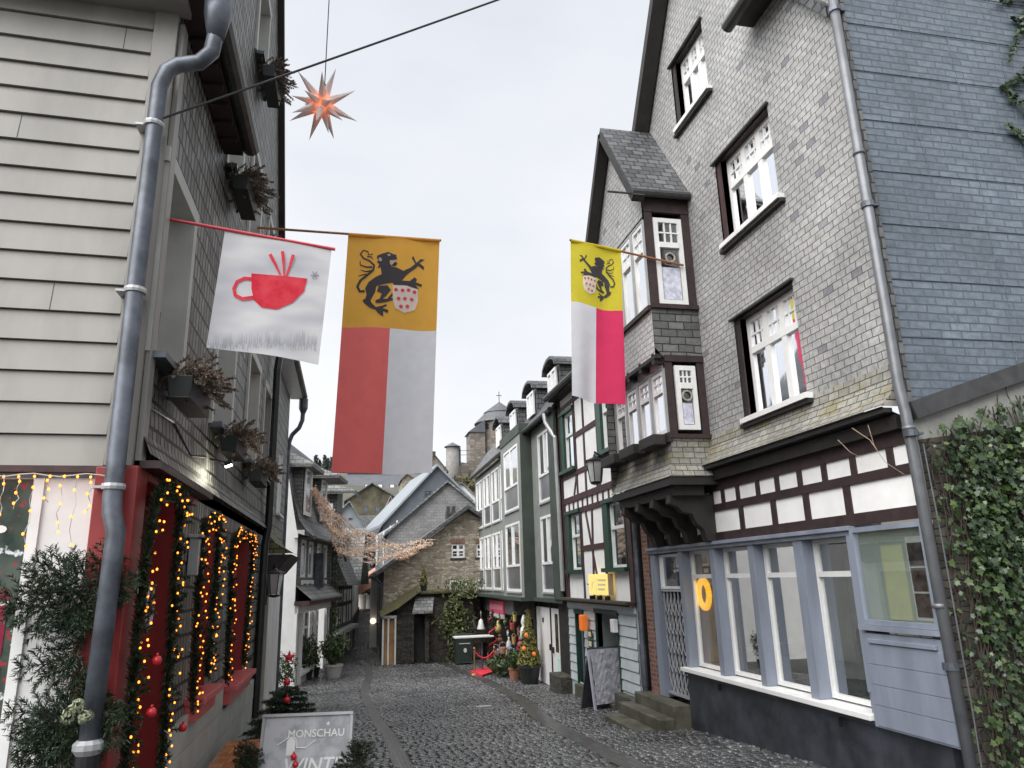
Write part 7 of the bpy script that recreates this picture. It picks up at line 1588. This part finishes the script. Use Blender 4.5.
    for k, (px_, py_) in enumerate(spots):
        q = onX(px_, py_, 5.02); m = MB(); r = .065+.03*(k % 3)
        if k % 4 == 0: m.lathe([(r*.7, 0), (r, .12), (r*.8, .24), (r*.3, .3), (r*.32, .36), (.02, .4)], q-Vector((0, 0, .15)), 10)
        elif k % 4 == 1: m.sphere(q, r, 10, 7); m.sphere(q+Vector((0, 0, r*1.4)), r*.6, 10, 7); m.box(q.x-r*.5, q.x+r*.5, q.y-r*.4, q.y+r*.4, q.z-r*1.2, q.z-r*.8)
        elif k % 4 == 2: m.lathe([(r, 0), (r*1.1, .18), (r*1.0, .2), (r*.9, .05)], q-Vector((0, 0, .1)), 12); m.tube([q+Vector((r*math.cos(a), 0, .1+r*1.2*math.sin(a))) for a in np.linspace(0, 3.14, 9)], .014, 5)
        else: m.prism([q+Vector((0, r*1.5*math.cos(a)*(1 if j % 2 else .45), r*1.5*math.sin(a)*(1 if j % 2 else .45))) for j, a in enumerate(np.arange(10)*math.pi/5)], (.04, 0, 0))
        kind = ['vase', 'doll', 'basket', 'star_ornament'][k % 4]; m.build(kind, ms[(k*7) % 10], None, smooth=k % 4 in (0, 1), loc=q, label='%s %s in the %s %s of the gift shop display' % (names[(k*7) % 10], kind.replace('_', ' '), 'upper' if py_ < 632 else 'middle' if py_ < 650 else 'lower', 'left' if px_ < 502 else 'centre' if px_ < 512 else 'right'), cat=kind.split('_')[0], group='goods set out before the gift shop')
    for k, (px_, py_) in enumerate(((473.5, 626), (481, 626))): q = onX(px_, py_, 4.9); m = MB(); m.lathe([(.02, .26), (.08, .2), (.11, .05), (.16, -.1), (.16, -.12), (.13, -.1)], q, 12); m.tube([q+Vector((0, 0, .25)), q+Vector((0, 0, .55))], .01, 4); m.build('white_bell', M['white_paint'], None, smooth=True, loc=q, label='white bell hanging at the gift shop corner, %s of the pair' % ('left' if k == 0 else 'right'), cat='bell')
    q = onX(524, 630, 4.95); m = MB(); m.lathe([(.14, -.25), (.1, .05), (.05, .12), (.09, .2), (.07, .3), (.02, .42)], q, 12); m.build('white_figure', M['white_paint'], None, smooth=True, loc=q, label='white angel figure above the golden conifer', cat='figure')
M['bin_green'] = paint('bin green', (.03, .045, .04), .4, .15, 5, .1); M['brass'] = paint('dull brass', (.4, .25, .13), .4, .1, 8, 0, .6)
gift_shop()
def bend():
    for (x0, x1, y0, y1, m, nm, lab) in ((383, 393, 642, 658, 'lilac', 'lavender_board', 'plain lavender sign board leaning at the corner entrance'), (399, 411, 638, 655.5, 'paper_w', 'poster_board', 'white poster board with dark print against the outbuilding')):
        a, c = at(x0, y1), at(x1, y1); h_ = (y1-y0)/729*a.y; t = thing(nm, lab, 'sign board', (a+c)/2); b = MB(); d = Vector((0, .3*h_, h_*.97)); b.prism([a, c, c+d, a+d], (0, .04, 0)); b.build('panel', M[m], t)
        b = MB(); b.prism([a+Vector((0, .6*h_, 0)), c+Vector((0, .6*h_, 0)), c+d, a+d], (0, .03, 0)); b.build('back_leg', M['zinc'], t)
        if nm == 'poster_board':
            b = MB()
            for k in range(14): q = a.lerp(c, RNG.uniform(.15, .75))+d*RNG.uniform(.2, .85)-Vector((0, .006, 0)); b.prism([q, q+Vector((.09, 0, 0)), q+Vector((.09, 0, .05))+Vector((0, .015, 0)), q+Vector((.0, .015, .06))], (0, -.004, 0))
            b.build('print', M['dark_board'], t)
    q = onY(373, 621, 35.8); t = thing('globe_lamp', 'small white globe lamp lit at the foot of the lane', 'lamp', q); b = MB(); b.sphere(q, .14, 12, 8); b.build('globe', M['globe'], t, smooth=True); b = MB(); b.tube([q+Vector((0, 0, -.12)), q+Vector((.3, .2, -.15))], .03, 5); b.build('arm', M['black_metal'], t)
    q = onY(424, 589, 29.3); shrub('roof_conifer', 'little columnar conifer in a pot on the outbuilding roof', (q.x, 29.4, -.45), .17, .65, 260, 'leaf_yellow', (.13, .28, 'trough'), .06, True)
    v = thing('climbing_plant', 'yellow green climber draped over the dark outbuilding wall', 'plant', (4.0, 29.1, gz(29))); pts = []
    for k in range(1500):
        z = RNG.uniform(-3, .0); w_ = .42+.25*math.sin(z*3)+(.5 if z > -.7 else 0); pts.append((3.95+RNG.normal(0, .5)*w_+(.35 if z > -.7 else 0), 29.15-abs(RNG.normal(0, .16)), z))
    V, F = leaves(np.array(pts), np.tile((0, -1, .4), (len(pts), 1)), .075, OVAL, .5); raw_mesh('foliage', V, fan(F), M['leaf_yellow2'], v); b = MB()
    for k in range(4): b.tube([(3.7+k*.2, 29.2, -3), (3.8+k*.15, 29.2, -1.5), (3.7+k*.25, 29.2, -.2)], .02, 4)
    b.build('stem', M['twig'], v)
    for k in range(3): p = at(447+k*3.4, 659); b = MB(); b.lathe([(.1, 0), (.11, .02), (.11, .3), (.07, .36), (.07, .42), (.085, .43)], p, 12); b.build('milk_can', M['off_plaster'], None, loc=p, label='pale can against the climber, %s of three' % ['leftmost', 'middle', 'rightmost'][k], cat='can')
    for k, (x, y, lab) in enumerate(((362.5, 603, 'pale pot with a small bush under the peach awning, left'), (369, 606, 'pale pot with a small bush under the peach awning, right'))): p = onZ(x, y, gz(52)); p = onY(x, y, 53); shrub('lane_pot', lab, (p.x, 53, gz(53)), .35, .6, 200, 'leaf', (.4, .9, 'pot_white'), .1)
    p = at(484, 707); b = MB(); b.box(p.x-.16, p.x+.16, p.y-.07, p.y+.07, p.z+.0, p.z+.022); b.build('drain_cover', M['zinc_light'], None, loc=p, bevel=.004, label='small pale metal drain cover set in the cobbles', cat='drain cover')
    # creeper twigs, dark doorway beside the gift shop
    w_ = thing('dark_gateway', 'dark timber gateway between the climber and the gift shop', 'gate', (5.1, 30.6, gz(30))); b = MB(); b.box(4.62, 5.5, 30.6, 30.7, -3.1, -.6); b.build('gate_leaf', M['black_timber'], w_); b = MB(); b.box(4.55, 5.6, 30.3, 30.62, -.62, -.45); b.build('lintel', M['rubble_dark'], w_)
    t = thing('dry_creeper', 'bare creeper twigs across the white timbered panels', 'plant', (5.1, 6.3, 1.1)); b = MB()
    for P in ([(852, 428), (870, 440), (885, 462), (905, 475)], [(868, 425), (874, 445), (880, 455)], [(838, 440), (850, 452), (862, 458)]): b.tube([onX(x, y, 5.0) for x, y in P], [.0045, .003, .002][:len(P)] if len(P) == 3 else [.005, .004, .003, .0015], 4)
    b.build('twig', M['dry_twig'], t)
M['paper_w'] = paint('white poster', (.6, .6, .55), .6, .1, 9, 0); M['globe'] = glow('globe lamp', (1, .85, .7), .3); M['dry_twig'] = paint('dry twig', (.3, .22, .16), .8, .2, 9, .1); M['leaf_yellow2'] = island('climber leaves', (.02, .035, .012), (.16, .17, .045), .6, mid=(.06, .08, .025))
bend()
# ================================================================== net of star lights over the lane
def light_net():
    t = thing('light_net', 'peach net of paper star lights sagging across the lane', 'light net', (0, 27, 1.5)); wr = MB(); V = []; F = []; n = 0
    A0, A1 = onY(313.5, 489, 24.5), onY(340, 556, 30); A05 = onY(328, 522, 27)
    rows = []
    top = [((314, 489), 24.5), ((327, 503), 26), ((345, 521), 28), ((372, 535), 29.5), ((402, 543), 30.2), ((436, 540), 30.0)]
    bot = [((313, 491), 24.2), ((324, 518), 25.2), ((336, 545), 26), ((352, 558), 26.6), ((382, 560), 27), ((410, 554), 28.4)]
    Tp = dens([onY(*p, y) for p, y in top], .12); Bp = dens([onY(*p, y) for p, y in bot], .12); m_ = min(len(Tp), len(Bp))
    idx = lambda L_, f: L_[min(int(f*(len(L_)-1)), len(L_)-1)]
    for r in range(11):
        v = r/10; line = []
        for k in range(60): f = k/59; p = idx(Tp, f).lerp(idx(Bp, f), v); line.append(p+Vector((0, 0, -.08*math.sin(f*25+r))))
        wr.tube(line, .008, 4, False)
        for k in range(len(line)-1):
            for q in range(9):
                p = line[k].lerp(line[k+1], RNG.uniform(0, 1))+Vector((RNG.normal(0, .035), RNG.normal(0, .05), RNG.normal(-.015, .03))); s_ = RNG.uniform(.025, .055); a = RNG.normal(0, 1, 3); a /= np.linalg.norm(a); b_ = np.cross(a, RNG.normal(0, 1, 3)); b_ /= np.linalg.norm(b_)
                P = np.array(p); V += [P+a*s_, P+b_*s_*.5, P-a*s_, P-b_*s_*.5]; F.append((n, n+1, n+2, n+3)); n += 4
    wr.build('wire', M['wire'], t, recalc=False); o = raw_mesh('paper_lights', V, F, M['net'], t); o['kind'] = 'stuff'
M['net'] = island('paper star lights', (.58, .38, .28), (.92, .8, .68), .7, mid=(.9, .64, .47), trans=.3)
light_net()
